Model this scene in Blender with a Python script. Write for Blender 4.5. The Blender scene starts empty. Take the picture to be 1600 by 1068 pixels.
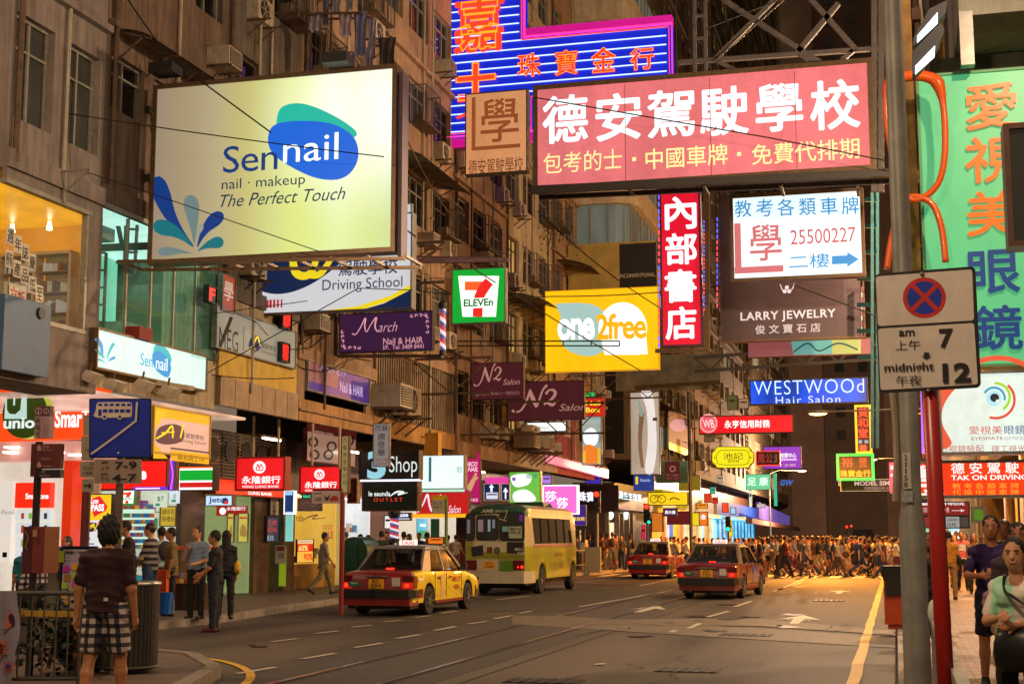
import bpy,bmesh,math,random
import numpy as np
from mathutils import Vector,Matrix
R_=math.radians
rnd=random.Random(7)
scene=bpy.context.scene
COL=scene.collection

F=2222.0;EYE=1.7
PITCH=math.atan(304/F)
cd=np.array([600.0,-304.0,F]);cd/=np.linalg.norm(cd)
cup=np.array([0,math.cos(PITCH),math.sin(PITCH)])
crt=-np.cross(cd,cup)
cam_d=bpy.data.cameras.new('camera');cam=bpy.data.objects.new('camera',cam_d);COL.objects.link(cam)
scene.camera=cam
cam_d.sensor_width=36;cam_d.lens=36*F/1600;cam_d.clip_end=1500;cam_d.clip_start=.1
cam.location=(0,0,EYE)
Mx=Matrix(((-crt[0],cd[0],cup[0]),(-crt[1],cd[1],cup[1]),(-crt[2],cd[2],cup[2])))

right=Vector((-(-crt[0]),cd[0],cup[0]));upv=Vector((-(-crt[1]),cd[1],cup[1]));fwd=Vector((-(-crt[2]),cd[2],cup[2]))
if fwd.x>0:right.x,upv.x,fwd.x=-right.x,-upv.x,-fwd.x
cam.matrix_world=Matrix(((right.x,upv.x,-fwd.x,0),(right.y,upv.y,-fwd.y,0),(right.z,upv.z,-fwd.z,EYE),(0,0,0,1)))
def ray(px,py):
    return right*(px-800)+upv*(534-py)+fwd*F
def atY(px,py,Y):
    r=ray(px,py);return r*(Y/r.y)+Vector((0,0,EYE))
def atX(px,py,X):
    r=ray(px,py);return r*(X/r.x)+Vector((0,0,EYE))
def gnd(px,py,z=0.0):
    r=ray(px,py);return r*((z-EYE)/r.z)+Vector((0,0,EYE))

w=bpy.data.worlds.new('World');scene.world=w;w.use_nodes=True
nt=w.node_tree;nt.nodes.clear()
sky=nt.nodes.new('ShaderNodeTexSky');sky.sky_type='NISHITA';sky.sun_disc=False
sky.sun_elevation=R_(4);sky.sun_rotation=R_(200);sky.dust_density=4
hs=nt.nodes.new('ShaderNodeMix');hs.data_type='RGBA';hs.blend_type='MIX'
hs.inputs[0].default_value=.985
hs.inputs[7].default_value=(1.15,.80,.54,1)
bg=nt.nodes.new('ShaderNodeBackground');bg.inputs[1].default_value=.15
wo=nt.nodes.new('ShaderNodeOutputWorld')
nt.links.new(sky.outputs[0],hs.inputs[6]);nt.links.new(hs.outputs[2],bg.inputs[0]);nt.links.new(bg.outputs[0],wo.inputs[0])
sun_d=bpy.data.lights.new('moonlight','SUN');sun_d.energy=.03;sun_d.angle=R_(15);sun_d.color=(1,.85,.7)
sun=bpy.data.objects.new('moonlight',sun_d);COL.objects.link(sun);sun.rotation_euler=(R_(35),R_(10),R_(20))
scene.view_settings.view_transform='Standard';scene.view_settings.look='None'
scene.view_settings.exposure=0.22;scene.view_settings.gamma=1
cy=scene.cycles
scene.render.engine='CYCLES'
cy.use_denoising=True
try:cy.denoiser='OPENIMAGEDENOISE'
except Exception:pass
cy.max_bounces=5;cy.diffuse_bounces=3;cy.glossy_bounces=3;cy.transmission_bounces=4;cy.transparent_max_bounces=8
cy.caustics_reflective=False;cy.caustics_refractive=False;cy.sample_clamp_indirect=3;cy.use_light_tree=True

def C(h):
    h=h.lstrip('#');v=[int(h[i:i+2],16)/255 for i in(0,2,4)]
    return tuple((c/12.92 if c<= .04045 else((c+.055)/1.055)**2.4)for c in v)+(1,)
MC={}
def _new(name):
    m=bpy.data.materials.new(name);m.use_nodes=True
    return m,m.node_tree.nodes,m.node_tree.links,m.node_tree.nodes['Principled BSDF']
def mat(name,col='#808080',rough=.6,metal=0,var=.2,scale=6,bump=.0,coat=0,streak=0,alpha=1,spec=.5):
    if name in MC:return MC[name]
    m,N,L,b=_new(name);c=C(col)
    b.inputs['Roughness'].default_value=rough;b.inputs['Metallic'].default_value=metal
    b.inputs['Coat Weight'].default_value=coat;b.inputs['Specular IOR Level'].default_value=spec
    if alpha<1:b.inputs['Alpha'].default_value=alpha
    if var or bump or streak:
        tc=N.new('ShaderNodeTexCoord');no=N.new('ShaderNodeTexNoise')
        no.inputs['Scale'].default_value=scale;no.inputs['Detail'].default_value=5;no.inputs['Roughness'].default_value=.62
        L.new(tc.outputs['Object'],no.inputs['Vector'])
        mx=N.new('ShaderNodeMix');mx.data_type='RGBA'
        mx.inputs[6].default_value=tuple(x*(1-var)for x in c[:3])+(1,)
        mx.inputs[7].default_value=tuple(min(1,x*(1+var))for x in c[:3])+(1,)
        rp=N.new('ShaderNodeMapRange');rp.inputs[1].default_value=.3;rp.inputs[2].default_value=.7
        L.new(no.outputs[0],rp.inputs[0]);L.new(rp.outputs[0],mx.inputs[0])
        out=mx.outputs[2]
        if streak:
            mp=N.new('ShaderNodeMapping');mp.inputs[3].default_value=(3.2,3.2,.22)
            n2=N.new('ShaderNodeTexNoise');n2.inputs['Scale'].default_value=2.2;n2.inputs['Detail'].default_value=6;n2.inputs['Roughness'].default_value=.7
            L.new(tc.outputs['Object'],mp.inputs[0]);L.new(mp.outputs[0],n2.inputs['Vector'])
            r2=N.new('ShaderNodeMapRange');r2.inputs[1].default_value=.42;r2.inputs[2].default_value=.68
            r2.inputs[3].default_value=0;r2.inputs[4].default_value=streak
            L.new(n2.outputs[0],r2.inputs[0])
            m2=N.new('ShaderNodeMix');m2.data_type='RGBA';m2.inputs[7].default_value=tuple(x*.22 for x in c[:3])+(1,)
            L.new(r2.outputs[0],m2.inputs[0]);L.new(out,m2.inputs[6]);out=m2.outputs[2]
        L.new(out,b.inputs['Base Color'])
        if bump:
            bp=N.new('ShaderNodeBump');bp.inputs['Strength'].default_value=bump;bp.inputs['Distance'].default_value=.02
            L.new(no.outputs[0],bp.inputs['Height']);L.new(bp.outputs[0],b.inputs['Normal'])
    else:
        b.inputs['Base Color'].default_value=c
    MC[name]=m;return m
def emi(name,col='#ffffff',s=1.0,tubes=0,base=None,vert=False):
    """light box face, tube, or surface with painted-in glow: gives off light; tubes = unevenness of the tubes behind the face"""
    if name in MC:return MC[name]
    m,N,L,b=_new(name);c=C(col)
    b.inputs['Base Color'].default_value=C(base)if base else tuple(x*.3 for x in c[:3])+(1,)
    b.inputs['Emission Color'].default_value=c;b.inputs['Emission Strength'].default_value=s
    b.inputs['Roughness'].default_value=.35
    if tubes:
        tc=N.new('ShaderNodeTexCoord');mp=N.new('ShaderNodeMapping');no=N.new('ShaderNodeTexNoise')
        mp.inputs[3].default_value=(1.1,1.1,.25)if not vert else(.2,.2,1.2)
        no.inputs['Scale'].default_value=1.0;no.inputs['Detail'].default_value=1
        r=N.new('ShaderNodeMapRange');r.inputs[1].default_value=.35;r.inputs[2].default_value=.65
        r.inputs[3].default_value=s*(1-tubes);r.inputs[4].default_value=s*(1+tubes*.6)
        L.new(tc.outputs['Object'],mp.inputs[0]);L.new(mp.outputs[0],no.inputs['Vector']);L.new(no.outputs[0],r.inputs[0])
        n2=N.new('ShaderNodeTexNoise');n2.inputs['Scale'].default_value=7;n2.inputs['Detail'].default_value=7;n2.inputs['Roughness'].default_value=.7;L.new(tc.outputs['Object'],n2.inputs['Vector'])
        r2=N.new('ShaderNodeMapRange');r2.inputs[1].default_value=.3;r2.inputs[2].default_value=.6;r2.inputs[3].default_value=.86;r2.inputs[4].default_value=1.03;L.new(n2.outputs[0],r2.inputs[0])
        mm=N.new('ShaderNodeMath');mm.operation='MULTIPLY';L.new(r.outputs[0],mm.inputs[0]);L.new(r2.outputs[0],mm.inputs[1])
        L.new(mm.outputs[0],b.inputs['Emission Strength'])
    MC[name]=m;return m
def lit(name,*a,**k):return emi('emit '+name,name,*a,**k)
def paint(col,rough=.5,**k):return mat('paint '+col+str(rough),col,rough,**({'var':.08,'scale':9}|k))

class MB:
    def __init__(s):s.v=[];s.f=[];s.mi=[];s.cur=0
    def m(s,i):s.cur=i;return s
    def add(s,vs,fs):
        n=len(s.v);s.v+=[tuple(v)for v in vs]
        s.f+=[tuple(n+i for i in f)for f in fs];s.mi+=[s.cur]*len(fs);return s
    def box(s,x0,x1,y0,y1,z0,z1):
        return s.add([(x0,y0,z0),(x1,y0,z0),(x1,y1,z0),(x0,y1,z0),(x0,y0,z1),(x1,y0,z1),(x1,y1,z1),(x0,y1,z1)],
                     [(0,3,2,1),(4,5,6,7),(0,1,5,4),(1,2,6,5),(2,3,7,6),(3,0,4,7)])
    def bar(s,a,b,w,h=None,up=(0,0,1)):
        a=Vector(a);b=Vector(b);h=h or w;d=(b-a).normalized();u=Vector(up)
        if abs(d.dot(u))>.98:u=Vector((1,0,0))
        x=d.cross(u).normalized()*(w/2);y=x.cross(d).normalized()*(h/2)
        vs=[p+sx*x+sy*y for p in(a,b)for sx,sy in((-1,-1),(1,-1),(1,1),(-1,1))]
        return s.add(vs,[(0,1,2,3),(7,6,5,4),(0,4,5,1),(1,5,6,2),(2,6,7,3),(3,7,4,0)])
    def tube(s,pts,r,n=8,caps=True,close=False):
        pts=[Vector(p)for p in pts];k=len(pts);rs=r if isinstance(r,(list,tuple))else[r]*k
        vs=[];prev=None
        for i,p in enumerate(pts):
            d=(pts[(i+1)%k]-pts[i-1])if close else(pts[min(i+1,k-1)]-pts[max(i-1,0)])
            if d.length<1e-9:d=Vector((0,0,1))
            d.normalize()
            if prev is None:
                a=Vector((0,0,1))if abs(d.z)<.9 else Vector((1,0,0));prev=d.cross(a).normalized()
            x=(prev-d*prev.dot(d)).normalized();y=d.cross(x);prev=x
            for j in range(n):
                t=2*math.pi*j/n;vs.append(p+(x*math.cos(t)+y*math.sin(t))*rs[i])
        fs=[]
        for i in range(k if close else k-1):
            for j in range(n):
                a=i*n+j;b=i*n+(j+1)%n;i2=(i+1)%k
                fs.append((a,b,i2*n+(j+1)%n,i2*n+j))
        if caps and not close:fs+=[tuple(range(n-1,-1,-1)),tuple((k-1)*n+j for j in range(n))]
        return s.add(vs,fs)
    def ball(s,c,r,n=8,m=6):
        rx,ry,rz=r if isinstance(r,(tuple,list))else(r,r,r)
        vs=[(c[0],c[1],c[2]-rz)]
        for i in range(1,m):
            t=math.pi*i/m
            for j in range(n):
                q=2*math.pi*j/n
                vs.append((c[0]+rx*math.sin(t)*math.cos(q),c[1]+ry*math.sin(t)*math.sin(q),c[2]-rz*math.cos(t)))
        vs.append((c[0],c[1],c[2]+rz));fs=[]
        for j in range(n):
            fs.append((0,1+(j+1)%n,1+j))
            for i in range(m-2):
                a=1+i*n;fs.append((a+j,a+(j+1)%n,a+n+(j+1)%n,a+n+j))
            a=1+(m-2)*n;fs.append((a+j,a+(j+1)%n,len(vs)-1))
        return s.add(vs,fs)
    def prism(s,poly,to3,d0,d1):
        """polygon given as (u, v); to3(u, v, off) -> point; between offsets d0 and d1"""
        n=len(poly);vs=[to3(u,v,d0)for u,v in poly]+[to3(u,v,d1)for u,v in poly]
        fs=[tuple(range(n-1,-1,-1)),tuple(range(n,2*n))]+[(i,(i+1)%n,n+(i+1)%n,n+i)for i in range(n)]
        return s.add(vs,fs)
    def loft(s,rings,caps=True):
        n=len(rings[0]);base=[p for r in rings for p in r];fs=[]
        for i in range(len(rings)-1):
            for j in range(n):
                a=i*n+j;b=i*n+(j+1)%n;fs.append((a,b,b+n,a+n))
        if caps:fs+=[tuple(range(n-1,-1,-1)),tuple((len(rings)-1)*n+j for j in range(n))]
        return s.add(base,fs)
    def mesh(s,name,mats,off=Vector((0,0,0)),smooth=False):
        me=bpy.data.meshes.new(name)
        off=Vector(off)
        me.from_pydata([Vector(v)-off for v in s.v],[],s.f)
        for m_ in(mats if isinstance(mats,(list,tuple))else[mats]):me.materials.append(m_)
        me.polygons.foreach_set('material_index',s.mi)
        if smooth:me.polygons.foreach_set('use_smooth',[True]*len(s.f))
        bm=bmesh.new();bm.from_mesh(me);bmesh.ops.recalc_face_normals(bm,faces=bm.faces);bm.to_mesh(me);bm.free()
        if smooth and smooth is not True:me.set_sharp_from_angle(angle=R_(smooth))
        return me
    def build(s,name,mats,parent=None,smooth=False,loc=None):
        off=Vector(loc)if loc is not None else(wloc(parent)if parent else Vector((0,0,0)))
        o=bpy.data.objects.new(name,s.mesh(name,mats,off,smooth));COL.objects.link(o)
        if parent:o.parent=parent;o.location=off-wloc(parent)
        else:o.location=off
        return o
def wloc(o):
    v=Vector((0,0,0))
    while o is not None:v+=o.location;o=o.parent
    return v
def tag(o,label=None,cat=None,group=None,kind=None):
    if label:o['label']=label
    if cat:o['category']=cat
    if group:o['group']=group
    if kind:o['kind']=kind
    return o
def thing(name,label,cat,loc=(0,0,0),group=None):
    o=bpy.data.objects.new(name,None);COL.objects.link(o);o.location=loc;o.empty_display_size=.2
    return tag(o,label,cat,group)
def kids(o):
    if not hasattr(kids,'m'):kids.m={}
    return[c for c in COL.objects if c.parent==o]
def copy_tree(o,parent=None,ch=None):
    c=o.copy();COL.objects.link(c);c.parent=parent
    for k in list(o.children):copy_tree(k,c)
    return c

class PY:
    """plane y = Y, seen from the camera's side"""
    def __init__(s,Y):s.Y=Y
    def px(s,x,y):p=atY(x,y,s.Y);return(p.x,p.z)
    def to3(s,u,v,d=0):return(u,s.Y-d,v)
class PX:
    """plane x = X of the left hand facades, faces the road"""
    def __init__(s,X):s.X=X
    def px(s,x,y):p=atX(x,y,s.X);return(p.y,p.z)
    def to3(s,u,v,d=0):return(s.X+d,u,v)
def rect(pl,x0,y0,x1,y1):
    xm,ym=(x0+x1)/2,(y0+y1)/2
    return pl.px(x0,ym)[0],pl.px(x1,ym)[0],pl.px(xm,y1)[1],pl.px(xm,y0)[1]
TC={}
def glyphs(s,bold=0,shear=0,space=1,outline=0):
    k=(s,bold,shear,space,outline)
    if k in TC:return TC[k]
    cu=bpy.data.curves.new('lettering','FONT');cu.body=s;cu.size=1;cu.resolution_u=3
    cu.offset=bold;cu.shear=shear;cu.space_character=space;cu.align_x='LEFT'
    if outline:cu.fill_mode='NONE';cu.bevel_depth=outline;cu.bevel_resolution=1;cu.resolution_u=1
    ob=bpy.data.objects.new('lettering',cu)
    me=bpy.data.meshes.new_from_object(ob)
    v=np.zeros(len(me.vertices)*3);me.vertices.foreach_get('co',v);v=v.reshape(-1,3)
    fs=[tuple(p.vertices)for p in me.polygons]
    bpy.data.meshes.remove(me);bpy.data.objects.remove(ob);bpy.data.curves.remove(cu)
    TC[k]=(v,fs);return TC[k]
def put_text(mb,pl,s,r,d,bold=0,shear=0,space=1,outline=0,curve=None):
    """lettering fitted into rectangle r = (u0, u1, v0, v1) of plane pl at offset d"""
    cjk=any(ord(ch)>0x2e80 for ch in s)
    v,fs=glyphs(s,0 if cjk and not outline else bold,shear,space,outline)
    if len(v)==0:return
    if cjk and bold>.004 and not outline:
        hh=(r[3]-r[2])*bold*.9;c=0
        for a in range(8):
            du=hh*math.cos(a*math.pi/4);dv=hh*math.sin(a*math.pi/4)
            put_text(mb,pl,s,(r[0]+du,r[1]+du,r[2]+dv,r[3]+dv),d+a*.0002,0,shear,space)
    mn=v.min(0);mx=v.max(0);u0,u1,v0,v1=r;sc=(v1-v0)/(mx[1]-mn[1])
    pts=[]
    for x,y,z in v:
        u=u0+(x-mn[0])/(mx[0]-mn[0])*(u1-u0);q=v0+(y-mn[1])*sc
        if curve:u,q=curve(u,q)
        pts.append(pl.to3(u,q,d+(z-(mn[2]if outline else 0))*sc))
    mb.add(pts,fs)
def smooth_pts(P,n=6,closed=False):
    """Catmull-Rom through the points"""
    k=len(P);out=[]
    rng=range(k if closed else k-1)
    for i in rng:
        p0,p1,p2,p3=[np.array(P[(i+j)%k]if closed else P[min(max(i+j,0),k-1)],float)for j in(-1,0,1,2)]
        for q in range(n):
            t=q/n
            out.append(tuple(.5*((2*p1)+(-p0+p2)*t+(2*p0-5*p1+4*p2-p3)*t*t+(-p0+3*p1-3*p2+p3)*t**3)))
    if not closed:out.append(tuple(map(float,P[-1])))
    return out
def ribbon_pts(P,w,n=6):
    """outline quads for a stroke; w: width or list of widths at the given points"""
    if not isinstance(w,(list,tuple)):w=[w]*len(P)
    Q=smooth_pts([(*p,ww)for p,ww in zip(P,w)],n);L_,R2=[],[]
    for i,(x,y,ww)in enumerate(Q):
        a=Q[max(i-1,0)];b=Q[min(i+1,len(Q)-1)];dx,dy=b[0]-a[0],b[1]-a[1];l=math.hypot(dx,dy)or 1
        L_.append((x-dy/l*ww/2,y+dx/l*ww/2));R2.append((x+dy/l*ww/2,y-dx/l*ww/2))
    return L_,R2
def put_el(mb,pl,e,d):
    """e: element of a printed face, coordinates are the photograph's pixels mapped into the plane"""
    k=e[0];px=pl.px
    if k=='t':
        o=e[4]if len(e)>4 else{}
        put_text(mb,pl,e[1],rect(pl,*e[2]),d,**o)
    elif k=='p':
        mb.add([pl.to3(*px(*q),d)for q in e[1]],[tuple(range(len(e[1])))])
    elif k=='r':
        A,B=ribbon_pts(e[1],e[2]);n=len(A)
        mb.add([pl.to3(*px(*q),d)for q in A+B],[(i,i+1,n+i+1,n+i)for i in range(n-1)])
    elif k=='s':
        q_=smooth_pts(e[1],6,True);mb.add([pl.to3(*px(*q),d)for q in q_],[tuple(range(len(q_)))])
    elif k=='e':
        cx,cy_,rx,ry=e[1];n=28
        mb.add([pl.to3(*px(cx+rx*math.cos(t*2*math.pi/n),cy_+ry*math.sin(t*2*math.pi/n)),d)for t in range(n)],[tuple(range(n))])
    elif k=='a':
        cx,cy_,r0,r1,a0,a1=e[1];n=24;vs=[]
        for t in range(n+1):
            a=R_(a0+(a1-a0)*t/n)
            vs+=[pl.to3(*px(cx+r0*math.cos(a),cy_+r0*math.sin(a)),d),pl.to3(*px(cx+r1*math.cos(a),cy_+r1*math.sin(a)),d)]
        mb.add(vs,[(2*t,2*t+1,2*t+3,2*t+2)for t in range(n)])
    elif k=='b':
        u0,u1,v0,v1=rect(pl,*e[1]);mb.add([pl.to3(u0,v0,d),pl.to3(u1,v0,d),pl.to3(u1,v1,d),pl.to3(u0,v1,d)],[(0,1,2,3)])
ELN={'t':'lettering','p':'printed_shape','r':'printed_line','s':'printed_shape','e':'printed_disc','a':'printed_ring','b':'printed_panel'}
def els_on(root,pl,els,d0=.005,step=.0012):
    """each run of same-named, same-material elements becomes one flat printed part"""
    d=d0;cur=None;mb=None;out=[]
    for e in els:
        key=(ELN[e[0]],e[3]if e[0]in('t','r')else e[2])
        key=(key[0],key[1].name,key[1])
        if cur is None or key[:2]!=cur[:2]or e[0]=='t':
            if mb:out.append(mb.build(cur[0],cur[2],root));d+=step
            mb=MB();cur=key
        put_el(mb,pl,e,d);d+= .0002
    if mb:out.append(mb.build(cur[0],cur[2],root))
    return out
def sign(name,label,cat,pl,r,depth=.22,face=None,frame=None,fw=.05,els=(),group=None,body=None,proud=.012,extra=None):
    u0,u1,v0,v1=rect(pl,*r)
    root=thing(name,label,cat,pl.to3((u0+u1)/2,v0,-depth/2),group)
    frame=frame or paint('#3a3632',.5);body=body or frame
    b=MB();b.prism([(u0,v0),(u1,v0),(u1,v1),(u0,v1)],pl.to3,-depth,-.004);b.build('sign_box',body,root)
    b=MB();b.prism([(u0+fw*.3,v0+fw*.3),(u1-fw*.3,v0+fw*.3),(u1-fw*.3,v1-fw*.3),(u0+fw*.3,v1-fw*.3)],pl.to3,-.003,.0)
    b.build('sign_face',face,root)
    if fw>0:
        b=MB()
        for q in([(u0,v0),(u1,v0),(u1,v0+fw),(u0,v0+fw)],[(u0,v1-fw),(u1,v1-fw),(u1,v1),(u0,v1)],
                  [(u0,v0+fw),(u0+fw,v0+fw),(u0+fw,v1-fw),(u0,v1-fw)],[(u1-fw,v0+fw),(u1,v0+fw),(u1,v1-fw),(u1-fw,v1-fw)]):
            b.prism(q,pl.to3,-.002,proud+.02)
        b.build('frame',frame,root)
    els_on(root,pl,els)
    return root
# ================================================================== hanging signs over the road
W_=lit('#ffffff',1.0);dk=paint('#2a2725',.6);brz=mat('bronze frame','#6b5640',.35,.6,.25,9)
alu=mat('aluminium','#8d8d88',.35,.8,.15,7);rust=mat('rusty steel','#5a4636',.75,.3,.4,5,.3)
blk=paint('#15130f',.5);steel=mat('painted steel','#6d6a64',.5,.4,.25,6)

def sen():
    pl=PY(25);r=(236,117,619,403)
    m,N,L,b=_new('billboard print with painted glow');tc=N.new('ShaderNodeTexCoord')
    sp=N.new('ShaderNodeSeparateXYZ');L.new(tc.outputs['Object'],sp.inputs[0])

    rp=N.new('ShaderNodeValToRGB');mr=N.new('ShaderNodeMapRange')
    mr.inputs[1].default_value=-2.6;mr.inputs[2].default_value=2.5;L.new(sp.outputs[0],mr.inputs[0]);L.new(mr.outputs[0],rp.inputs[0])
    e=rp.color_ramp.elements;e[0].color=C('#8f7c68');e[0].position=0;e[1].color=C('#c6d692');e[1].position=1  # print tones with uneven lighting painted in, dim left to bright right
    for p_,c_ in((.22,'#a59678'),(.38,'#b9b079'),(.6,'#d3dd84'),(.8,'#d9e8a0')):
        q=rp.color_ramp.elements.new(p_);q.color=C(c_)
    vm=N.new('ShaderNodeVectorMath');vm.operation='DISTANCE';vm.inputs[1].default_value=(1.92,-.15,2.75)  # pale hot spot of lamp light painted into the print colours
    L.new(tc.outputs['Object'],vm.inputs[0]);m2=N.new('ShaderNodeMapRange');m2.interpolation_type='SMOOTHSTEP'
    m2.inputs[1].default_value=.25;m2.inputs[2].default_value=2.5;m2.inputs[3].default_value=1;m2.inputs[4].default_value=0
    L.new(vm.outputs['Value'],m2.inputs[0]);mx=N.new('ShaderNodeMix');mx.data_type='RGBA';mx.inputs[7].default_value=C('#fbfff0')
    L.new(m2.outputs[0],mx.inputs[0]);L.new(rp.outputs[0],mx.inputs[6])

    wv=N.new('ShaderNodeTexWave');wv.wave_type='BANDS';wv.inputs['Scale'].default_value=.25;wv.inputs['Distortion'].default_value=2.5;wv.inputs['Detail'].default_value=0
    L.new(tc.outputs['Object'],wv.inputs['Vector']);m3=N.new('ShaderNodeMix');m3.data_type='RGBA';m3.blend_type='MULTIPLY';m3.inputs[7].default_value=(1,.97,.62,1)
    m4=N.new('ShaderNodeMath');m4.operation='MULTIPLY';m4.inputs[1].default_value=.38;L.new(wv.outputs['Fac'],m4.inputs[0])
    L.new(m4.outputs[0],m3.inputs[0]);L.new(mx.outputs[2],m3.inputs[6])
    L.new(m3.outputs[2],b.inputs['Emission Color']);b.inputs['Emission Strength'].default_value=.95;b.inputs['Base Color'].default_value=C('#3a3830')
    blue=lit('#0a5fd0',.9);navy=lit('#0c3f86',.62);teal=lit('#19b7a2',.8);tl2=lit('#137f8d',.55);gry=lit('#7e9a9c',.5)
    dkb=lit('#0f3f8f',.6);txt=lit('#173d5c',.5);pt=lit('#cfe6bd',.8)
    cut=[('s',[(432,205),(438,170),(472,162),(520,180),(556,205),(545,215),(480,196),(440,208)],teal),
           ('s',[(419,215),(430,195),(470,189),(520,194),(553,215),(560,245),(548,270),(525,281),(490,277),(450,258),(425,238)],blue)]
    def leaf(x0,y0,x1,y1,w,m_,bend=0):
        dx,dy=x1-x0,y1-y0;l=math.hypot(dx,dy);nx,ny=-dy/l,dx/l
        P=[(x0+dx*t+nx*bend*math.sin(math.pi*t)*l,y0+dy*t+ny*bend*math.sin(math.pi*t)*l)for t in(0,.25,.5,.75,.92,1)]
        return('r',P,[w*.08,w*.35,w*.7,w,w*.8,w*.25],m_)
    L1=[leaf(302,384,246,276,27,dkb,-.08),leaf(302,386,240,352,24,tl2,.10),leaf(304,380,297,305,24,gry,.02),
          leaf(309,386,349,334,21,dkb,-.10),leaf(310,392,350,378,18,tl2,-.08),leaf(300,396,248,394,14,gry,.05),leaf(306,376,316,350,10,lit('#a9aa96',.6))]
    els=cut+[('t','Sen',(349,226,434,268),navy,{'bold':.0,'space':.95}),('t','nail',(443,210,529,252),lit('#eefcf0',1.0),{'bold':.0}),
        ('t','nail · makeup',(347,276,477,297),txt),('t','The Perfect Touch',(345,298,540,318),txt,{'shear':.35})]+L1
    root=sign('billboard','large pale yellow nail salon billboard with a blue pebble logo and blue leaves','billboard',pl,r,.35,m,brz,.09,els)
    b=MB()
    A=pl.px(218,420);B=pl.px(655,412)
    for dy in(-.1,.8):
        b.bar((A[0],25-dy,A[1]),(B[0],25-dy,B[1]-.05),.06)
    for k in range(9):
        t=k/8;x=A[0]+(B[0]-A[0])*t;z=A[1]+(B[1]-A[1])*t
        b.bar((x,25.1,z),(x,24.2,z),.05)
    b.bar((A[0],24.2,A[1]),(A[0]-.5,25.0,A[1]+.15),.06)
    b.build('underframe',brz,root)
    for px_ in(262,530):
        p=pl.px(px_+5,108 if px_>400 else 122)
        b=MB();b.box(p[0]-.26,p[0]+.26,24.55,25.0,p[1],p[1]+.2);b.tube([(p[0],25.1,p[1]-.1),(p[0]+.2,25.1,p[1]+.3),(p[0]+.3,25.2,p[1])],.02,6)
        b.build('floodlight',blk,root)
    b=MB();q0=pl.px(622,112);q1=pl.px(627,400)
    b.box(q0[0]+.03,q0[0]+.10,25.0,25.35,q1[1],q0[1]);b.build('side_plate',mat('mauve plate','#4a3a48',.5,.2),root)
sen()

def truss():
    root=thing('steel_lattice','black steel lattice carrying the nail salon billboard at the left wall','lattice',(-14.1,25.3,5.2));b=MB();pl=PY(25.3)
    def ln(x0,y0,x1,y1,w=.07,yy=25.3):
        p=atY(x0,y0,yy);q=atY(x1,y1,yy);b.bar(p,q,w)
    for y in(176,282,388):ln(134,y,236,y-4,.13)
    ln(150,182,172,282);ln(200,178,168,282);ln(170,284,148,388);ln(170,284,192,388)
    for a,c in((204,226),):
        ln(a,140,a-10,430,.05);ln(c,140,c-16,430,.05)
        for k in range(9):ln(a-k*1.1,142+k*36,c-k*1.6,142+k*36,.04)
    for a,c in((149,166),):
        ln(a,395,a-4,532,.05);ln(c,395,c-5,532,.05)
        for k in range(6):ln(a-1,395+k*27,c-1,395+k*27,.04)
    ln(126,505,165,505,.09)
    b.build('truss_member',blk,root)
    b=MB();p=atY(145,372,25.2);b.box(p.x-.26,p.x+.26,25.0,25.6,p.z-.02,p.z+.38);b.build('junction_box',steel,root)
    b=MB()
    p=atY(230,185,25.6);b.tube([p+Vector((0,-.1,0)),p+Vector((0,.15,0))],.38,18);b.build('fan_housing',blk,root)
    b=MB()
    for k in range(8):
        a=k*math.pi/4;b.bar(p+Vector((0,-.13,0)),p+Vector((.33*math.cos(a),-.13,.33*math.sin(a))),.08,.01,(0,1,0))
    b.build('fan_blade',alu,root)
truss()

wht=lit('#d9dbe0',.72);nvy=lit('#1b2f5c',.5);yel=lit('#e8d020',.85);red=lit('#b01f2e',.8)
sign('shop_sign','white driving school sign with a red arrow pointing left','sign',PY(31),(369,340,644,487),.3,wht,steel,.03,
     [('s',[(384,405),(386,440),(420,458),(460,455),(505,432),(540,395),(460,385)],nvy),
      ('r',[(388,438),(402,424),(430,380)],[11,9,8],yel),('r',[(456,380),(462,425),(486,426),(500,380)],[8,13,11,8],yel),('r',[(480,428),(500,428),(520,400)],[12,10,8],yel),
      ('t','駕駛學校',(529,405,621,429),nvy,{'bold':.01}),('t','Driving School',(504,434,629,456),nvy,{'bold':.0}),
      ('p',[(385,475),(397,464),(397,469),(420,468.5),(420,481),(397,482),(397,488)],red)]+
     [('b',(421+k*6,468.2-k*.2,425+k*6-k*.5,481-k*.2),red)for k in range(4)]+
     [('p',[(500,486),(560,478),(610,462),(643,444),(643,451),(615,468),(565,484)],yel),('p',[(560,485.5),(600,474),(643,452),(643,483)],nvy)],extra=1)

sign('shop_sign','narrow white sign strip showing behind the right edge of the nail billboard','sign',PY(31.4),(627,318,643,410),.12,wht,alu,.02,[('p',[(628,330),(633,327),(628,345)],red)])

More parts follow.
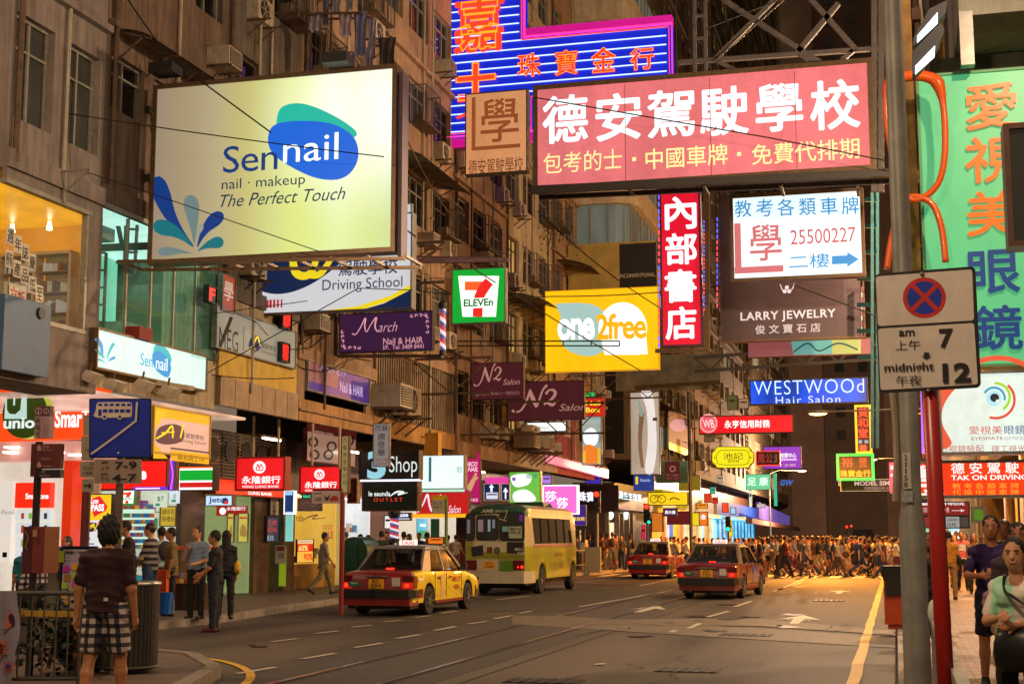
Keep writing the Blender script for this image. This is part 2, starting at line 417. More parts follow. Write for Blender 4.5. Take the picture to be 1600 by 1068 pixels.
prp=lit('#371a3c',.75);pk=lit('#d99aa8',.85)
def curl(x,y,w,h,flip=1):
    return[('r',[(x,y+flip*h*.5),(x+w*.3,y-flip*h*.5),(x+w*.55,y+flip*h*.4),(x+w*.8,y-flip*h*.4),(x+w,y)],[1.2,2.4,1.6,2.2,1],pk)]
def vine(P):
    out=[]
    for i in range(len(P)-1):
        (x0,y0),(x1,y1)=P[i],P[i+1];n=4
        for k in range(n):
            x=x0+(x1-x0)*(k+.5)/n;y=y0+(y1-y0)*(k+.5)/n
            out.append(('a',(x,y,1.2,2.5,k*90+20,k*90+290),pk))
    return out
sign('shop_sign','dark purple nail and hair salon sign with pink script lettering','sign',PY(35.5),(530,488,676,549),.2,prp,paint('#2a1420'),.02,
     [('r',[(550,521),(556,522),(563,512),(571,497),(570,510),(573,518),(580,506),(588,496),(586,509),(589,517),(592,517)],[2,1.4,1.6,2.2,2,1.4,1.4,2.4,2.4,1.8,1.2],pk),
      ('t','arch',(591,503,621,518),pk,{'shear':.4,'bold':-.01}),('t','Nail & HAIR',(599,527,661,537),pk),('t','I/F.  Tel: 3489 8441',(599,538,662,545),pk)]
     +vine([(535,515),(536,543),(565,543)])+vine([(640,494),(668,491),(668,522)]))
b=MB();root=thing('steel_bracket','red-brown crossed steel bracket left of the purple salon sign','bracket',(-15.3,35.6,6.2))
for q in((474,486,532,486),(474,556,690,556),(474,486,525,555),(525,486,474,555),(525,486,525,556),(474,486,474,556)):
    b.bar(atY(q[0],q[1],35.6),atY(q[2],q[3],35.6),.09)
b.build('bracket_arm',rust,root)

def barber(px_,y0,y1,Y,w,lab):
    p0=atY(px_,y1,Y);p1=atY(px_,y0,Y);root=thing('barber_pole',lab,'barber pole',p0);n=12;b=MB();H_=p1.z-p0.z;rr=w/2
    K=40
    vs=[];
    for i in range(K+1):
        for j in range(n):
            a=2*math.pi*j/n;vs.append((p0.x+rr*math.cos(a),p0.y+rr*math.sin(a),p0.z+H_*i/K))
    fs=[];mi=[]
    for i in range(K):
        for j in range(n):
            fs.append((i*n+j,i*n+(j+1)%n,(i+1)*n+(j+1)%n,(i+1)*n+j));mi.append(int((j+i*1.0)%12//4)%3)
    b.add(vs,fs);b.mi=mi;b.build('striped_cylinder',[lit('#d8cfd0',.9),lit('#c02a38',.9),lit('#3b4a8c',.8)],root)
    b=MB();b.tube([p0-Vector((0,0,.12)),p0+Vector((0,0,.02))],rr*1.2,12);b.ball(p1+Vector((0,0,.1)),rr*1.5,10,8);b.tube([p1+Vector((0,0,-.02)),p1+Vector((0,0,.06))],rr*1.2,12);b.build('cap',blk,root)
barber(692,482,548,35.4,.16,'barber pole hanging at the end of the purple salon sign')

gS=lit('#0c9a2f',1.0);wS=lit('#f4fff4',1.1);rS=lit('#d8261f',1.0);oS=lit('#ee5a24',1.0);gD=lit('#05742a',.8)
def seven_els(x0,y0,x1,y1):
    X=lambda t:x0+(x1-x0)*t;Yv=lambda t:y0+(y1-y0)*t
    P=lambda L:[(X(a),Yv(c))for a,c in L]
    return[('p',P([(.12,.14),(.88,.14),(.82,.88),(.20,.88)]),wS),
            ('p',P([(.24,.24),(.62,.24),(.54,.40),(.24,.40)]),oS),
            ('r',P([(.70,.24),(.60,.36),(.50,.56),(.48,.88)]),[(x1-x0)*v for v in(.18,.19,.18,.18)],rS),
            ('b',(X(.22),Yv(.54),X(.78),Yv(.72)),wS),
            ('t','ELEVEn',(X(.22),Yv(.555),X(.77),Yv(.69)),gD,{'bold':.035})]
root=sign('shop_sign','square green convenience store sign with a big red seven on a steel pole','sign',PY(41),(706,419,790,505),.28,gS,alu,.03,seven_els(706,419,790,505))
b=MB();b.bar(atY(640,408,41.1),atY(796,406,41.1),.13);b.bar(atY(646,401,42.5),atY(796,404,41.2),.07);b.build('hanging_pole',mat('mauve pole','#8a6f7d',.5,.3),root)

mar=lit('#4a1b22',.62);scr=lit('#c0867c',.62)
def n2(x0,y0,x1,y1):
    X=lambda t:x0+(x1-x0)*t;Yv=lambda t:y0+(y1-y0)*t;w=(x1-x0);P=lambda L:[(X(a),Yv(c))for a,c in L]
    return[('r',P([(.06,.66),(.08,.71),(.15,.68),(.21,.52),(.27,.22)]),[w*v for v in(.03,.022,.02,.025,.03)],scr),
            ('r',P([(.265,.19),(.30,.40),(.345,.60)]),[w*v for v in(.02,.05,.03)],scr),
            ('r',P([(.35,.59),(.385,.38),(.42,.2),(.47,.09)]),[w*v for v in(.015,.022,.022,.03)],scr),
            ('r',P([(.455,.30),(.49,.21),(.545,.21),(.565,.29),(.53,.40),(.44,.53)]),[w*v for v in(.035,.02,.03,.038,.03,.02)],scr),
            ('r',P([(.43,.54),(.47,.50),(.53,.55),(.57,.49)]),[w*v for v in(.02,.03,.035,.015)],scr),
            ('t','Salon',(X(.61),Yv(.52),X(.93),Yv(.68)),scr,{'shear':.3})]
sign('shop_sign','smaller maroon salon sign with a telephone number, upper left of the pair','sign',PY(47),(736,566,818,624),.22,mar,paint('#3d2420'),.03,
     n2(736,562,818,619)+[('t','☎ 2572 4666 (一樓設店)',(742,611,812,618),lit('#a5746c',.5),{'bold':.0})])
sign('shop_sign','larger maroon salon sign without a number, lower right of the pair','sign',PY(50),(793,595,913,656),.24,mar,paint('#3d2420'),.03,n2(793,595,925,663))

yl=lit('#f3b70d',1.0,.08);pale=lit('#9fc3bd',.85);w2=lit('#fdfdf8',1.05);ylt=lit('#e9ab10',.95)
root=sign('shop_sign','big yellow mobile phone sign with pale blue and white speech bubbles','sign',PY(55),(852,451,1029,579),.3,yl,lit('#d99a08',.8),.03,
     [('s',[(872,480),(900,473),(932,478),(946,495),(948,530),(940,550),(915,556),(885,545),(873,520),(876,495)],pale),
      ('p',[(868,474),(900,473),(880,500)],pale),
      ('e',(973,513,38,41),w2),('p',[(975,553),(1009,520),(1012,553)],w2),('p',[(940,535),(1000,554),(945,554)],w2),
      ('t','one',(871,497,929,531),w2,{'bold':.03,'space':.9}),('t','2free',(931,489,1010,530),ylt,{'bold':.025,'space':.9})])
b=MB()
pa=[atY(668,540,46),atY(968,540,46)];
for dz in(0,.16):b.bar(pa[0]+Vector((0,0,dz)),pa[1]+Vector((0,0,dz)),.04)
for k in range(8):
    p=pa[0].lerp(pa[1],k/7);b.bar(p,p+Vector((0,0,.16)),.035)
tag(b.build('ladder_arm',blk,loc=pa[0]),'empty black ladder arm reaching out in front of the yellow sign','bracket')

sign('banner','olive and black banner above the yellow mobile phone sign','banner',PY(64),(888,379,1026,450),.1,mat('olive banner','#a89250',.8,0,.25,1.5),dk,.0,
     [('b',(968,380,1025.5,449),paint('#1c1a1a',.8)),('t','UNCONVENTIONAL',(966,427,1024,433),paint('#c9bfa6',.6))])
sign('banner','dark grey banner below the yellow sign and the red vertical sign','banner',PY(60),(962,554,1125,609),.1,mat('dark banner','#5c574a',.8,0,.5,1.6),dk,.0)

def neon():
    pl=PY(46);Y=46
    root=thing('neon_sign','tall L-shaped blue neon jewellery sign with red characters and pink border','sign',(-13,46,13.4))
    bluep=emi('neon blue panel','#0a2be0',.62,.12);wb=lit('#b9d0ff',1.5);pkn=lit('#ff2f8e',1.6);rdn=lit('#ff3a20',1.25);org=lit('#ff8a20',1.5);mg=emi('magenta side','#c01080',.9)
    P=[(690,-110),(820,-118),(820,55),(1050,42),(1050,118),(740,140),(740,215),(690,218)]
    q=[pl.px(*p)for p in P];x0,x1=q[0][0],q[1][0];zt=q[0][1]
    xb=q[3][0];z1=pl.px(935,48)[1];z0=pl.px(935,148)[1];zb=pl.px(745,212)[1];x2=pl.px(835,180)[0]
    L_=[(x0,zb),(x2,zb),(x2,z0),(xb,z0),(xb,z1),(x1,z1),(x1,zt),(x0,zt)]
    b=MB();b.prism(L_[:],pl.to3,-.4,0);b.build('sign_box',[bluep],root)
    b=MB()
    z=zb+.18
    while z<zt:
        xe=x1 if z>z1-.1 else(xb if z>z0 else x2)
        b.tube([(x0+.22,Y-.05,z),(xe-.2,Y-.05,z)],.022,6);z+= .31
    b.build('blue_neon_tube',wb,root)
    for ins,m_,r_ in((.0,pkn,.045),(.1,rdn,.03)):
        b=MB();K=[(x0+ins,zt),(x0+ins,zb+ins),(x2-ins,zb+ins),(x2-ins,z0+ins),(xb-ins,z0+ins),(xb-ins,z1-ins),(x1-ins,z1-ins),(x1-ins,zt)]
        b.tube([(u,Y-.07,v)for u,v in K],r_,6,True);b.build('border_tube',m_,root)
    b=MB();b.box(x1+.02,xb,Y-.02,Y+.4,z1,z1+.32);b.box(x0,x2,Y,Y+.4,zb-.3,zb-.06);b.build('magenta_trim',mg,root)
    for ch,r in(('嘉',(712,-2,787,82)),('士',(714,100,776,158)),('行',(712,-100,787,-16))):
        pr=rect(pl,*r)
        b=MB();put_text(b,pl,ch,pr,.12,.03);b.build('red_character',rdn,root)
        b=MB();put_text(b,pl,ch,pr,.13,.035,outline=.014);b.build('character_tube',org,root)
    b=MB()
    put_text(b,pl,'人',rect(pl,714,160,770,185),.12,.03);b.build('red_character',rdn,root)
    for ch,r in(('珠',(810,85,846,122)),('寶',(868,80,904,119)),('金',(925,76,963,115)),('行',(985,76,1023,111))):
        pr=rect(pl,*r)
        b=MB();put_text(b,pl,ch,pr,.12,.02);b.build('red_character',lit('#e8361c',1.1),root)
        b=MB();put_text(b,pl,ch,pr,.13,.02,outline=.012);b.build('character_tube',org,root)
    b=MB()
    for dx in(-.55,-.2):b.bar((x0+dx,Y+.3,zb-1),(x0+dx,Y+.3,zt+2),.07)
    for k in range(14):b.bar((x0-.55,Y+.3,zb+k*.75),(x0+.1,Y+.3,zb+k*.75+.25*(k%2)),.05)
    b.bar((x0-2.5,Y+.3,zb-.4),(x0+1,Y+.3,zb-.35),.1);b.build('side_ladder',mat('pink lit steel','#7a4658',.5,.3),root)
neon()

brn=lit('#a6582c',.55);tan_=lit('#e09a66',.72,.12)
def xue_logo(x0,y0,x1,y1,m_,w):
    return[('b',(x0,y0,x0+w,y1),m_),('b',(x0,y1-w,x1,y1),m_),('t','學',(x0+w*2.4,y0+2,x1-3,y1-w*1.9),m_,{'bold':.008})]
sign('shop_sign','orange-brown driving school sign left of the large pink one','sign',PY(38.5),(727,143,824,271),.3,tan_,paint('#3a2c22'),.03,
     xue_logo(737,152,813,233,brn,6)+[('t','德安駕駛學校',(732,247,817,272),lit('#7a3c20',.5),{'bold':.0})])
pkf=lit('#dc7277',.80,.16);wbl=lit('#e6f7ff',1.02);ylw=lit('#f5e79c',.95)
root=sign('shop_sign','largest sign over the road, pink with six white Chinese characters','sign',PY(37),(833,112,1366,282),.45,pkf,brz,.13,
     [('t',c,r,wbl,{'bold':.024})for c,r in zip('德安駕駛學校',((849,150,917,222),(932,147,1001,218),(1013,142,1084,213),(1095,137,1168,210),(1182,132,1253,204),(1267,126,1342,201)))]+
     [('t','包考的士',(849,236,972,268),ylw,{'bold':.0}),('b',(988,246,994,252),ylw),('t','中國車牌',(1009,229,1137,261),ylw,{'bold':.005}),('b',(1152,238,1158,244),ylw),('t','免費代排期',(1175,221,1343,253),ylw,{'bold':.005})])
b=MB();pl=PY(37)
for x in(860,980,1100,1220,1340):
    p=atY(x,292,36.8);b.bar(p,p+Vector((0,.9,0)),.08)
p=atY(830,297,36.9);q=atY(1440,268,36.9);b.bar(p,q,.2);b.bar(p+Vector((0,.9,0)),q+Vector((0,.9,0)),.12)
b.build('underframe',dk,root)
for x in(.27,.52,.77):
    b=MB();p=atY(833+x*533,190,37);b.box(p.x-.008,p.x+.008,36.985,36.992,atY(1100,276,37).z,atY(1100,122,37).z);b.build('panel_seam',paint('#8a4a4c'),root)

root=thing('steel_lattice','grey crossed steel lattice above the large pink sign','lattice',(-.5,37.6,13));b=MB()
def ln(x0,y0,x1,y1,w=.12,Y=37.7):b.bar(atY(x0,y0,Y),atY(x1,y1,Y),w)
ln(1085,0,1086,112,.09);ln(1102,0,1103,112,.09)
for y in(25,60,96):ln(1085,y,1103,y,.07)
ln(1060,98,1375,76);ln(1130,0,1290,104,.14);ln(1262,-6,1337,78,.14);ln(1310,6,1245,84,.14);ln(1248,84,1270,100,.12);ln(1337,76,1314,96,.12)
ln(1118,92,1215,-5,.12);ln(1118,95,1150,110,.1);ln(1225,0,1118,95,.03,37.5);ln(1366,-30,1366,300,.15);ln(1377,-30,1377,300,.15)
for y in range(-20,300,36):ln(1366,y,1377,y+12,.07)
b.build('lattice_member',mat('grey lattice','#57504e',.6,.3),root)

rd=lit('#cf0f2a',1.0,.1);wv=lit('#f6f4ff',1.1)
root=sign('neon_sign','red vertical bookshop sign with four white characters','sign',PY(44),(1032,298,1096,541),.35,rd,mat('mauve frame','#5a2a4a',.5,.3),.06,
     [('t',c,r,wv,{'bold':.03})for c,r in zip('內部書店',((1040,308,1087,357),(1041,365,1088,412),(1040,422,1087,471),(1041,480,1087,529)))])
b=MB();pb=lit('#5b63ff',1.3);pr=lit('#ff4a6a',1.2)
pl=PY(44)
for k in range(22):
    p=atY(1029.5,305+k*11,43.95);b.m(k//5%2).bar(p,p+Vector((0,0,-.13)),.09,.03)
    p=atY(1100,345+k*6.5,43.95);b.m((k//3)%2).bar(p,p+Vector((0,0,-.06)),.06,.03)
b.build('blinking_tubes',[pb,pr],root)
b=MB();b.bar(atY(1024,548,43.9),atY(1110,548,43.9),.12);p=atY(1104,300,44.1);q=atY(1104,545,44.1);b.bar(p,q,.18);b.build('support_post',brz,root)

wb_=lit('#e4f6f6',1.0,.06);cy_=lit('#2a8fd0',.85);rr_=lit('#c45562',.85)
sign('shop_sign','white driving lesson sign with telephone number and blue arrow','sign',PY(41.5),(1141,299,1351,436),.35,wb_,brz,.1,
     [('t',c,(1148+k*33.5,312-k*.9+(k==0)*1,1174+k*33.5,339-k*.9),cy_,{'bold':.005})for k,c in enumerate('教考各類車牌')]+
     xue_logo(1148,349,1224,426,lit('#c96a70',.85),10)+[('t','25500227',(1235,357,1337,380),rr_,{'bold':.0}),('t','二樓',(1233,397,1296,419),cy_,{'bold':.005}),
      ('p',[(1300,400),(1324,399),(1324,394),(1342,405),(1324,417),(1324,412),(1300,413)],cy_)])

root=sign('shop_sign','dark brown jewellery sign under the white telephone sign','sign',PY(44.5),(1124,300,1349,531),.3,mat('brown face','#43343a',.5,0,.2,2),brz,.05,
     [('t','LARRY JEWELRY',(1157,485,1306,502),lit('#d8cbd0',.8),{'bold':.02,'space':1.1}),('t','俊 文 寶 石 店',(1180,506,1282,520),lit('#cfc3c6',.75),{'bold':.01}),
      ('e',(1226,455,3.2,3.2),lit('#d8cbd0',.8)),('e',(1233,455,3.2,3.2),lit('#d8cbd0',.8)),('e',(1229.5,449,3.2,3.2),lit('#d8cbd0',.8)),
      ('r',[(1219,444),(1222,452),(1226,455)],1.5,lit('#d8cbd0',.8)),('r',[(1241,443),(1238,451),(1233,455)],1.5,lit('#d8cbd0',.8)),('t','®',(1220,309,1224,313),lit('#d8cbd0',.8))])
b=MB()
for k in range(16):
    p=atY(1120.5,340+k*9,44.3);b.m(k//4%2).bar(p,p+Vector((0,0,-.11)),.08,.03)
b.build('blinking_tubes',[pb,pr],root)
b=MB()
for k in range(9):
    p=atY(1346.5,448+k*9,44.3);b.m(k%2).bar(p,p+Vector((0,0,-.15)),.1,.03)
b.build('striped_trim',[lit('#b56a78',.7),lit('#cfd6c0',.8)],root)
sign('banner','colourful painted board lying under the brown jewellery sign','banner',PY(46),(1168,530,1362,556),.15,lit('#a65a5a',.55),rust,.02,
     [('p',[(1236,533),(1300,530),(1300,553),(1240,554)],lit('#6fb5ae',.6)),('p',[(1300,531),(1345,530),(1345,552),(1300,553)],lit('#b4b96a',.7)),('r',[(1240,550),(1262,536),(1280,548),(1310,536),(1340,546)],2.5,lit('#2a5a60',.5))])

root=thing('steel_lattice','teal painted steel mast beside the white telephone sign','lattice',(-.9,43,6));b=MB()
for x in(1363,1371):b.bar(atY(x,300,43),atY(x,700,43),.09)
for y in range(312,560,41):b.bar(atY(1340,y,43.2),atY(1371,y,43),.12)
b.build('mast_member',mat('teal steel','#2f6266',.5,.2),root)

bl=lit('#0a4ad8',1.0,.55)
sign('shop_sign','long dark blue hair salon sign hanging over the crossing','sign',PY(55),(1171,591,1356,631),.3,bl,paint('#101018'),.05,
     [('t','WESTWOOd',(1178,593,1350,615),lit('#bfe0ff',1.1),{'space':1.1,'bold':-.012}),('t','Hair Salon',(1212,618,1313,630),lit('#c8dcf6',.9),{'bold':.0,'space':1.2})])
b=MB();root=thing('sign_truss','dark steel truss spanning above the blue hair salon sign','lattice',(-6,56,7.6))
p0,p1=atY(1085,580,56),atY(1440,556,56)
for dz in(0,.55):b.bar(p0+Vector((0,0,dz)),p1+Vector((0,0,dz)),.12)
for k in range(14):b.bar(p0.lerp(p1,k/14)+Vector((0,0,0 if k%2 else .55)),p0.lerp(p1,(k+1)/14)+Vector((0,0,.55 if k%2 else 0)),.07)
b.build('truss_member',dk,root)

sign('shop_sign','long red finance company sign with a round pink emblem','sign',PY(74),(1092,648,1240,677),.35,lit('#dd0f1c',1.0,.05),dk,.05,
     [('e',(1107,661,14,15),lit('#e9a0a6',.9)),('e',(1107,661,11.5,12.5),lit('#dd5560',.9)),('t','WB',(1098,655,1116,668),lit('#ffdfe0',1),{'bold':.0,'shear':-.2}),('t','永亨信用財務',(1132,656,1203,668),lit('#ffffff',1.05),{'bold':.02})])

def octa(cx,cy_,rx,ry,k=.25):
    return[(cx-rx*(1-k),cy_-ry),(cx+rx*(1-k),cy_-ry),(cx+rx,cy_-ry*.4),(cx+rx,cy_+ry*.4),(cx+rx*(1-k),cy_+ry),(cx-rx*(1-k),cy_+ry),(cx-rx,cy_+ry*.4),(cx-rx,cy_-ry*.4)]
pl=PY(84);root=thing('shop_sign','yellow octagonal restaurant plaque with black characters','sign',(-10,84,7))
b=MB();b.prism([pl.px(*p)for p in octa(1145,714,33,17)],pl.to3,-.3,0);b.build('sign_box',dk,root)
els_on(root,pl,[('p',octa(1145,714,32,16),lit('#e8d81c',1.0)),('t','池記',(1130,707,1161,717),blk),('t','雲吞麵',(1137,718,1155,722),blk)]+
    [('r',octa(1145,714,25,11)+[octa(1145,714,25,11)[0]],.8,blk)]+[('a',(1145+sx*28,714+sy*11,.8,1.6,0,300),blk)for sx in(-1,1)for sy in(-1,0,1)])
sign('neon_sign','dark restaurant sign with red neon border beside the yellow octagonal plaque','sign',PY(90),(1181,704,1219,727),.3,paint('#2a1014'),emi('red border','#e0301c',1.2),.06,[('t','鳳公',(1184,708,1207,723),lit('#a8322c',.8),{'bold':.01}),('t','上海',(1209,708,1214,722),lit('#b0766c',.8))])
sign('shop_sign','violet light box behind the red neon bordered sign','sign',PY(96),(1193,697,1252,732),.3,lit('#8a35b4',1.0,.1),dk,.03,[('t','按摩中心',(1219,707,1244,715),W_,{'bold':.01}),('b',(1220,716,1245,719),lit('#d9b0e8',1)),('t','小時・個人護理',(1213,724,1243,728),lit('#f0c0a0',.9))])
sign('shop_sign','pale green massage parlour sign below the yellow octagonal plaque','sign',PY(92),(1165,740,1204,765),.3,lit('#5fc08c',1.0),dk,.03,[('t','足 康',(1168,745,1200,758),lit('#d6ffe6',1.1),{'bold':.02})])
sign('neon_sign','narrow neon sign with red characters between two yellow borders','sign',PY(78),(1336,632,1362,708),.3,paint('#3a1210'),lit('#e8b820',1.2),.12,
     [('t',c,(1341,637+k*16,1356,651+k*16),lit('#ff3a20',1.2),{'bold':.02})for k,c in enumerate(['黃','和','堂'])]+[('t','足 浴',(1341,687,1357,692),lit('#a8d8ff',1.2)),('t','養',(1342,694,1355,706),lit('#ff5a20',1.2),{'bold':.02})])
root=sign('neon_sign','green bordered neon jeweller sign on the right above the crossing','sign',PY(74),(1307,708,1366,750),.3,paint('#34241c'),emi('green neon','#18e848',1.3),.13,
     [('t','裕',(1315,714,1333,729),lit('#ff4a20',1.2),{'bold':.0}),('t','豐',(1342,714,1355,729),lit('#c8541c',.9)),('t','珠寶金行',(1313,734,1360,744),lit('#f0b818',1.2),{'bold':.01})])
sign('shop_sign','dark sign with pale lettering under the green bordered neon sign','sign',PY(76),(1313,748,1400,767),.2,paint('#2c2220'),alu,.04,[('t','MODEL SIM',(1335,751,1390,758),lit('#c9a8a0',.8),{'bold':.03}),('t','銅鑼灣駱克道14樓',(1350,760,1393,764),lit('#a89088',.7))])
# ================================================================== the ground
def asphalt():
    m,N,L,b=_new('asphalt');tc=N.new('ShaderNodeTexCoord')
    n1=N.new('ShaderNodeTexNoise');n1.inputs['Scale'].default_value=.35;n1.inputs['Detail'].default_value=6
    mp=N.new('ShaderNodeMapping');mp.inputs[3].default_value=(1.6,.25,1);L.new(tc.outputs['Object'],mp.inputs[0]);L.new(mp.outputs[0],n1.inputs['Vector'])
    n2=N.new('ShaderNodeTexNoise');n2.inputs['Scale'].default_value=60;n2.inputs['Detail'].default_value=3;L.new(tc.outputs['Object'],n2.inputs['Vector'])
    r=N.new('ShaderNodeValToRGB');r.color_ramp.elements[0].position=.36;r.color_ramp.elements[1].position=.62
    r.color_ramp.elements[0].color=(.034,.026,.018,1);r.color_ramp.elements[1].color=(.105,.080,.052,1);L.new(n1.outputs[0],r.inputs[0])
    mx=N.new('ShaderNodeMix');mx.data_type='RGBA';mx.blend_type='MULTIPLY';mx.inputs[0].default_value=.55
    L.new(r.outputs[0],mx.inputs[6]);L.new(n2.outputs[1],mx.inputs[7]);
    g=N.new('ShaderNodeHueSaturation');g.inputs['Saturation'].default_value=.8;g.inputs['Value'].default_value=1.35;L.new(mx.outputs[2],g.inputs['Color'])
    L.new(g.outputs[0],b.inputs['Base Color'])
    rr=N.new('ShaderNodeMapRange');rr.inputs[3].default_value=.5;rr.inputs[4].default_value=.85;b.inputs['Specular IOR Level'].default_value=.22;L.new(n1.outputs[0],rr.inputs[0]);L.new(rr.outputs[0],b.inputs['Roughness'])
    bp=N.new('ShaderNodeBump');bp.inputs['Strength'].default_value=.35;bp.inputs['Distance'].default_value=.01;L.new(n2.outputs[0],bp.inputs['Height']);L.new(bp.outputs[0],b.inputs['Normal'])
    return m
asp=asphalt();nn=asp.node_tree.nodes
b=MB();b.add([(-70,-30,0),(70,-30,0),(70,700,0),(-70,700,0)],[(0,1,2,3)]);tag(b.build('road',asp),kind='structure')
conc=mat('tram concrete','#6b6258',.7,0,.25,3,.3);pave=mat('pavement','#5a4c40',.62,0,.3,3,.3)
kerbm=mat('kerb stone','#7a7063',.7,0,.3,4,.3);wpaint=mat('road paint','#a9a08c',.6,0,.35,14,.1);ypaint=mat('yellow paint','#c79a22',.6,0,.35,14,.1)
drk=mat('worn asphalt','#2b2722',.8,0,.3,6,.2);ltas=mat('pale asphalt band','#5c5344',.7,0,.3,5,.2);railm=mat('rail steel','#8a8078',.22,.95,.2,20)

def sheet(name,pts,m_,z,par=None):
    b=MB();b.add([(x,y,z)for x,y in pts],[tuple(range(len(pts)))]);return tag(b.build(name,m_),kind='structure')
sheet('tram_bed',[(-8.0,5),(-5.3,5),(-5.3,190),(-8.0,190)],mat('tram bed','#3a342b',.6,0,.3,2.5,.3),.004)
def gp(*q):
    return[(gnd(x,y).x,gnd(x,y).y)for x,y in q]
sheet('repair_band',gp((800,962),(880,962),(1400,996),(1400,1012),(1100,994),(800,975)),ltas,.008)
sheet('repair_band',gp((880,968),(1180,966),(1395,986),(1395,992),(1180,978),(880,975)),ltas,.012)
sheet('dark_patch',gp((790,925),(1080,905),(1060,917),(905,955),(760,955)),drk,.008)
root=thing('tram_rail','near side steel tram rail set in its groove','tram rail',(-5.9,5,0));
def rail(root,x):
    b=MB();b.box(x-.04,x+.04,5,190,.006,.017);b.build('rail_head',railm,root)
    b=MB();b.box(x+.045,x+.10,5,190,.005,.0075);b.build('flange_groove',mat('groove','#0c0b0a',.9),root)
rail(root,-5.85)
root=thing('tram_rail','far side steel tram rail nearer the taxis on the left','tram rail',(-7.1,5,0));rail(root,-7.08)
b=MB();b.box(-5.0,-4.97,5,60,.004,.006);tag(b.build('expansion_joint',mat('groove','#0c0b0a',.9)),kind='structure')

def dash(x0,y0,x1,y1,w=.11,m_=None,nm='lane_dash'):
    a=gnd(x0,y0);c=gnd(x1,y1);d=(c-a).normalized();n=Vector((-d.y,d.x,0))*w/2
    b=MB();b.add([(*(a-n).xy,.014),(*(a+n).xy,.014),(*(c+n).xy,.014),(*(c-n).xy,.014)],[(0,1,2,3)])
    return tag(b.build(nm,m_ or wpaint),kind='structure')
for q in((371,1053,430,1043),(472,1030,524,1021),(555,1012,598,1005),(620,998,655,992),(680,985,712,979),(732,975,760,971),(772,967,798,962),(812,958,830,955),
          (425,1003,465,998),(493,990,528,986),(550,980,580,977),(600,972,628,969),(648,965,672,962),(690,958,712,955),(776,937,826,931),
          (1048,988,1056,985),(1076,982,1094,974),(1106,964,1138,955),(1148,948,1175,939),(1208,924,1226,918),(1238,915,1254,909),(932,1039,944,1037)):
    dash(*q)
for q in((905,948,1052,922),(840,918,935,911),(880,912,1010,900),(1000,915,1048,905),(1215,922,1262,902)):dash(*q,w=.1,nm='lane_line')
def arrow(x,y,s=1.0):
    c=gnd(x,y);P=[(-.08,-1.2),(.08,-1.2),(.08,.6),(.42,.2),(.42,.5),(0,1.6),(-.42,.5),(-.42,.2),(-.08,.6)]
    P=[(-.09,-1.6),(.09,-1.6),(.12,.3),(.45,-.1),(0,1.9),(-.45,-.1),(-.12,.3)]
    b=MB();b.add([(c.x+u*s*1.1,c.y+v*s,.014)for u,v in P],[tuple(range(len(P)))]);tag(b.build('lane_arrow',wpaint),kind='structure')
arrow(1012,952,.9);arrow(1248,968,.9);arrow(1312,925,.8)

for x0,x1 in((-.62,-.47),):sheet('yellow_line',[(x0+.012*math.sin(k*2.1),8+k*1.5)for k in range(37)]+[(x1+.012*math.sin(k*2.7+1),8+k*1.5)for k in range(36,-1,-1)],ypaint,.02)
for k in range(13):sheet('crossing_bar',[(-12.6+k*.98,61),(-12.1+k*.98,61),(-12.1+k*.98,65),(-12.6+k*.98,65)],wpaint,.012)
stain=mat('oil stain','#0e0c0a',.45,0,.4,9)
for k in range(34):
    x=rnd.choice([-11.6,-10.2,-9.0,-4.4,-3.2,-1.9])+rnd.gauss(0,.3);y=rnd.uniform(13,56);r_=rnd.uniform(.08,.3)
    sheet('oil_stain',[(x+r_*(.8+.35*math.sin(3*a+k))*math.cos(a),y+r_*1.6*(.8+.3*math.cos(2*a+k))*math.sin(a))for a in[t*math.pi/7 for t in range(14)]],stain,.0132)
for k in range(9):
    x=rnd.uniform(-12,-1.2);y=rnd.uniform(14,44);b=MB();P=[(x+rnd.gauss(0,.05)+t*rnd.uniform(.05,.2),y+t*.55+rnd.gauss(0,.08))for t in range(9)]
    A,B=ribbon_pts(P,.022);b.add([(u,v,.0175)for u,v in A+B],[(i,i+1,len(A)+i+1,len(A)+i)for i in range(len(A)-1)]);tag(b.build('road_crack',MC['groove']),kind='structure')

def cover(x,y,w,l,label):
    c=gnd(x,y);t=thing('drain_cover',label,'drain cover',(c.x,c.y,.004));b=MB();b.box(c.x-w/2,c.x+w/2,c.y-l/2,c.y+l/2,.004,.012);b.build('cover_plate',drk,t)
    b=MB()
    for i in range(6):
        xx=c.x-w/2+(i+.5)*w/6;b.box(xx-w/30,xx+w/30,c.y-l*.45,c.y+l*.45,.013,.018)
    b.build('cover_rib',blk,t)
cover(1075,1047,.8,.55,'ribbed drain cover nearest the camera in the middle of the road');cover(1165,992,.9,.7,'drain cover on the pale repair band');cover(1295,938,.8,.9,'small drain cover far up the right lane');cover(850,1064,.9,.5,'drain cover at the bottom edge left of the rails')

def pavement(name,poly,h=.13,m_=pave):
    b=MB();n=len(poly);b.add([(x,y,h)for x,y in poly]+[(x,y,-.05)for x,y in poly],[tuple(range(n))]+[(i,(i+1)%n,n+(i+1)%n,n+i)for i in range(n)])
    return tag(b.build(name,m_),kind='structure')
KL=-13.75

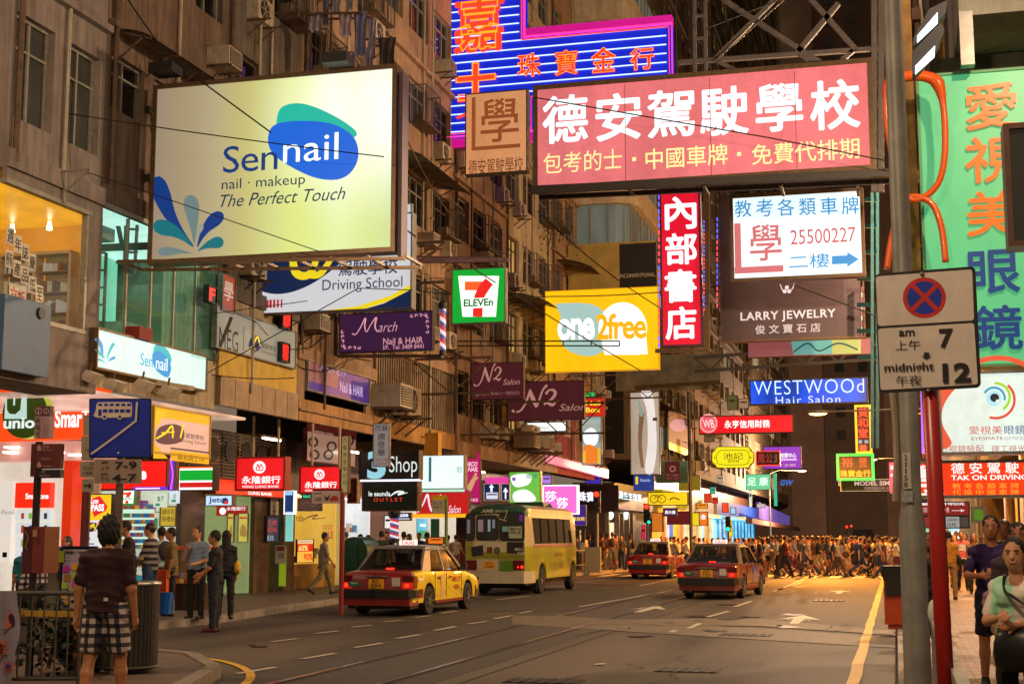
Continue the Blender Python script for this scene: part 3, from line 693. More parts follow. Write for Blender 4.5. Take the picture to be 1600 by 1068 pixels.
farp=[(-30,23.6),(-14.2,23.6),(-13.35,24.2),(-13.1,26),(-13.6,31),(-14.05,36),(-14.1,60),(-13.2,63),(-13.0,75),(-14,90),(-14,210),(-30,210)]
pavement('left_pavement',farp)
def kerb(pts,name='kerb',h=.135,w=.18,L_=1.0):
    q=[];
    for i in range(len(pts)-1):
        a=Vector((*pts[i],0));c=Vector((*pts[i+1],0));n=max(1,round((c-a).length/L_))
        for k in range(n):
            p0=a.lerp(c,k/n);p1=a.lerp(c,(k+.985)/n);q.append((p0,p1))
    root=thing('kerb','kerb','kerb');root['kind']='structure';del root['label'];del root['category']
    for p0,p1 in q:
        b=MB();b.bar(p0+Vector((0,0,h/2)),p1+Vector((0,0,h/2)),w,h+.02);b.build('kerb_stone',kerbm,root)
    return root
kerb(farp[1:9])
nearp=[(-30,5),(-7.4,5),(-7.2,10),(-7.4,14),(-8.1,16.2),(-9.3,17.9),(-10.8,18.7),(-30,19.4)]
pavement('near_left_pavement',nearp);kerb(nearp[2:8])
b=MB()
A,B=ribbon_pts([(-6.9,11),(-7.05,14.2),(-7.75,16.5),(-9.0,18.25),(-10.3,19.0)],.11)
b.add([(x,y,.012)for x,y in A+B],[(i,i+1,len(A)+i+1,len(A)+i)for i in range(len(A)-1)]);tag(b.build('yellow_line',ypaint),kind='structure')

rp_=pavement('right_pavement',[(.18,3),(12,3),(12,210),(.18,210)],.125,mat('paver bed','#4d4038',.8,0,.25,5,.2))
kerb([(.06,6),(.06,70)])
pm=[mat('paver '+c,c,.68,0,.22,8,.25)for c in('#6b4f42','#74584a','#5e473d','#7a6050')]
pmesh=[]
for m_ in pm:
    b=MB();b.box(-.098,.098,-.048,.048,-.03,.0);pmesh.append(b.mesh('brick',m_))
cells=[]
for j in range(260):
    y=10.3+j*.105
    for i in range(18):
        x=.28+i*.208+(j%2)*.104
        cells.append((x,y))
n=0
for x,y in cells:
    px_=1400+x*2347/y
    if n<300 and 1440<px_<1650:
        o=bpy.data.objects.new('brick',pmesh[rnd.randrange(4)]);COL.objects.link(o);o.parent=rp_;o.location=(x,y,.132+rnd.uniform(0,.003));n+=1
        last=(x,y)
b=MB()
for x,y in cells:
    if y>last[1]or(y==last[1]and x>last[0]):
        b.m(rnd.randrange(4));z=.131+rnd.uniform(0,.003);b.add([(x-.098,y-.048,z),(x+.098,y-.048,z),(x+.098,y+.048,z),(x-.098,y+.048,z)],[(0,1,2,3)])
b.build('brick',pm,rp_)['kind']='stuff'
b=MB();b.add([(.3,37.7,.131),(4.2,37.7,.131),(4.2,75,.131),(.3,75,.131)],[(0,1,2,3)]);tag(b.build('far_paving',mat('far paving','#6e5444',.6,0,.25,6,.2)),kind='structure')
# ================================================================== street lamps and added unseen lamps that light the road (warm sodium heads)
def lamp_light(name,loc,power,col,size=.5,spot=None,par=None):
    d=bpy.data.lights.new(name,'POINT' if spot==0 else 'SPOT');d.energy=power;d.color=col;d.shadow_soft_size=size
    if spot!=0:d.spot_size=R_(spot or 150);d.spot_blend=.6
    o=bpy.data.objects.new(name,d);COL.objects.link(o);o.location=loc
    if par:o.parent=par;o.location=Vector(loc)-wloc(par)
    return o
def street_lamp(x,y,h,arm,label,power,col,shape='pole',spot=150):
    root=thing('street_lamp',label,'street lamp',(x,y,.13),'street lamps along the road')
    m_=mat('galvanised','#77756e',.45,.6,.2,5)
    b=MB();b.tube([(x,y,.1),(x,y,1.1)],.13,12);b.tube([(x,y,1.1),(x,y,1.25)],[.13,.09],12);b.tube([(x,y,1.25),(x,y,h-.6),(x+arm*.3,y,h-.05),(x+arm,y,h)],[.09,.065,.05,.045],10);b.build('pole',m_,root,smooth=40)
    b=MB();b.loft([[(x+arm-s*.2,y-w_,h-.06),(x+arm-s*.2,y+w_,h-.06),(x+arm-s*.2,y+w_*.8,h+.07),(x+arm-s*.2,y-w_*.8,h+.07)]for s,w_ in((1.2,.08),(0,.16),(-2.2,.15),(-3,.08))]);b.build('lamp_head',m_,root)
    b=MB();b.box(x+arm-.1,x+arm+.42,y-.11,y+.11,h-.1,h-.062);b.build('lens',emi('lamp lens','#ffb060',6),root)
    lamp_light('lamp_light',(x+arm+.2,y,h-.2),power,col,.15,spot,root)
WARM=(1,.62,.30);SOD=(1,.45,.10)
street_lamp(.7,2.0,10,-3.2,'street lamp on the near right kerb behind the camera',2300,(1,.70,.42),spot=0)  # near lamps added out of view to light the road and foreground
street_lamp(-14.3,12.5,9.5,2.2,'street lamp at the near left corner out of view',1500,(1,.68,.42),spot=0)  # also added out of view to light the near road
SOD2=(1,.36,.05)
def added_wall_lamp(y,z,label,power,col,X=4.25):  # lamps added out of sight to light the house fronts and the crossing
    root=thing('added_wall_lamp',label,'street lamp',(X,y,z),'wall lamps on the right hand houses')  # every lamp in this group is added and unseen
    b=MB();b.tube([(X,y,z),(X-.5,y,z+.25),(X-.9,y,z+.25)],.035,8);b.build('bracket_arm',MC['galvanised'],root)
    b=MB();b.loft([[(X-1.3,y-.16,z+.2),(X-1.3,y+.16,z+.2),(X-1.3,y+.1,z+.3),(X-1.3,y-.1,z+.3)],[(X-.8,y-.16,z+.2),(X-.8,y+.16,z+.2),(X-.8,y+.1,z+.32),(X-.8,y-.1,z+.32)]]);b.build('lamp_head',MC['galvanised'],root)
    b=MB();b.box(X-1.25,X-.85,y-.13,y+.13,z+.16,z+.19);b.build('lens',MC['lamp lens'],root)
    lamp_light('lamp_light',(X-1.05,y,z-.3),power,col,.15,0,root)
added_wall_lamp(16,11,'lamp on the right hand house front nearest the camera',1700,(1,.66,.42))  # this and the next two are added unseen lamps
added_wall_lamp(28,11,'lamp on the right hand house front by the pink sign',5200,(1,.68,.42))
added_wall_lamp(42,11.5,'lamp on the right hand house front before the crossing',7500,(1,.68,.4))
def arm_lamp(px_,py_,Y,power,col,label,back):
    p=atY(px_,py_,Y);root=thing('street_lamp',label,'street lamp',(back,Y,.13),'street lamps along the road')
    b=MB();b.tube([(back,Y,.1),(back,Y,p.z-.3),(back+(p.x-back)*.3,Y,p.z+.1),(p.x,Y,p.z+.06)],[.1,.07,.05,.04],8);b.build('pole',mat('galvanised','#77756e',.45,.6,.2,5),root,smooth=40)
    b=MB();b.ball((p.x,Y,p.z+.06),(.55,.22,.12),12,8);b.build('lamp_head',MC['galvanised'],root)
    b=MB();b.ball((p.x,Y,p.z-.02),(.42,.17,.1),12,8);b.build('lens',emi('lamp lens bright','#ffc070',6),root)
    lamp_light('lamp_light',(p.x,Y,p.z-.25),power,col,.2,0 if Y>100 else 165,root)
added_wall_lamp(60,14,'lamp on the right hand house front behind the green sign',4200,(1,.62,.34))  # this and the next two are added unseen lamps
added_wall_lamp(74,8.6,'lamp on the right hand house front behind the eye light box',3200,SOD2,X=4.2)
added_wall_lamp(47,4.3,'low orange lamp under the right hand shop slab',1100,SOD2,X=4.2)
arm_lamp(1278,645,68,19000,SOD2,'street lamp above the crossing beside the green bordered neon sign',3.6)
arm_lamp(1362,717,112,9000,SOD,'small far street lamp left of the grey column',3.4)
arm_lamp(1253,735,150,42000,(1,.6,.35),'farthest street lamp in front of the dark tower',-12.5)
# ================================================================== buildings of the left side
def wall(name,c,streak=.6,var=.25):return mat(name,c,.85,0,var,1.6,.35,streak=streak)
dkglass=mat('dark window','#0b0e10',.12,0,.3,2,spec=.6)
curt=mat('curtain behind glass','#2a2a26',.5,0,.5,3)
gl_lit=emi('lit window warm','#d0a860',.55,.3);gl_cool=emi('lit window cool','#b8d8c8',.6,.3)
frm=mat('window frame','#8b877c',.5,.3,.2,6);rustf=mat('old frame','#4c3c30',.7,.1,.3,6)
corr=mat('corrugated sheet','#7d6c55',.6,.3,.35,3,.2,streak=.6)
acw=mat('aged plastic','#a79b86',.6,0,.25,5,.1,streak=.35);acd=mat('fan grille','#17150f',.6)
WM={}
def win_mesh(w,h,style):
    k=(round(w,2),round(h,2),style)
    if k in WM:return WM[k]
    b=MB();t=.05
    b.box(-.04,.05,0,w,0,t);b.box(-.04,.05,0,w,h-t,h);b.box(-.04,.05,0,t,t,h-t);b.box(-.04,.05,w-t,w,t,h-t)
    nm=max(2,round(w/.75))
    for i in range(1,nm):b.box(-.03,.04,w*i/nm-.025,w*i/nm+.025,t,h-t)
    b.box(-.03,.035,t,w-t,h*.68,h*.68+.045)
    fr=b.mesh('window',frm if style%2==0 else rustf)
    b=MB();b.add([(-.02,t,t),(-.02,w-t,t),(-.02,w-t,h-t),(-.02,t,h-t)],[(0,1,2,3)])
    pn=b.mesh('pane',{0:dkglass,1:dkglass,2:curt,3:gl_lit,4:gl_cool}.get(style,dkglass))
    WM[k]=(fr,pn);return WM[k]
def ob(name,me,par,loc,label=None):
    o=bpy.data.objects.new(name,me);COL.objects.link(o);o.parent=par;o.location=Vector(loc)
    if label:o['label']=label
    return o
def facade(label,y0,y1,X,ztop,wm,z0=4.9,fh=3.1,wins=None,depth=8,shop=3.2,cols=None,name='tenement',style=None,lower=None,sill=.95,wh=1.55,proud=None):
    """house on the left: wall bands and piers with real openings, windows set in them, slab over the pavement"""
    root=thing(name,label,'building',(X-depth/2,(y0+y1)/2,0))
    off=wloc(root);L_=y1-y0
    b=MB();th=.3
    nf=int((ztop-z0)/fh);vis=1.7+860/2222*y1*1.06+2
    for f in range(nf):
        z=z0+f*fh
        if z>vis:break
        b.box(X-th,X,y0+.01,y1-.01,z,z+sill)
        b.box(X-th,X,y0+.01,y1-.01,z+sill+wh,z+fh-.001)
    else:f+=1
    zt=z0+f*fh
    b.box(X-th,X,y0+.01,y1-.01,zt,ztop)
    nb=wins or max(2,round(L_/2.4));bw=L_/nb;ww=bw*.76;pw=bw-ww
    edges=[y0+i*bw for i in range(nb+1)]
    for g in range(f):
        z=z0+g*fh
        for i in range(nb+1):
            a=max(y0+.01,edges[i]-pw/2);c=min(y1-.01,edges[i]+pw/2);b.box(X-th,X,a,c,z+sill,z+sill+wh)
    b.build('wall',wm,root)
    for g in range(f):
        z=z0+g*fh
        for i in range(nb):
            st=style if style is not None else rnd.choice([0,1,0,1,2,0,1,2,0,3 if rnd.random()<.3 else 0,4 if rnd.random()<.25 else 1])
            fr,pn=win_mesh(ww,wh,st)
            w_=ob('window',fr,root,Vector((X-.18,edges[i]+pw/2,z+sill))-off);ob('pane',pn,w_,(0,0,0))
    b=MB();b.box(X-depth,X-th,y0+.02,y1-.02,z0+.02,ztop);b.build('core',mat('room dark','#14110e',.9),root)
    b=MB();b.box(X-depth,X+.12,y0+.005,y1-.005,z0-.34,z0-.001);b.build('floor_slab',wm,root)
    for g in range(1,f):
        z=z0+g*fh
        if rnd.random()<.6:
            b=MB();b.box(X+.002,X+.16,y0+.03,y1-.03,z-.12,z+.02);b.build('cornice',wm,root)
    b=MB()
    yy=y0+.2;b.tube([(X+.09,yy,z0-.2),(X+.09,yy,min(ztop,vis+3))],.055,6);yy2=y1-L_*.45
    b.build('drain_pipe',rust,root)
    b=MB();b.tube([(X+.07,yy2,z0),(X+.07,yy2,min(ztop,vis+3))],.035,6);b.build('drain_pipe',acw,root)
    return root,dict(edges=edges,pw=pw,ww=ww,f=f,z0=z0,fh=fh,X=X)
XF=-14.5
wl=[wall('plaster pink grey','#80746e',.5),wall('plaster tan','#8f7458',.6),wall('plaster ochre','#97795a',.6),wall('plaster olive','#6f6248',.7),wall('plaster brown','#685648',.8),wall('plaster cream','#a39478',.6),wall('plaster grey','#5f574c',.7)]
B_=[]
B_.append(facade('corner house with pale pink plaster and a bookshop lit yellow on the first floor',20.6,23.7,XF,34,wl[0],8.3,3.2,2,wh=1.9,sill=.6,style=2))
B_.append(facade('house of brown streaked concrete panels above the teal lit nail salon floor',23.7,28.7,XF,36,wl[4],8.4,3.3,3,sill=1.6,wh=1.1,style=0))
B_.append(facade('house with a yellow painted band and grey first floor slab beside the nail salon',28.7,33.0,XF,36,wl[6],7.4,3.1,2))
B_.append(facade('tenement with peeling plaster below the violet salon window',33.0,38.6,XF,40,wl[1],6.5,3.1,3))
B_.append(facade('orange-brown tenement whose first floor is clad in corrugated sheet',38.6,46.2,XF,40,wl[2],7.5,3.15,3))
B_.append(facade('tan tenement behind the square green sign',46.2,53,XF,40,wl[1],4.95,3.1,3))
B_.append(facade('ochre tenement with a row of old air conditioners above the shop slab',53,61,XF,42,wl[5],4.95,3.1,3))
B_.append(facade('narrow tenement with the glazed pink-lit stair floor',61,69,XF,44,wl[2],5.3,3.1,3))
B_.append(facade('cream house at the street corner above the dark jewellery shop',69,73,XF,46,wl[5],5.3,3.1,2))
B_.append(facade('house beyond the side street with the yellow shop fascia',80,94,XF,46,wl[3],6.4,3.1,4))
B_.append(facade('brown house behind the red finance sign',94,107,XF,64,wl[4],6.2,3.1,4))
B_.append(facade('pale house above the white and blue shop fascia',107,124,XF,70,wl[0],6.5,3.1,5))
B_.append(facade('far dim tenement on the left side of the street',124,145,XF,90,wl[6],6.5,3.2,5))
B_.append(facade('farthest tenement before the dark tower',145,205,XF,100,wl[3],6.5,3.2,6))

root=thing('balcony_house','house with rounded pale balconies seen above the olive banner','building',(-15,72,14));
for k in range(5):
    z=14.6+k*3.1;b=MB();P=[(-15.2,66.2),(-12.6,66.2),(-11.9,66.6),(-11.6,67.3),(-11.6,74.5),(-11.9,75.2),(-12.6,75.6),(-15.2,75.6)]
    b.prism(P,lambda u,v,d:(u,v,z+d),0,1.15);b.build('balcony',wall('balcony cream','#b3a488',.35),root,smooth=30)
    b=MB();P2=[(-15.2,66.5),(-12.6,66.5),(-12.0,67),(-11.9,74.6),(-12.6,75.3),(-15.2,75.3)];b.prism(P2,lambda u,v,d:(u,v,z+d),1.16,3.08);b.build('glazing',emi('balcony glazing','#8f9a8c',.22,.5),root)
    for q in range(9):
        b=MB();y=66.6+q;b.box(-11.93,-11.86,y,y+.08,z+1.17,z+3.07);b.build('mullion',frm,root)
    for q in range(3):
        b=MB();x=-14.8+q*.9;b.box(x,x+.07,66.42,66.49,z+1.17,z+3.07);b.build('mullion',frm,root)

def tower():
    root=thing('tower_block','huge dark tower block closing the end of the street','building',(-4,215,0));Y=212
    tw=mat('tower dark','#5c4c44',.8,0,.2,.3,.1);tw2=mat('tower fin','#776258',.8,0,.2,.3)
    b=MB();b.box(-22,26,Y,Y+25,0,110);b.build('wall',tw,root)
    for x0,x1 in((-14.3,-9.5),(-1,4.5),(8,12)):
        b=MB();b.box(x0,x1,Y-2.2,Y-.01,0,110);b.build('concrete_pier',tw2,root)

    b=MB();b.box(0,1.3,-.1,.05,0,1.4);me=b.mesh('window',[dkglass])
    for i in range(9):
        for j in range(26):
            x=-22+1+i*3.3
            if-15.6<x<-9 or-2.4<x<4.8:continue
            ob('window',me,root,Vector((x,Y-.06,9+j*3.3))-wloc(root))
    b=MB();p=atY(1202,60,205);q=atY(1202,10,205);b.box(p.x-.5,p.x+.5,205,206,p.z-3,q.z+3);b.build('lit_stair_strip',emi('stair strip','#c9d096',.75),root)
tower()


def right_side():
    X=4.3
    root=thing('shop_house','right hand house with white rendered canopy edge above the optician','building',(X+4,40,0))
    b=MB();b.box(X,X+8,16,77,5.2,60);b.build('wall',wall('plaster right','#5d564c',.6),root)
    b=MB();b.box(X-.25,X+8,15.9,68.1,4.75,5.18);b.build('floor_slab',wl[6],root)

    b=MB();a=atY(1492,78,24);b.box(a.x,a.x+4.5,22.4,26,a.z,a.z+2.5);b.build('canopy_edge',wall('white render','#8f9186',.25),root)
    b=MB();a=atY(1438,100,24.5);b.box(a.x,a.x+6,24.3,26.5,a.z-.45,a.z);b.build('canopy_beam',wall('grey render','#4e4c46',.3),root)
    b=MB();p=atY(1512,104,22.2);b.box(p.x-.1,p.x+.1,22.1,22.3,p.z,p.z+.85);b.build('support_strut',alu,root)
    for y in(28,36,44,52,60):
        b=MB();b.box(X-.05,X+.55,y,y+.9,.1,4.75);b.build('pier',mat('stone pier','#8a6c4a',.5,0,.2,4),root)

    for i,(y0,c)in enumerate(((28.9,'#ffb040'),(36.9,'#ff9a28'),(44.9,'#ffc860'),(52.9,'#ffaa38'))):
        b=MB();b.box(X+.3,X+.35,y0,y0+7.1,.4,4.1);b.build('lit_window',emi('right shop '+c,c,1.0,.3,vert=True),root)
        for k in range(4):
            b=MB();b.box(X+.2,X+.29,y0+k*2.3,y0+k*2.3+.12,.3,4.2);b.build('mullion',dk,root)
    b=MB();b.box(X+.56,X+7,16,68,.1,4.75);b.build('core',mat('room dark','#14110e',.9),root)
    root=thing('far_house','far right hand house row beyond the crossing','building',(X+4,120,0))
    b=MB();b.box(X,X+8,78,205,0,110);b.build('wall',wall('plaster far','#4a3d33',.6),root)
    root=thing('scaffold','bamboo scaffold with netting on the far right house behind the grey pole','scaffold',(3.2,80,0));bm_=mat('bamboo','#8a6a30',.7,0,.3,6)
    for k in range(10):
        x=1.6+(k%3)*.9;y=76+k*.6;b=MB();b.tube([(x,y,6),(x,y,30)],.07,6);b.build('bamboo_pole',bm_,root)
    for k in range(8):
        z=8+k*2.2;b=MB();b.tube([(.8,76.5,z),(4.2,76.5,z+.1)],.05,6);b.build('bamboo_pole',bm_,root)
    b=MB();b.box(1.5,3.6,77.2,77.3,11,15.5);b.build('netting',mat('pale netting','#a58f86',.8,0,.3,4),root)
right_side()

root=thing('pipe_column','tall rusty column wrapped in cables between grey pole and green sign','column',(1,23.6,4.7))
b=MB();a=atY(1420,420,23.5);c=atY(1418,-20,23.5);b.box(a.x-.03,a.x+.19,23.4,23.7,a.z,c.z);b.build('post',mat('yellow brown post','#a07c44',.7,.1,.4,4,.4,streak=.6),root)
for i,(dx,r_)in enumerate(((.26,.045),(.36,.03),(.45,.055))):
    b=MB();P=[(a.x+dx+.02*math.sin(k*1.7+i),23.5-.02*i+.03*math.cos(k*2.1),a.z+(c.z-a.z)*k/14)for k in range(15)];b.tube(P,r_,6);b.build('cable',[rust,acw,dk][i],root)
b=MB()
for k in range(7):
    z=a.z+.4+k*.62;b.box(a.x+.2,a.x+.34,23.35,23.6,z,z+.2)
b.build('clip',rust,root)
# ================================================================== right hand signs
pl=PY(22.5)
def green():
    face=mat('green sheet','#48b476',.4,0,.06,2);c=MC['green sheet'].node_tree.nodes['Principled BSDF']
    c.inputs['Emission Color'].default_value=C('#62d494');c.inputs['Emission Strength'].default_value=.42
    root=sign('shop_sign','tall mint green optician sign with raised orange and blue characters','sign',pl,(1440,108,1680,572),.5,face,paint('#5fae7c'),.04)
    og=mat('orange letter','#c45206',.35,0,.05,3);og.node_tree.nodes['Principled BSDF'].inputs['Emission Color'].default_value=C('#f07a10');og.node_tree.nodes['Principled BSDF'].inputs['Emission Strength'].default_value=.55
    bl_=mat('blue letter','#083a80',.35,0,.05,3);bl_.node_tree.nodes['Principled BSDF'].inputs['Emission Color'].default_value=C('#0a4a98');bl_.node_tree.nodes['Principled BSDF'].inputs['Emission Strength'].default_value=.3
    for ch,r,m_ in(('愛',(1509,132,1590,202),og),('視',(1509,215,1592,285),og),('美',(1511,300,1590,368),og),('眼',(1514,392,1592,458),bl_),('鏡',(1520,478,1596,546),bl_)):
        b=MB();pr=rect(pl,*r)
        for k in range(4):put_text(b,pl,ch,pr,.03+k*.012,.016)
        b.build('raised_character',m_,root)
green()

root=thing('spectacle_sign','giant orange spectacle frame sculpture in front of the green sign','sign',pl.to3(*pl.px(1440,420),.5))
def loopr(P,w):
    Q=smooth_pts(P,6,True);b=MB();b.tube([pl.to3(*pl.px(x,y),.55)for x,y in Q],w,8,close=True);return b
og2=mat('orange lacquer','#e8641a',.3,0,.06,3,coat=.5)
Q=smooth_pts([(1420,322),(1402,290),(1391,240),(1384,180),(1392,145),(1420,136),(1450,138),(1466,152),(1474,200),(1474,260),(1464,300),(1440,322)],6,True)
b=MB();wd=[.05+.055*max(0,1-abs(y-146)/30)for x,y in Q];b.tube([pl.to3(*pl.px(x,y),.55)for x,y in Q],wd,8,close=True);b.build('spectacle_rim',og2,root,smooth=True)
b=MB();Q=smooth_pts([(1386,430),(1392,390),(1404,345),(1420,322),(1440,322),(1458,335),(1470,370),(1476,420)],6);b.tube([pl.to3(*pl.px(x,y),.55)for x,y in Q],.05,8);b.build('spectacle_rim',og2,root,smooth=True)

sign('shop_sign','dark unlit box sign at the right edge over the green sign','sign',PY(18),(1571,190,1680,383),.4,paint('#191b1e',.3),mat('dark bronze','#4a3328',.4,.4),.07)

def flood(quad,glow,lab):
    root=thing('floodlight',lab,'floodlight',atY(quad[0][0],quad[0][1],20),'floodlights above the green sign')
    pl2=PY(20);b=MB();b.prism([pl2.px(*q)for q in quad],pl2.to3,-.25,0);b.build('lamp_housing',paint('#1c2428',.5),root)
    b=MB();b.prism([pl2.px(*q)for q in glow],pl2.to3,.005,.02);b.build('lamp_glass',emi('flood glass','#dfe6ff',2.5),root)
flood([(1427,60),(1452,14),(1480,0),(1478,20),(1440,60),(1428,72)],[(1433,57),(1465,20),(1465,37),(1433,68)],'upper floodlight with blue-white glass')
flood([(1425,82),(1470,36),(1476,46),(1466,72),(1430,118),(1426,116)],[(1430,104),(1461,72),(1460,90),(1430,117)],'lower floodlight with blue-white glass')

eo=lit('#e0593a',.85);
root=sign('shop_sign','white optician light box with a coloured eye emblem and red band','sign',PY(21),(1466,578,1690,709),.35,lit('#dfeee4',.88,.06),alu,.04,
     [('s',[(1467,590),(1530,583),(1500,600),(1476,630),(1472,660),(1487,692),(1467,692)],eo),
      ('a',(1560,645,82,90,215,335),eo),
      ('e',(1553,622,12,12),lit('#a9dbe8',.9)),('e',(1554,621,7,6.5),lit('#2a2e38',.5)),('b',(1556,625,561,630),lit('#dfeee4',.88))if 0 else('b',(1556,624,1561,630),lit('#dfeee4',.88)),
      ('a',(1553,622,15,18.5,210,370),lit('#2a9ac0',.85)),('a',(1556,620,19.5,23.5,-95,60),lit('#9ad02a',.9)),('a',(1556,624,27,31,-50,110),lit('#d8482c',.9)),
      ('t','愛視美',(1514,665,1566,678),lit('#c8503a',.8),{'bold':.0}),('t','眼鏡',(1569,664,1602,678),lit('#2a4a8a',.8),{'bold':.0}),
      ('t','EYESMATE',(1518,682,1567,687),lit('#a04040',.8)),('t','OPTICAL',(1569,682,1603,687),lit('#9a9a9a',.8)),
      ('t','隱形眼鏡驗配',(1456,695,1537,706),lit('#b85a4a',.8),{'bold':.0}),('t','理工視光',(1549,695,1602,706),lit('#b85a4a',.8),{'bold':.0})])
sign('shop_sign','orange-red driving school sign at the right edge with English and Chinese lettering','sign',PY(21.5),(1430,718,1690,777),.35,lit('#ee3a10',1.0,.06),alu,.04,
     [('t','學',(1432,727,1472,768),lit('#ffe8e0',1),{'bold':.03}),('b',(1431,770,1475,775),lit('#ffe8e0',1)),
      ('t','德 安 駕 駛 學',(1486,722,1620,739),lit('#fff0ea',1.05),{'bold':.015}),('t','TAK ON DRIVING SCHOOL',(1486,741,1672,749),lit('#fff0ea',1.05),{'bold':.02}),
      ('t','教 考 各 類 車 牌',(1488,754,1592,763),lit('#f0a030',.95),{'bold':.0}),('t','代 換 中 國 車 牌',(1488,764,1592,773),lit('#f0a030',.95),{'bold':.0})])
sign('shop_sign','dark red sign strip with white characters under the orange-red sign','sign',PY(26),(1436,783,1515,806),.2,lit('#8a1a1c',.7),dk,.02,[('t','醫務所明院',(1440,783,1507,789),W_,{'bold':.0}),('t','書店',(1436,792,1449,800),lit('#e8c8c0',.8)),('p',[(1487,796.5),(1501,796.5),(1501,794.5),(1508,797),(1501,799.5),(1501,797.6),(1487,797.6)],lit('#e8c8c0',.8)),('t','一樓',(1474,792,1483,800),lit('#e8c8c0',.8))])
sign('shop_sign','small notice boards hanging beneath the dark red sign strip','sign',PY(27),(1438,805,1515,825),.1,paint('#8a7f78',.6),dk,.02,[('b',(1440,807,1455,824),lit('#a8423c',.5)),('b',(1478,806,1499,824),lit('#b8b4b0',.6)),('b',(1501,807,1514,824),lit('#5a5248',.5)),('t','招牌廣告',(1480,809,1497,814),blk),('t','出租',(1480,816,1494,822),blk)])
sign('screen','small television screen glowing green beside the right hand shop','screen',PY(28),(1517,791,1541,816),.15,lit('#5f8a24',.6),alu,.05)
sign('shop_sign','small green and white exit style sign under the notice boards','sign',PY(40),(1440,824,1455,831),.1,lit('#0fae4a',.9),dk,.01,[('t','22C',(1447,825,1454,830),W_)])
sign('poster','light blue lit poster at the back of the right hand pavement','poster',PY(70),(1482,823,1500,845),.1,lit('#8ac8dc',.9),alu,.02,[('s',[(1484,838),(1488,830),(1492,836),(1498,828),(1498,842),(1485,842)],lit('#f0f4f4',1))])

b=MB();root=thing('neon_strip','violet and pink neon strip at the left edge of the eye light box','sign',atY(1442,690,24))
for x,c in((1440,'#b060ff'),(1444,'#ff50b0')):
    b=MB();p=atY(x,590,24);q=atY(x+2,708,24);b.tube([p,q],.02,6);b.build('neon_tube',lit(c,1.4),root)

def nowait():
    Y=7.6;root=thing('traffic_sign','no stopping traffic sign with times on a leaning red pole','traffic sign',(.26,Y,.12));
    T=R_(-3.2)
    class PL:
        def px(s,x,y):
            p=atY(x,y,Y);return(p.x,p.z)
        def to3(s,u,v,d=0):return(u,Y-.06-d,v)
    pl=PL();wf=mat('plate white','#cac0b8',.45,0,.08,12,streak=.15);bk=mat('plate border','#16151a',.5);rdp=mat('plate red','#b8281c',.5);blp=mat('plate blue','#0c2fa0',.5)
    def rrect(P,r):
        out=[];n=len(P)
        for i in range(n):
            a=np.array(P[i-1],float);c=np.array(P[i],float);e=np.array(P[(i+1)%n],float)
            p0=c+(a-c)/np.linalg.norm(a-c)*r;p1=c+(e-c)/np.linalg.norm(e-c)*r
            for t in(0,.25,.5,.75,1):out.append(tuple((1-t)**2*p0+2*t*(1-t)*c+t*t*p1))
        return out
    b=MB();b.prism([pl.px(*q)for q in rrect([(1367,431),(1523,419),(1532,607),(1374,616)],9)],pl.to3,-.004,0);b.build('plate',bk,root)
    b=MB();b.prism([pl.px(*q)for q in rrect([(1368.5,435),(1518,424),(1521,503),(1372,512)],5)],pl.to3,.0005,.002);b.build('upper_panel',wf,root)
    b=MB();b.prism([pl.px(*q)for q in rrect([(1372,516),(1521,507),(1527,602),(1376,611)],5)],pl.to3,.0005,.002);b.build('time_panel',wf,root)
    def rot(x,y):return x,y
    els=[('e',(1444,468,33.5,31.5),rdp),('e',(1444,468,27,25.5),blp),('r',[(1425,448),(1464,487)],7,rdp),('r',[(1424,488),(1464,448)],7,rdp),
           ('t','am',(1404.5,518.5,1429,527.5),bk,{'bold':.02}),('t','上午',(1399,534,1438,549),bk),('t','7',(1467,516,1489,546),bk,{'bold':.035}),
           ('p',[(1443,553),(1451,552.5),(1451.3,557.5),(1455,557.3),(1447.3,563),(1439.5,558.3),(1443.3,558)],bk),
           ('t','midnight',(1382,569,1459,585),bk,{'bold':.02}),('t','午夜',(1400,588,1440,604),bk),('t','12',(1472,569,1516,599),bk,{'bold':.035})]
    els_on(root,pl,els,.003,.0006)
    b=MB();b.ball(pl.to3(*pl.px(1440.5,431),.004),.012,8,6);b.ball(pl.to3(*pl.px(1450,612),.004),.01,8,6);b.build('bolt',alu,root)
    b=MB();a=atY(1486,1160,Y);c=atY(1443,440,Y);b.tube([Vector((a.x,Y,.1)),c],.042,14);b.build('pole',mat('red lacquer pole','#9c1a14',.35,0,.2,3,.05,streak=.2),root,smooth=True)
nowait()

Y=13.2;root=thing('lamp_column','thick grey lamp column with a number plate at the right kerb','street lamp',(.2,Y,.12))
gm=mat('grey column','#8c8b84',.5,.2,.25,3,.1,streak=.35)
x0=atY(1432,1000,Y).x;
zc=atY(1420,800,Y).z
b=MB();b.tube([(x0,Y,.1),(x0,Y,zc-.1),(x0,Y,zc+.05),(x0,Y,13)],[.118,.114,.09,.074],20);b.build('pole',gm,root,smooth=30)
b=MB();p=atY(1416,707,Y-.1);q=atY(1416,763,Y-.1);b.box(p.x-.035,p.x+.035,Y-.115,Y-.1,q.z,p.z);b.build('number_plate',mat('plate pale','#c8c2b4',.5),root)
pl=PY(Y-.117)
for k,ch in enumerate('21158'):
    b=MB();put_text(b,pl,ch,rect(pl,1412.8 if ch!='1' else 1414.4,710+k*10.6,1418.2 if ch!='1' else 1416.6,718.5+k*10.6),.002,.008);b.build('numeral',blk,root)
b=MB();p=atY(1419,775,Y-.11);b.box(p.x-.06,p.x+.04,Y-.125,Y-.1,p.z-.05,p.z+.05);b.build('sticker',mat('sticker grey','#9a9ca0',.5,0,.4,40),root)
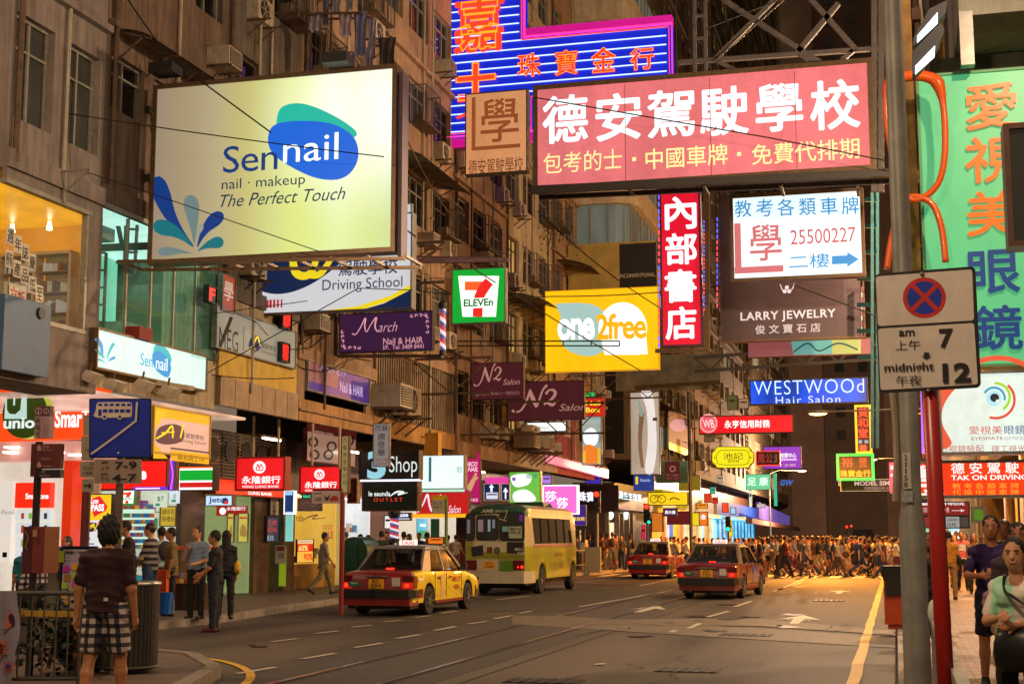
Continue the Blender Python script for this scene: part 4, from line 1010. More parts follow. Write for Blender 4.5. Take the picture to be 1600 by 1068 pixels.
b=MB();P=[(x0-.14+.03*math.sin(k),Y-.02,zc+.1+k*.35)for k in range(4)];b.tube(P,.03,6);b.build('cable_tail',acw,root)

root=thing('guard_rail','steel pedestrian railing end post beside the grey lamp column','railing',(.25,11.5,.12));sm=mat('worn steel','#a7a49c',.35,.7,.2,6)
b=MB();a=Vector((.28,11.9,.12));
for y in(11.9,9.9,8.0):b.tube([(.27,y,.12),(.27,y,1.05)],.028,8);
b.build('post',sm,root)
b=MB();b.bar((.27,11.95,1.02),(.27,6,1.02),.06);b.build('top_rail',sm,root)
b=MB();b.bar((.27,11.95,.3),(.27,6,.3),.04);b.build('bottom_rail',sm,root)
b=MB();b.ball((.27,11.9,1.11),(.05,.05,.1),10,8);b.build('finial',mat('white cap','#c9c9c4',.5),root)

c=gnd(1402,985);root=thing('litter_bin','orange litter bin with black flap at the right kerb behind the grey column','litter bin',(c.x,26,.12))
b=MB();x=c.x+.05;b.box(x-.25,x+.2,25.8,26.3,.2,.95);b.build('bin_body',mat('bin orange','#b8420e',.5,0,.1),root)
b=MB();b.box(x-.22,x+.2,25.72,25.79,.95-.25,1.2);b.box(x-.26,x+.22,25.8,26.3,.96,1.2);b.build('bin_hood',blk,root)
b=MB();b.box(x-.2,x+.16,25.85,26.25,.12,.198);b.build('bin_foot',mat('bin orange','#b8420e',.5,0,.1),root)
# ================================================================== first floor fronts on the left, X = XF
fp=PX(XF+.02)
def zat(px_,py_):return atX(px_,py_,XF).z
gl=mat('shop glass','#9fb0ac',.03,0,0);gb=gl.node_tree.nodes['Principled BSDF'];gb.inputs['Alpha'].default_value=.07;gb.inputs['Specular IOR Level'].default_value=.8
def panel(name,par,y0,y1,z0,z1,m_,X=XF,t=.06):
    b=MB();b.box(X-.02,X+t,y0,y1,z0,z1);return b.build(name,m_,par)

R0=B_[0][0]
panel('lower_wall',R0,20.61,23.69,4.35,5.45,wl[0]);panel('upper_wall',R0,20.61,23.69,7.75,8.28,wl[0]);panel('corner_pier',R0,23.25,23.7,5.451,7.749,wl[0])
b=MB();b.box(XF-1.2,XF-.03,20.6,23.69,4.36,4.6);b.build('floor_slab',wl[5],R0)
b=MB();b.box(XF-3,XF-2.9,20.7,23.6,5.4,7.75);b.build('room_wall',emi('yellow room','#d98a10',.8,.25),R0)  # bookshop walls and ceiling glow by themselves, room light put into their colour
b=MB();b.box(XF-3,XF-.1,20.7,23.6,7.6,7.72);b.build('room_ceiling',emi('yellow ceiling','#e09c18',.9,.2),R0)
b=MB();b.box(XF-3,XF-.1,20.7,23.2,5.38,5.45);b.build('room_floor',wl[4],R0)
shf=mat('shelf wood','#7a5a34',.6)
b=MB();b.box(XF-2.7,XF-.35,23.3,23.6,7.0,7.06);b.box(XF-2.7,XF-.35,23.3,23.6,5.46,5.5)
for k in range(4):b.box(XF-2.7+k*.77,XF-2.64+k*.77,23.3,23.6,5.5,7.0)
b.build('bookshelf',mat('pale shelf','#b09a74',.6),R0)
for k in range(3):
    x0=XF-2.6+k*.77
    b=MB();b.box(x0,x0+.66,23.58,23.6,5.5,7.0);b.build('shelf_back',emi('shelf glow %d'%k,['#a87830','#6a4420','#8a6a38'][k],.35,.2),R0)
    for z in(5.85,6.25,6.65):
        b=MB();b.box(x0,x0+.69,23.32,23.58,z,z+.025);b.build('shelf',mat('shelf wood','#7a5a34',.6),R0)
    b=MB()
    for z in(5.5,5.88,6.28,6.68):
        x=x0+.03
        while x<x0+.6:
            w_=rnd.uniform(.03,.09);b.m(rnd.randrange(4)).box(x,x+w_*.85,23.36,23.55,z,z+rnd.uniform(.12,.26));x+=w_+(.08 if rnd.random()<.2 else 0)
    b.build('book_row',[emi('book '+c,c,.25)for c in('#c9b890','#7a3a20','#40504a','#d8d0c0')],R0)['kind']='stuff'
for k in range(3):
    b=MB();x=XF-2.3+k*.8;b.tube([(x,23.1,7.58),(x,23.1,7.42)],[.03,.06],10);b.build('spot_lamp',emi('spot glow','#fff0c8',5),R0)
b=MB();b.box(XF-.02,XF,20.7,23.24,5.46,7.74);b.build('shop_window',gl,R0)
b=MB();b.box(XF-.05,XF+.08,20.6,23.3,7.68,7.76);b.box(XF-.05,XF+.08,20.6,23.3,5.42,5.5);b.box(XF-.05,XF+.06,23.16,23.24,5.5,7.68);b.build('window_frame',frm,R0)
for k,(y,z,ch)in enumerate(((20.75,6.95,'週'),(20.98,6.85,'年'),(21.2,6.75,'誌'),(21.42,6.62,'慶'),(20.75,6.55,'所有'),(20.99,6.42,'產'),(21.22,6.35,'品'),(21.46,6.22,'低'),(21.68,6.1,'至'))):
    b=MB();b.box(XF+.02,XF+.024,y,y+.22,z-.3,z);o=b.build('paper_sheet',paint('#cfc9bc',.7),R0)
    b=MB();put_text(b,PX(XF+.024),ch,(y+.02,y+.2,z-.27,z-.04),.002,.01);b.build('lettering',blk,R0)
for k,ch in enumerate('六折'):
    b=MB();put_text(b,PX(XF+.024),ch,(20.93+k*.22,21.13+k*.22,5.72-k*.05,5.96-k*.05),.004,.02);b.build('lettering',paint('#b03020'),R0)
b=MB();b.box(XF+.02,XF+.023,20.9,21.4,5.62,6.0);b.build('paper_sheet',paint('#cfc9bc',.7),R0)
b=MB();p0=atX(0,458,XF+.25);p1=atX(76,480,XF+.25);b.box(XF+.05,XF+.3,20.4,p1.y,4.45,p1.z+.02);b.build('blue_panel',mat('blue grey panel','#3c5878',.5,.1,.1),R0)
b=MB();q=atX(63,489,XF+.3);b.tube([(XF+.3,q.y,q.z),(XF+.34,q.y,q.z)],.1,16);b.build('porthole',blk,R0)
b=MB();b.bar((XF+.1,22.3,8.3),(XF+.6,22.3,8.3),.03);b.bar((XF+.1,22.3,7.7),(XF+.1,22.3,8.3),.05);b.bar((XF+.1,22.3,7.9),(XF+.6,22.3,8.3),.03);b.build('wall_bracket',frm,R0)
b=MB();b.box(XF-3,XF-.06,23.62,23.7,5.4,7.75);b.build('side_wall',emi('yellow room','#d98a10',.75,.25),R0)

R1=B_[1][0];teal_w=emi('teal room wall','#7fe0b8',.95,.25);  # salon wall glows by itself, room light put into its colour
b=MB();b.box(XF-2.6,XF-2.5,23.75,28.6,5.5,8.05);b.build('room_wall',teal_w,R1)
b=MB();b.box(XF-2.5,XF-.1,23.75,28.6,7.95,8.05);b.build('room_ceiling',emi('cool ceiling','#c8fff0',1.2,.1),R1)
b=MB();b.box(XF-2.6,XF-.1,23.75,28.6,5.45,5.56);b.build('room_floor',wl[6],R1)
tg=mat('teal glass','#5fae94',.04,0,0);tg.node_tree.nodes['Principled BSDF'].inputs['Alpha'].default_value=.22
for k in range(5):
    a=23.8+k*.96;b=MB();b.box(XF-.03,XF-.01,a+.02,a+.93,5.58,7.95);b.build('pane',tg,R1)
    b=MB();b.box(XF-.05,XF+.01,a+.93,a+.98,5.58,7.95);b.build('mullion',frm,R1)
panel('window_head',R1,23.71,28.69,7.96,8.06,frm,t=.1)
panel('green_band',R1,23.71,27,8.07,8.3,mat('green band','#2f7a4a',.6),t=.02);panel('lower_wall',R1,23.72,28.69,4.5,5.55,wl[5],t=-.01)
for y in(27.1,27.5,27.9,28.3):
    b=MB();P=[(XF-.5+.06*math.sin(k*2.2),y+k*.06,0)for k in range(8)]
    for k in range(7):b.add([(P[k][0],P[k][1],5.6),(P[k+1][0],P[k+1][1],5.6),(P[k+1][0],P[k+1][1],7.9),(P[k][0],P[k][1],7.9)],[(0,1,2,3)])
    b.build('curtain',mat('pale curtain','#9cb8a6',.8),R1)
b=MB();b.box(XF-1.6,XF-.7,25.9,26.7,5.57,6.1);b.build('sofa',mat('sofa','#8a9a94',.8),R1)
lb=sign('shop_sign','pale mint nail salon light box with blue leaves on the slab edge','sign',PX(XF+.2),(149,533,323,594),.2,lit('#c9f2e4',.92,.06),brz,.04)
pl=PX(XF+.2);A_=lit('#0a8fd0',.85);T_=lit('#18b3bd',.85)
els_on(lb,pl,[('s',[(241,541),(250,538),(262,547),(268,562),(262,570),(250,566),(240,556)],T_),('s',[(238,552),(250,549),(262,560),(267,575),(262,589),(250,584),(240,572)],A_),
    ('t','Sen',(219,553,238,572),A_),('t','nail',(243,558,261,578),lit('#effff8',1)),
    ('r',[(160,558),(157,540),(150,528)],[2,6,7],A_),('r',[(163,560),(155,552),(150,545)],[1,5,5],T_),('r',[(166,560),(172,545),(177,536)],[1,4,5],T_),('r',[(163,566),(156,562),(150,562)],[1,3,4],T_),('r',[(168,564),(174,560),(179,558)],[1,4,4],A_),
    ('t','Sennail.com',(297,553,321,560),lit('#6fae98',.7))])
b=MB();b.box(XF-.01,XF+.3,24.8,25.3,5.56,5.8);tag(b.build('cardboard_box',paint('#7a2018',.7)),'dark red box left on the ledge of the mint light box','box')

R2=B_[2][0]
panel('slab_edge',R2,28.71,32.99,4.6,5.25,mat('stone slab edge','#9a8468',.7,0,.2,3,.3,streak=.4),t=.12);panel('yellow_band',R2,28.71,32.99,5.26,6.35,mat('yellow band','#b99a3c',.7,0,.15,3,.1,streak=.25));panel('upper_wall',R2,28.71,32.99,6.36,7.08,wl[5])
for k in range(1,6):
    b=MB();y=28.71+k*.72;b.box(XF+.121,XF+.124,y,y+.02,4.62,5.23);b.build('joint',dk,R2)
pl=PX(XF+.12)
sign('shop_sign','white panel lettered MEG beside a small driving school emblem','sign',pl,(336,497,462,560),.1,emi('grey white panel','#a8a490',.5,.05),alu,.03,
     [('t','MEG',(342,514,372,547),blk,{'bold':-.005}),('b',(380,509,380.8,548),blk),('s',[(388,540),(392,528),(402,524),(408,534),(405,546),(394,550)],nvy),('r',[(389,548),(397,534),(402,526),(406,540)],[2,2.5,2.5,2],yel),('t','駕駛學校',(408,538,431,547),blk),('t','Driving School',(408,549,431,555),blk)])
sign('shop_sign','orange square driving school logo plate left of the arrow sign','sign',PX(XF+.15),(346,430,367,488),.1,lit('#a8452a',.6),alu,.02,[('t','學',(350,440,364,470),lit('#d8c0b0',.6),{'bold':.01})])
for(x0,y0,x1,y1,t)in((324,447,338,474,'F'),(440,486,455,515,'▞'),(439,535,452,566,'田')):
    sign('led_sign',{'F':'red letter display glowing beside the teal window','▞':'upper red dot display on the side of the white driving school panel','田':'lower red dot display on the side of the white driving school panel'}[t],'sign',PX(XF+.25),(x0,y0,x1,y1),.1,paint('#180808'),dk,.02,[('t','F' if t=='F' else '車牌',(x0+3,y0+3,x1-2,y1-4),emi('led red','#ff1810',2.0),{'bold':.03})])
b=MB();root=thing('wall_strut','diagonal grey strut with stay wires at the end of the mint light box','strut',(-13,28.5,5))
b.tube([atY(362,495,28.6),atY(327,584,28.6)],.04,6);b.build('strut_tube',steel,root)

R3=B_[3][0]
panel('peeling_band',R3,33.01,38.59,4.6,5.15,wall('peeling plaster','#a0784a',.8),t=.14);panel('upper_wall',R3,33.01,38.59,6.2,6.48,wl[1]);panel('cornice',R3,33.01,38.59,4.85,4.9,wl[1],t=.2);panel('pier',R3,33.01,33.5,5.151,6.199,wl[1]);panel('pier',R3,37.9,38.59,5.151,6.199,wl[1])
vio=emi('violet print','#4a2a8a',.5,.2)
w_=sign('shop_sign','violet salon window banner with pale script above the peeling slab edge','sign',PX(XF+.1),(480,575,577,621),.1,vio,frm,.03)
els_on(w_,PX(XF+.1),[('p',[(480,552),(530,558),(528,606),(480,594)],mat('painted window reflection','#8a5f78',.4)),('t','March',(500,566,540,584),lit('#8f86b8',.7),{'shear':.5,'bold':-.01}),('t','Nail & HAIR',(531,600,567,616),lit('#c9b8e0',.8))])  # left patch is a reflection painted onto the banner
R4=B_[4][0]
b=MB();n_=74;
for k in range(n_):
    y=38.62+k*(46.15-38.62)/n_;b.box(XF,XF+(.05 if k%2 else .09),y,y+.1,5.15,7.14)
b.build('corrugated_cladding',corr,R4)['kind']='stuff'
panel('slab_edge',R4,38.61,46.19,4.6,5.14,wall('slab ochre','#a5793c',.5),t=.14)
for i,(y0,y1,m_)in enumerate(((46.21,53,wl[2]),(53.01,61,wl[5]),(61.01,69,wall('plaster rose','#9a5048',.3)))):
    panel('slab_edge',B_[5+i][0],y0,y1-.01,4.45,4.94,m_,t=.25)
panel('stair_glazing',B_[7][0],61.05,65.5,4.95,8.2,mat('rose panel','#8a3a3c',.5));

def make_ac(kind):
    root=thing('air_conditioner','ac','air conditioner',(0,0,0));b=MB()
    if kind==0:
        b.box(0,.55,-.33,.33,0,.42);b.build('casing',acw,root);b=MB();b.box(.551,.56,-.29,.29,.04,.38);b.build('grille',acd,root)
        b=MB()
        for k in range(7):b.box(.561,.57,-.28,.28,.06+k*.047,.075+k*.047)
        b.build('louvre',acw,root)['kind']='stuff'
    else:
        b.box(0,.32,-.42,.42,0,.58);b.build('casing',acw,root);b=MB();b.tube([(.32,-.05,.29),(.335,-.05,.29)],.24,20);b.build('fan_grille',acd,root)
        b=MB();
        for k in range(6):
            a=k*math.pi/3;b.bar((.34,-.05,.29),(.34,-.05+.23*math.cos(a),.29+.23*math.sin(a)),.015)
        b.build('fan_guard',acw,root)
    for sy in(-.3,.3):b=MB();b.bar((-.05,sy,-.03),(.6,sy,-.03),.04);b.bar((0,sy,-.4),(.5,sy,-.03),.03);b.build('bracket',rust,root)
    return root
acp=[make_ac(0),make_ac(1)];first=[True,True]
def put_ac(kind,x,y,z,label,group='air conditioners on the old house fronts',rz=0,s=1):
    o=acp[kind]if first[kind]else copy_tree(acp[kind]);first[kind]=False
    o.location=(x,y,z);o.rotation_euler=(0,0,rz);o['label']=label;o['group']=group;o.scale=(s,s,s)
    return o
FLR=['lowest','second lowest','middle','upper','second highest','highest']
BAY={2:['left','right'],3:['left','middle','right'],4:['leftmost','left centre','right centre','rightmost'],5:['leftmost','left centre','middle','right centre','rightmost'],6:['leftmost','left','left centre','right centre','right','rightmost']}
def where(hi,g,i):return '%s window of the %s row, %s'%(BAY[len(B_[hi][1]['edges'])-1][i],FLR[g],hs_name[hi])
hs_name=['corner house','streaked concrete house','yellow banded house','peeling tenement','orange-brown tenement','tan tenement','ochre tenement','rose stair tenement','cream corner house','side street corner house','brown far house','pale far house']
for hi in range(1,12):
    r_,d_=B_[hi]
    for g in range(min(d_['f'],6)):
        for i in range(len(d_['edges'])-1):
            if rnd.random()<(.45 if hi<10 else .3):
                k=rnd.randrange(2);y=d_['edges'][i]+d_['pw']/2+d_['ww']*rnd.choice([.25,.7])
                put_ac(k,XF+.01,y,d_['z0']+g*d_['fh']+rnd.choice([.35,.42,.3]),'aged %s air conditioner, %s'%(('boxy','fan')[k],where(hi,g,i)))

for k in range(4):put_ac(1 if k%2 else 0,XF+.2,54.2+k*1.25,5.15+.1*(k%2),['first','second','third','last'][k]+' weathered air conditioner in the row above the ochre tenement slab',s=1.5)
put_ac(0,XF+.05,38.9,5.4,'large grey window air conditioner right of the violet window',s=1.6);put_ac(1,XF+.1,40.6,5.3,'fan unit on a rusty bracket in front of the corrugated sheet',s=1.5)
put_ac(1,XF+.1,68.5,5.4,'white fan unit right of the yellow lettered nail sign',s=1.6)
for k in range(5):
    b=MB();y=31.6+k*.95;root=thing('condenser_unit','tall louvred condenser unit under the grey slab, '+['first','second','third','fourth','fifth'][k]+' from the left','air conditioner',(-17.0,y,3.2),'condenser units under the slab')
    b.box(-17.4,-16.75,y,y+.9,3.2,4.4);b.build('casing',mat('brown casing','#6b5640',.6,.2,.3),root);b=MB()
    for q in range(13):b.box(-16.74,-16.7,y+.05,y+.85,3.26+q*.087,3.3+q*.087)
    b.build('louvre',[dk,brz][k%2],root)['kind']='stuff'
    b=MB();b.tube([(-16.73,y+.5,3.9),(-16.69,y+.5,3.9)],.3,16);b.build('fan_grille',acd,root)
def canopy(y0,y1,z,out,label,m_=None):
    root=thing('canopy',label,'canopy',(XF,(y0+y1)/2,z));b=MB();n=10
    P=[(XF+.02+out*t,z-.25*t*t*out)for t in[k/5 for k in range(6)]]
    for k in range(5):b.add([(P[k][0],y0,P[k][1]),(P[k+1][0],y0,P[k+1][1]),(P[k+1][0],y1,P[k+1][1]),(P[k][0],y1,P[k][1])],[(0,1,2,3)])
    b.add([(p[0],y0,p[1]-.03)for p in P]+[(p[0],y1,p[1]-.03)for p in P],[(k,k+1,7+k,6+k)for k in range(5)])
    b.build('sheet',m_ or mat('stained canopy sheet','#6b5a44',.7,0,.4,4,.2,streak=.5),root,smooth=True)
    k=y0+.1
    while k<y1:
        b=MB();b.bar((XF,k,z-.6),(P[4][0],k,P[4][1]-.03),.03);b.bar((XF,k,z-.03),(P[5][0],k,P[5][1]-.04),.03);k+=1.1;b.build('strut',rust,root)
for(y0,y1,z,out,l)in((46.4,52.5,10.7,1.5,'curved stained canopy above the tan tenement windows'),(39.2,44.5,13.3,1.2,'sheet canopy on the orange-brown tenement'),(53.2,60.5,11.2,1.7,'curved canopy edge above the ochre tenement'),(53.4,58,7.9,1.0,'low drooping canopy of the ochre tenement'),
                        (33.2,37.5,12.4,1.1,'canopy below the laundry of the peeling tenement'),(62,68,14.2,1.6,'long canopy on the rose stair tenement'),(24,27.5,11.6,.7,'short canopy high on the streaked concrete house'),(80.5,93,10,1.2,'canopy of the house past the side street'),(29,32.5,10.9,.9,'canopy of the yellow banded house')):
    canopy(y0,y1,z,out,l)

root=thing('laundry_rack','laundry drying on an iron rack above the nail salon billboard','laundry',(-13.5,31,12));b=MB()
pa=[atY(476,22,31.2),atY(563,20,31.2),atY(585,28,32.5),atY(505,30,32.5)]
for i in range(4):b.bar(pa[i],pa[(i+1)%4],.05)
b.bar(pa[0],atY(476,-40,31.2),.05);b.build('rack',rust,root)
def cloth(x0,y0,x1,y1,c,Y=31.5,taper=.2,nm='garment'):
    a=atY(x0,y0,Y);e=atY(x1,y1,Y);b=MB();nx,nz=8,7;vs=[]
    for j in range(nz+1):
        t=j/nz;w=1-taper*math.sin(t*2.6)*.6
        for i in range(nx+1):
            s=(i/nx-.5)*w+.5;vs.append((a.x+(e.x-a.x)*s,Y+.07*math.sin(i*1.9+j*.4)+.04*t,a.z+(e.z-a.z)*t+(.06*math.sin(i*2.3)if j==nz else 0)))
    b.add(vs,[(j*(nx+1)+i,j*(nx+1)+i+1,(j+1)*(nx+1)+i+1,(j+1)*(nx+1)+i)for j in range(nz)for i in range(nx)]);b.build(nm,mat('cloth '+c,c,.9,0,.25,8),root,smooth=True)
for q in((480,20,505,45,'#8d8796'),(503,0,514,38,'#5c5a68'),(517,-5,532,18,'#8a8490'),(528,22,550,55,'#a08f98'),(538,-4,552,14,'#7d7a80'),(552,20,573,85,'#6f6f94'),(568,75,584,108,'#7b7590'),(574,30,587,90,'#857a8f'),(590,60,618,105,'#3c332f')):
    cloth(*q)

def cable(P,r=.012,sag=0,label='thin cable',m_=None):
    Q=[]
    for i in range(len(P)-1):
        for k in range(8):
            t=k/8;p=P[i].lerp(P[i+1],t);p=p-Vector((0,0,sag*4*t*(1-t)));Q.append(p)
    Q.append(P[-1]);b=MB();b.tube(Q,r,5);return tag(b.build('cable',m_ or blk,loc=Q[0]),label,'cable')
cable([atY(200,0,24),atY(264,90,24.3),atY(650,370,26)],.016,.02,'black stay wire running diagonally across the billboard')
cable([atY(0,160,22),atY(600,245,24.4)],.012,.05,'thin wire crossing the upper half of the billboard')
cable([atY(0,225,22),atY(230,300,24),atY(505,395,24.3)],.01,.0,'thin wire crossing the lower half of the billboard')
cable([atY(833,152,36),atY(1200,215,36),atY(1440,262,36)],.018,.0,'black wire in front of the large pink sign')
cable([atY(320,585,28),atY(560,450,30),atY(645,453,31)],.012,.0,'wire in front of the arrow sign rising to the right')
cable([atY(330,490,28),atY(480,470,30)],.01,.0,'thin wire left of the arrow sign')
cable([atY(740,420,40),atY(900,520,45),atY(1020,590,54)],.02,.0,'black wire crossing the yellow mobile phone sign')
cable([atY(660,455,40),atY(860,463,45),atY(1140,445,45)],.018,.1,'nearly level wire above the yellow mobile phone sign')
cable([atY(1240,445,41),atY(1400,505,41)],.02,.0,'black stay wire below the white telephone sign')
cable([atY(620,180,30),atY(700,330,40),atY(800,400,44)],.02,.2,'sagging wire in front of the orange-brown tenement')
cable([atY(1104,45,37),atY(1270,-20,37)],.018,.0,'wire rising to the right above the large pink sign')
cable([atY(1030,480,50),atY(840,330,46)],.02,.2,'wire from the olive banner up to the tan tenement')
cable([atY(225,600,28),atY(330,585,28.5),atY(460,590,30)],.012,.05,'wire stapled along the yellow band')

def bush(c,r,n,label,cols=('#3a4a22','#4c5a2c','#2c3a1c')):
    root=thing('wall_plant',label,'plant',c);b=MB()
    for k in range(n):
        a=Vector((max(-1,min(1,rnd.gauss(0,.4)))*r,max(-1,min(1,rnd.gauss(0,.4)))*r,max(-1,min(1,rnd.gauss(0,.4)))*r))+Vector(c);d=Vector((rnd.uniform(-1,1),rnd.uniform(-1,1),rnd.uniform(-.6,.8))).normalized();s=rnd.uniform(.06,.14);q=d.cross(Vector((.3,.2,1))).normalized()*s*.4
        b.m(rnd.randrange(3)).add([a,a+d*s*.5+q,a+d*s,a+d*s*.5-q],[(0,1,2,3)])
    b.build('foliage',[mat('leaf '+c_,c_,.7)for c_ in cols],root)['kind']='stuff'
    b=MB();b.tube([Vector(c)+Vector((-.12*r,0,-.6*r)),Vector(c)],.025,5);b.build('stem',rust,root)
bush(atX(862,360,XF+.5),1.2,260,'wild bush growing from the wall under the curved canopy');bush(atX(905,520,XF+.6),.8,100,'small weed clump on the ledge behind the yellow sign')
cage_m=mat('cage steel','#5c554c',.6,.4,.3,6)
def make_cage():
    root=thing('window_cage','cage','window cage',(0,0,0));b=MB();w_,h_,d_=1.5,1.2,.55
    for z in(0,h_):b.bar((0,0,z),(d_,0,z),.03);b.bar((0,w_,z),(d_,w_,z),.03);b.bar((d_,0,z),(d_,w_,z),.03)
    b.bar((d_,0,0),(d_,0,h_),.03);b.bar((d_,w_,0),(d_,w_,h_),.03);b.build('cage_frame',cage_m,root)
    b=MB()
    for k in range(11):b.bar((d_,w_*(k+1)/12,0),(d_,w_*(k+1)/12,h_),.012)
    for k in range(3):b.bar((d_*(k+1)/4,0,0),(d_*(k+1)/4,0,h_),.012);b.bar((d_*(k+1)/4,w_,0),(d_*(k+1)/4,w_,h_),.012)
    b.build('cage_bars',cage_m,root)['kind']='stuff'
    b=MB();b.box(.05,d_-.03,.03,w_-.03,-.02,.01);b.build('cage_floor',rust,root)
    b=MB();b.box(.12,.42,.15,.5,.012,.3);b.build('stored_box',paint('#6a5a44',.8),root);b=MB();b.tube([(.3,1.0,.012),(.3,1.0,.25)],[.09,.13],10);b.build('flower_pot',paint('#7a4a30',.8),root)
    return root
cg=make_cage();fst=True
for hi in range(2,12):
    r_,d_=B_[hi]
    for g in range(min(d_['f'],6)):
        for i in range(len(d_['edges'])-1):
            if rnd.random()<.3:
                o=cg if fst else copy_tree(cg);fst=False;z=d_['z0']+g*d_['fh']+.95
                o.location=(XF+.02,d_['edges'][i]+d_['pw']/2+.05,z);o['label']='iron cage on the '+where(hi,g,i);o['group']='window cages on the house fronts'

for k in range(22):
    y=rnd.uniform(29,66);z=rnd.uniform(5.2,11);L=rnd.uniform(4,9);b=MB();P=[(XF+.12+.1*math.sin(t*1.3+k),y+L*t/9,z+.25*math.sin(t*.9+k)-.4*math.sin(math.pi*t/9))for t in range(10)]
    b.tube(P,.012,4);tag(b.build('wall_wiring',blk,loc=P[0]),['thin','thick','kinked','frayed'][k%4]+' black wire %s on the %s'%(('low','midway','high','higher','looping','drooping')[k//4],hs_name[2+int((y-29)/37*5.9)]),'wire','wires along the left house fronts')
for k in range(9):
    y=30+k*4.3+rnd.uniform(-.8,.8);b=MB();b.tube([(XF+.16,y,5),(XF+.16,y,20)],.035,6)
    for z in range(6,20,2):b.box(XF+.1,XF+.22,y-.06,y+.06,z,z+.05)
    tag(b.build('wall_pipe',[acw,rust,steel][k%3],loc=(XF,y,5)),['cream','rusty','grey'][k%3]+' pipe running up the '+['yellow banded house','peeling tenement','orange-brown tenement','middle of the orange-brown tenement','tan tenement','left half of the tan tenement','ochre tenement','right half of the ochre tenement','rose stair tenement'][k],'pipe','pipes on the left house fronts')
for k in range(7):
    y,z,L=[(36,8.5,3.0),(42,6.1,2.6),(47.3,5.2,3.5),(50.3,5.4,4.5),(55.3,7.2,3.4),(58,9.0,3.2),(64.3,8.0,5)][k];root=thing('sign_bracket','rusty steel bracket over the pavement, '+['near the purple salon sign','beside the green square sign','above the smaller maroon sign','above the larger maroon sign','left of the yellow sign','above the yellow sign','by the olive banner'][k],'bracket',(XF,y,z),'sign brackets on the left')
    for dz in(0,1.1):
        b=MB();b.bar((XF,y,z+dz),(XF+L,y,z+dz),.07);b.build('bracket_arm',rust,root)
    b=MB();n=int(L/1.1)
    for q in range(n):b.bar((XF+q*L/n,y,z+(0 if q%2 else 1.1)),(XF+(q+1)*L/n,y,z+(1.1 if q%2 else 0)),.04)
    b.build('bracket_lattice',rust,root)
# ================================================================== ground floor shops on the left
XS=-17.5
stone=mat('pilaster stone','#5c4a38',.25,0,.3,4,.1);woodp=mat('dark wood panel','#3a2418',.4,0,.3,5)
GC=['#c0392b','#e0b030','#3a7ac0','#e8e0d0','#3c9a50','#d86a20','#8a3a90','#30a0b0']
def shop(label,y0,y1,wallc,wall_s,light='#fff2dc',ls=3.0,z1=3.0,depth=2.6,goods=0,glass=True,floor='#6a5c4c',X=XS):
    root=thing('shop',label,'shop',(X-depth/2,(y0+y1)/2,.13))
    b=MB();b.box(X-depth-.05,X-depth,y0+.1,y1-.1,.14,z1);b.build('back_wall',emi('shop wall %s %.2f'%(wallc,wall_s),wallc,wall_s,.2),root)  # back wall, far side wall and goods glow, painting in the shop light
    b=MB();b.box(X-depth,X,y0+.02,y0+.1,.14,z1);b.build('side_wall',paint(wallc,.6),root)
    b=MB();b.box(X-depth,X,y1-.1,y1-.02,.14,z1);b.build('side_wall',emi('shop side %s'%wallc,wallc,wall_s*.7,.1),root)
    b=MB();b.box(X-depth,X,y0+.1,y1-.1,.132,.15);b.build('shop_floor',paint(floor,.3),root)
    b=MB();b.box(X-depth,X,y0+.02,y1-.02,z1,z1+.05);b.build('ceiling',paint('#cfc8ba',.6),root)
    n=max(1,int((y1-y0)/1.3))
    for k in range(n):
        yy=y0+(k+.5)*(y1-y0)/n
        b=MB();b.box(X-depth*.75,X-.2,yy-.12,yy+.12,z1-.04,z1-.005);b.build('ceiling_light',emi('tube light %s %.1f'%(light,ls),light,ls),root)
    if goods:
        for z in(.5,.95,1.4,1.85,2.3)[:goods]:
            b=MB();b.box(X-depth+.1,X-.4,y1-.45,y1-.12,z,z+.03);b.build('shelf',paint('#b8b0a4'),root)
            b=MB();x=X-depth+.15
            while x<X-.5:
                w_=rnd.uniform(.06,.15);b.m(rnd.randrange(len(GC))).box(x,x+w_*.85,y1-.42,y1-.15,z+.03,z+rnd.uniform(.15,.36));x+=w_
            b.build('goods',[emi('goods '+c,c,.35)for c in GC],root)['kind']='stuff'
        for z in(.5,.95,1.4,1.85,2.3)[:goods]:
            b=MB();b.box(X-depth+.01,X-depth+.4,y0+.15,y1-.15,z,z+.03);b.build('shelf',paint('#b8b0a4'),root)
            b=MB();y=y0+.2
            while y<y1-.3:
                w_=rnd.uniform(.08,.2);b.m(rnd.randrange(len(GC))).box(X-depth+.08,X-depth+.36,y,y+w_*.85,z+.03,z+rnd.uniform(.15,.36));y+=w_
            b.build('goods',[emi('goods '+c,c,.35)for c in GC],root)['kind']='stuff'
    if glass:
        b=MB();b.box(X-.02,X,y0+.1,y1-.1,.3,z1-.1);b.build('shop_window',gl,root)
    return root
def pier(y0,y1,label=None,m_=None,X=XS,z1=4.6,par=None):
    b=MB();b.box(X-.3,X+.12,y0,y1,.13,z1);o=b.build('pilaster',m_ or stone);
    return tag(o,label or 'stone pilaster','pilaster')
def fascia(y0,y1,z0,z1,m_,label,X=XS,t=.25,els=()):
    b=MB();b.box(X-.1,X+t,y0,y1,z0,z1);o=tag(b.build('fascia_board',m_),label,'fascia');return o

b=MB();b.box(-22.5,-22.0,20.6,73,.1,4.6);tag(b.build('rear_wall',woodp),'dark rear wall behind the left hand shops','wall')
for(y0,y1,lab)in((31.2,36.5,'dark board above the bank'),(39.5,44,'dark board above the yellow curtained shop'),(44.2,73,'dark board above the farther left shops')):
    fascia(y0,y1,3.05,4.55,woodp,lab,X=XS-.05,t=.05)

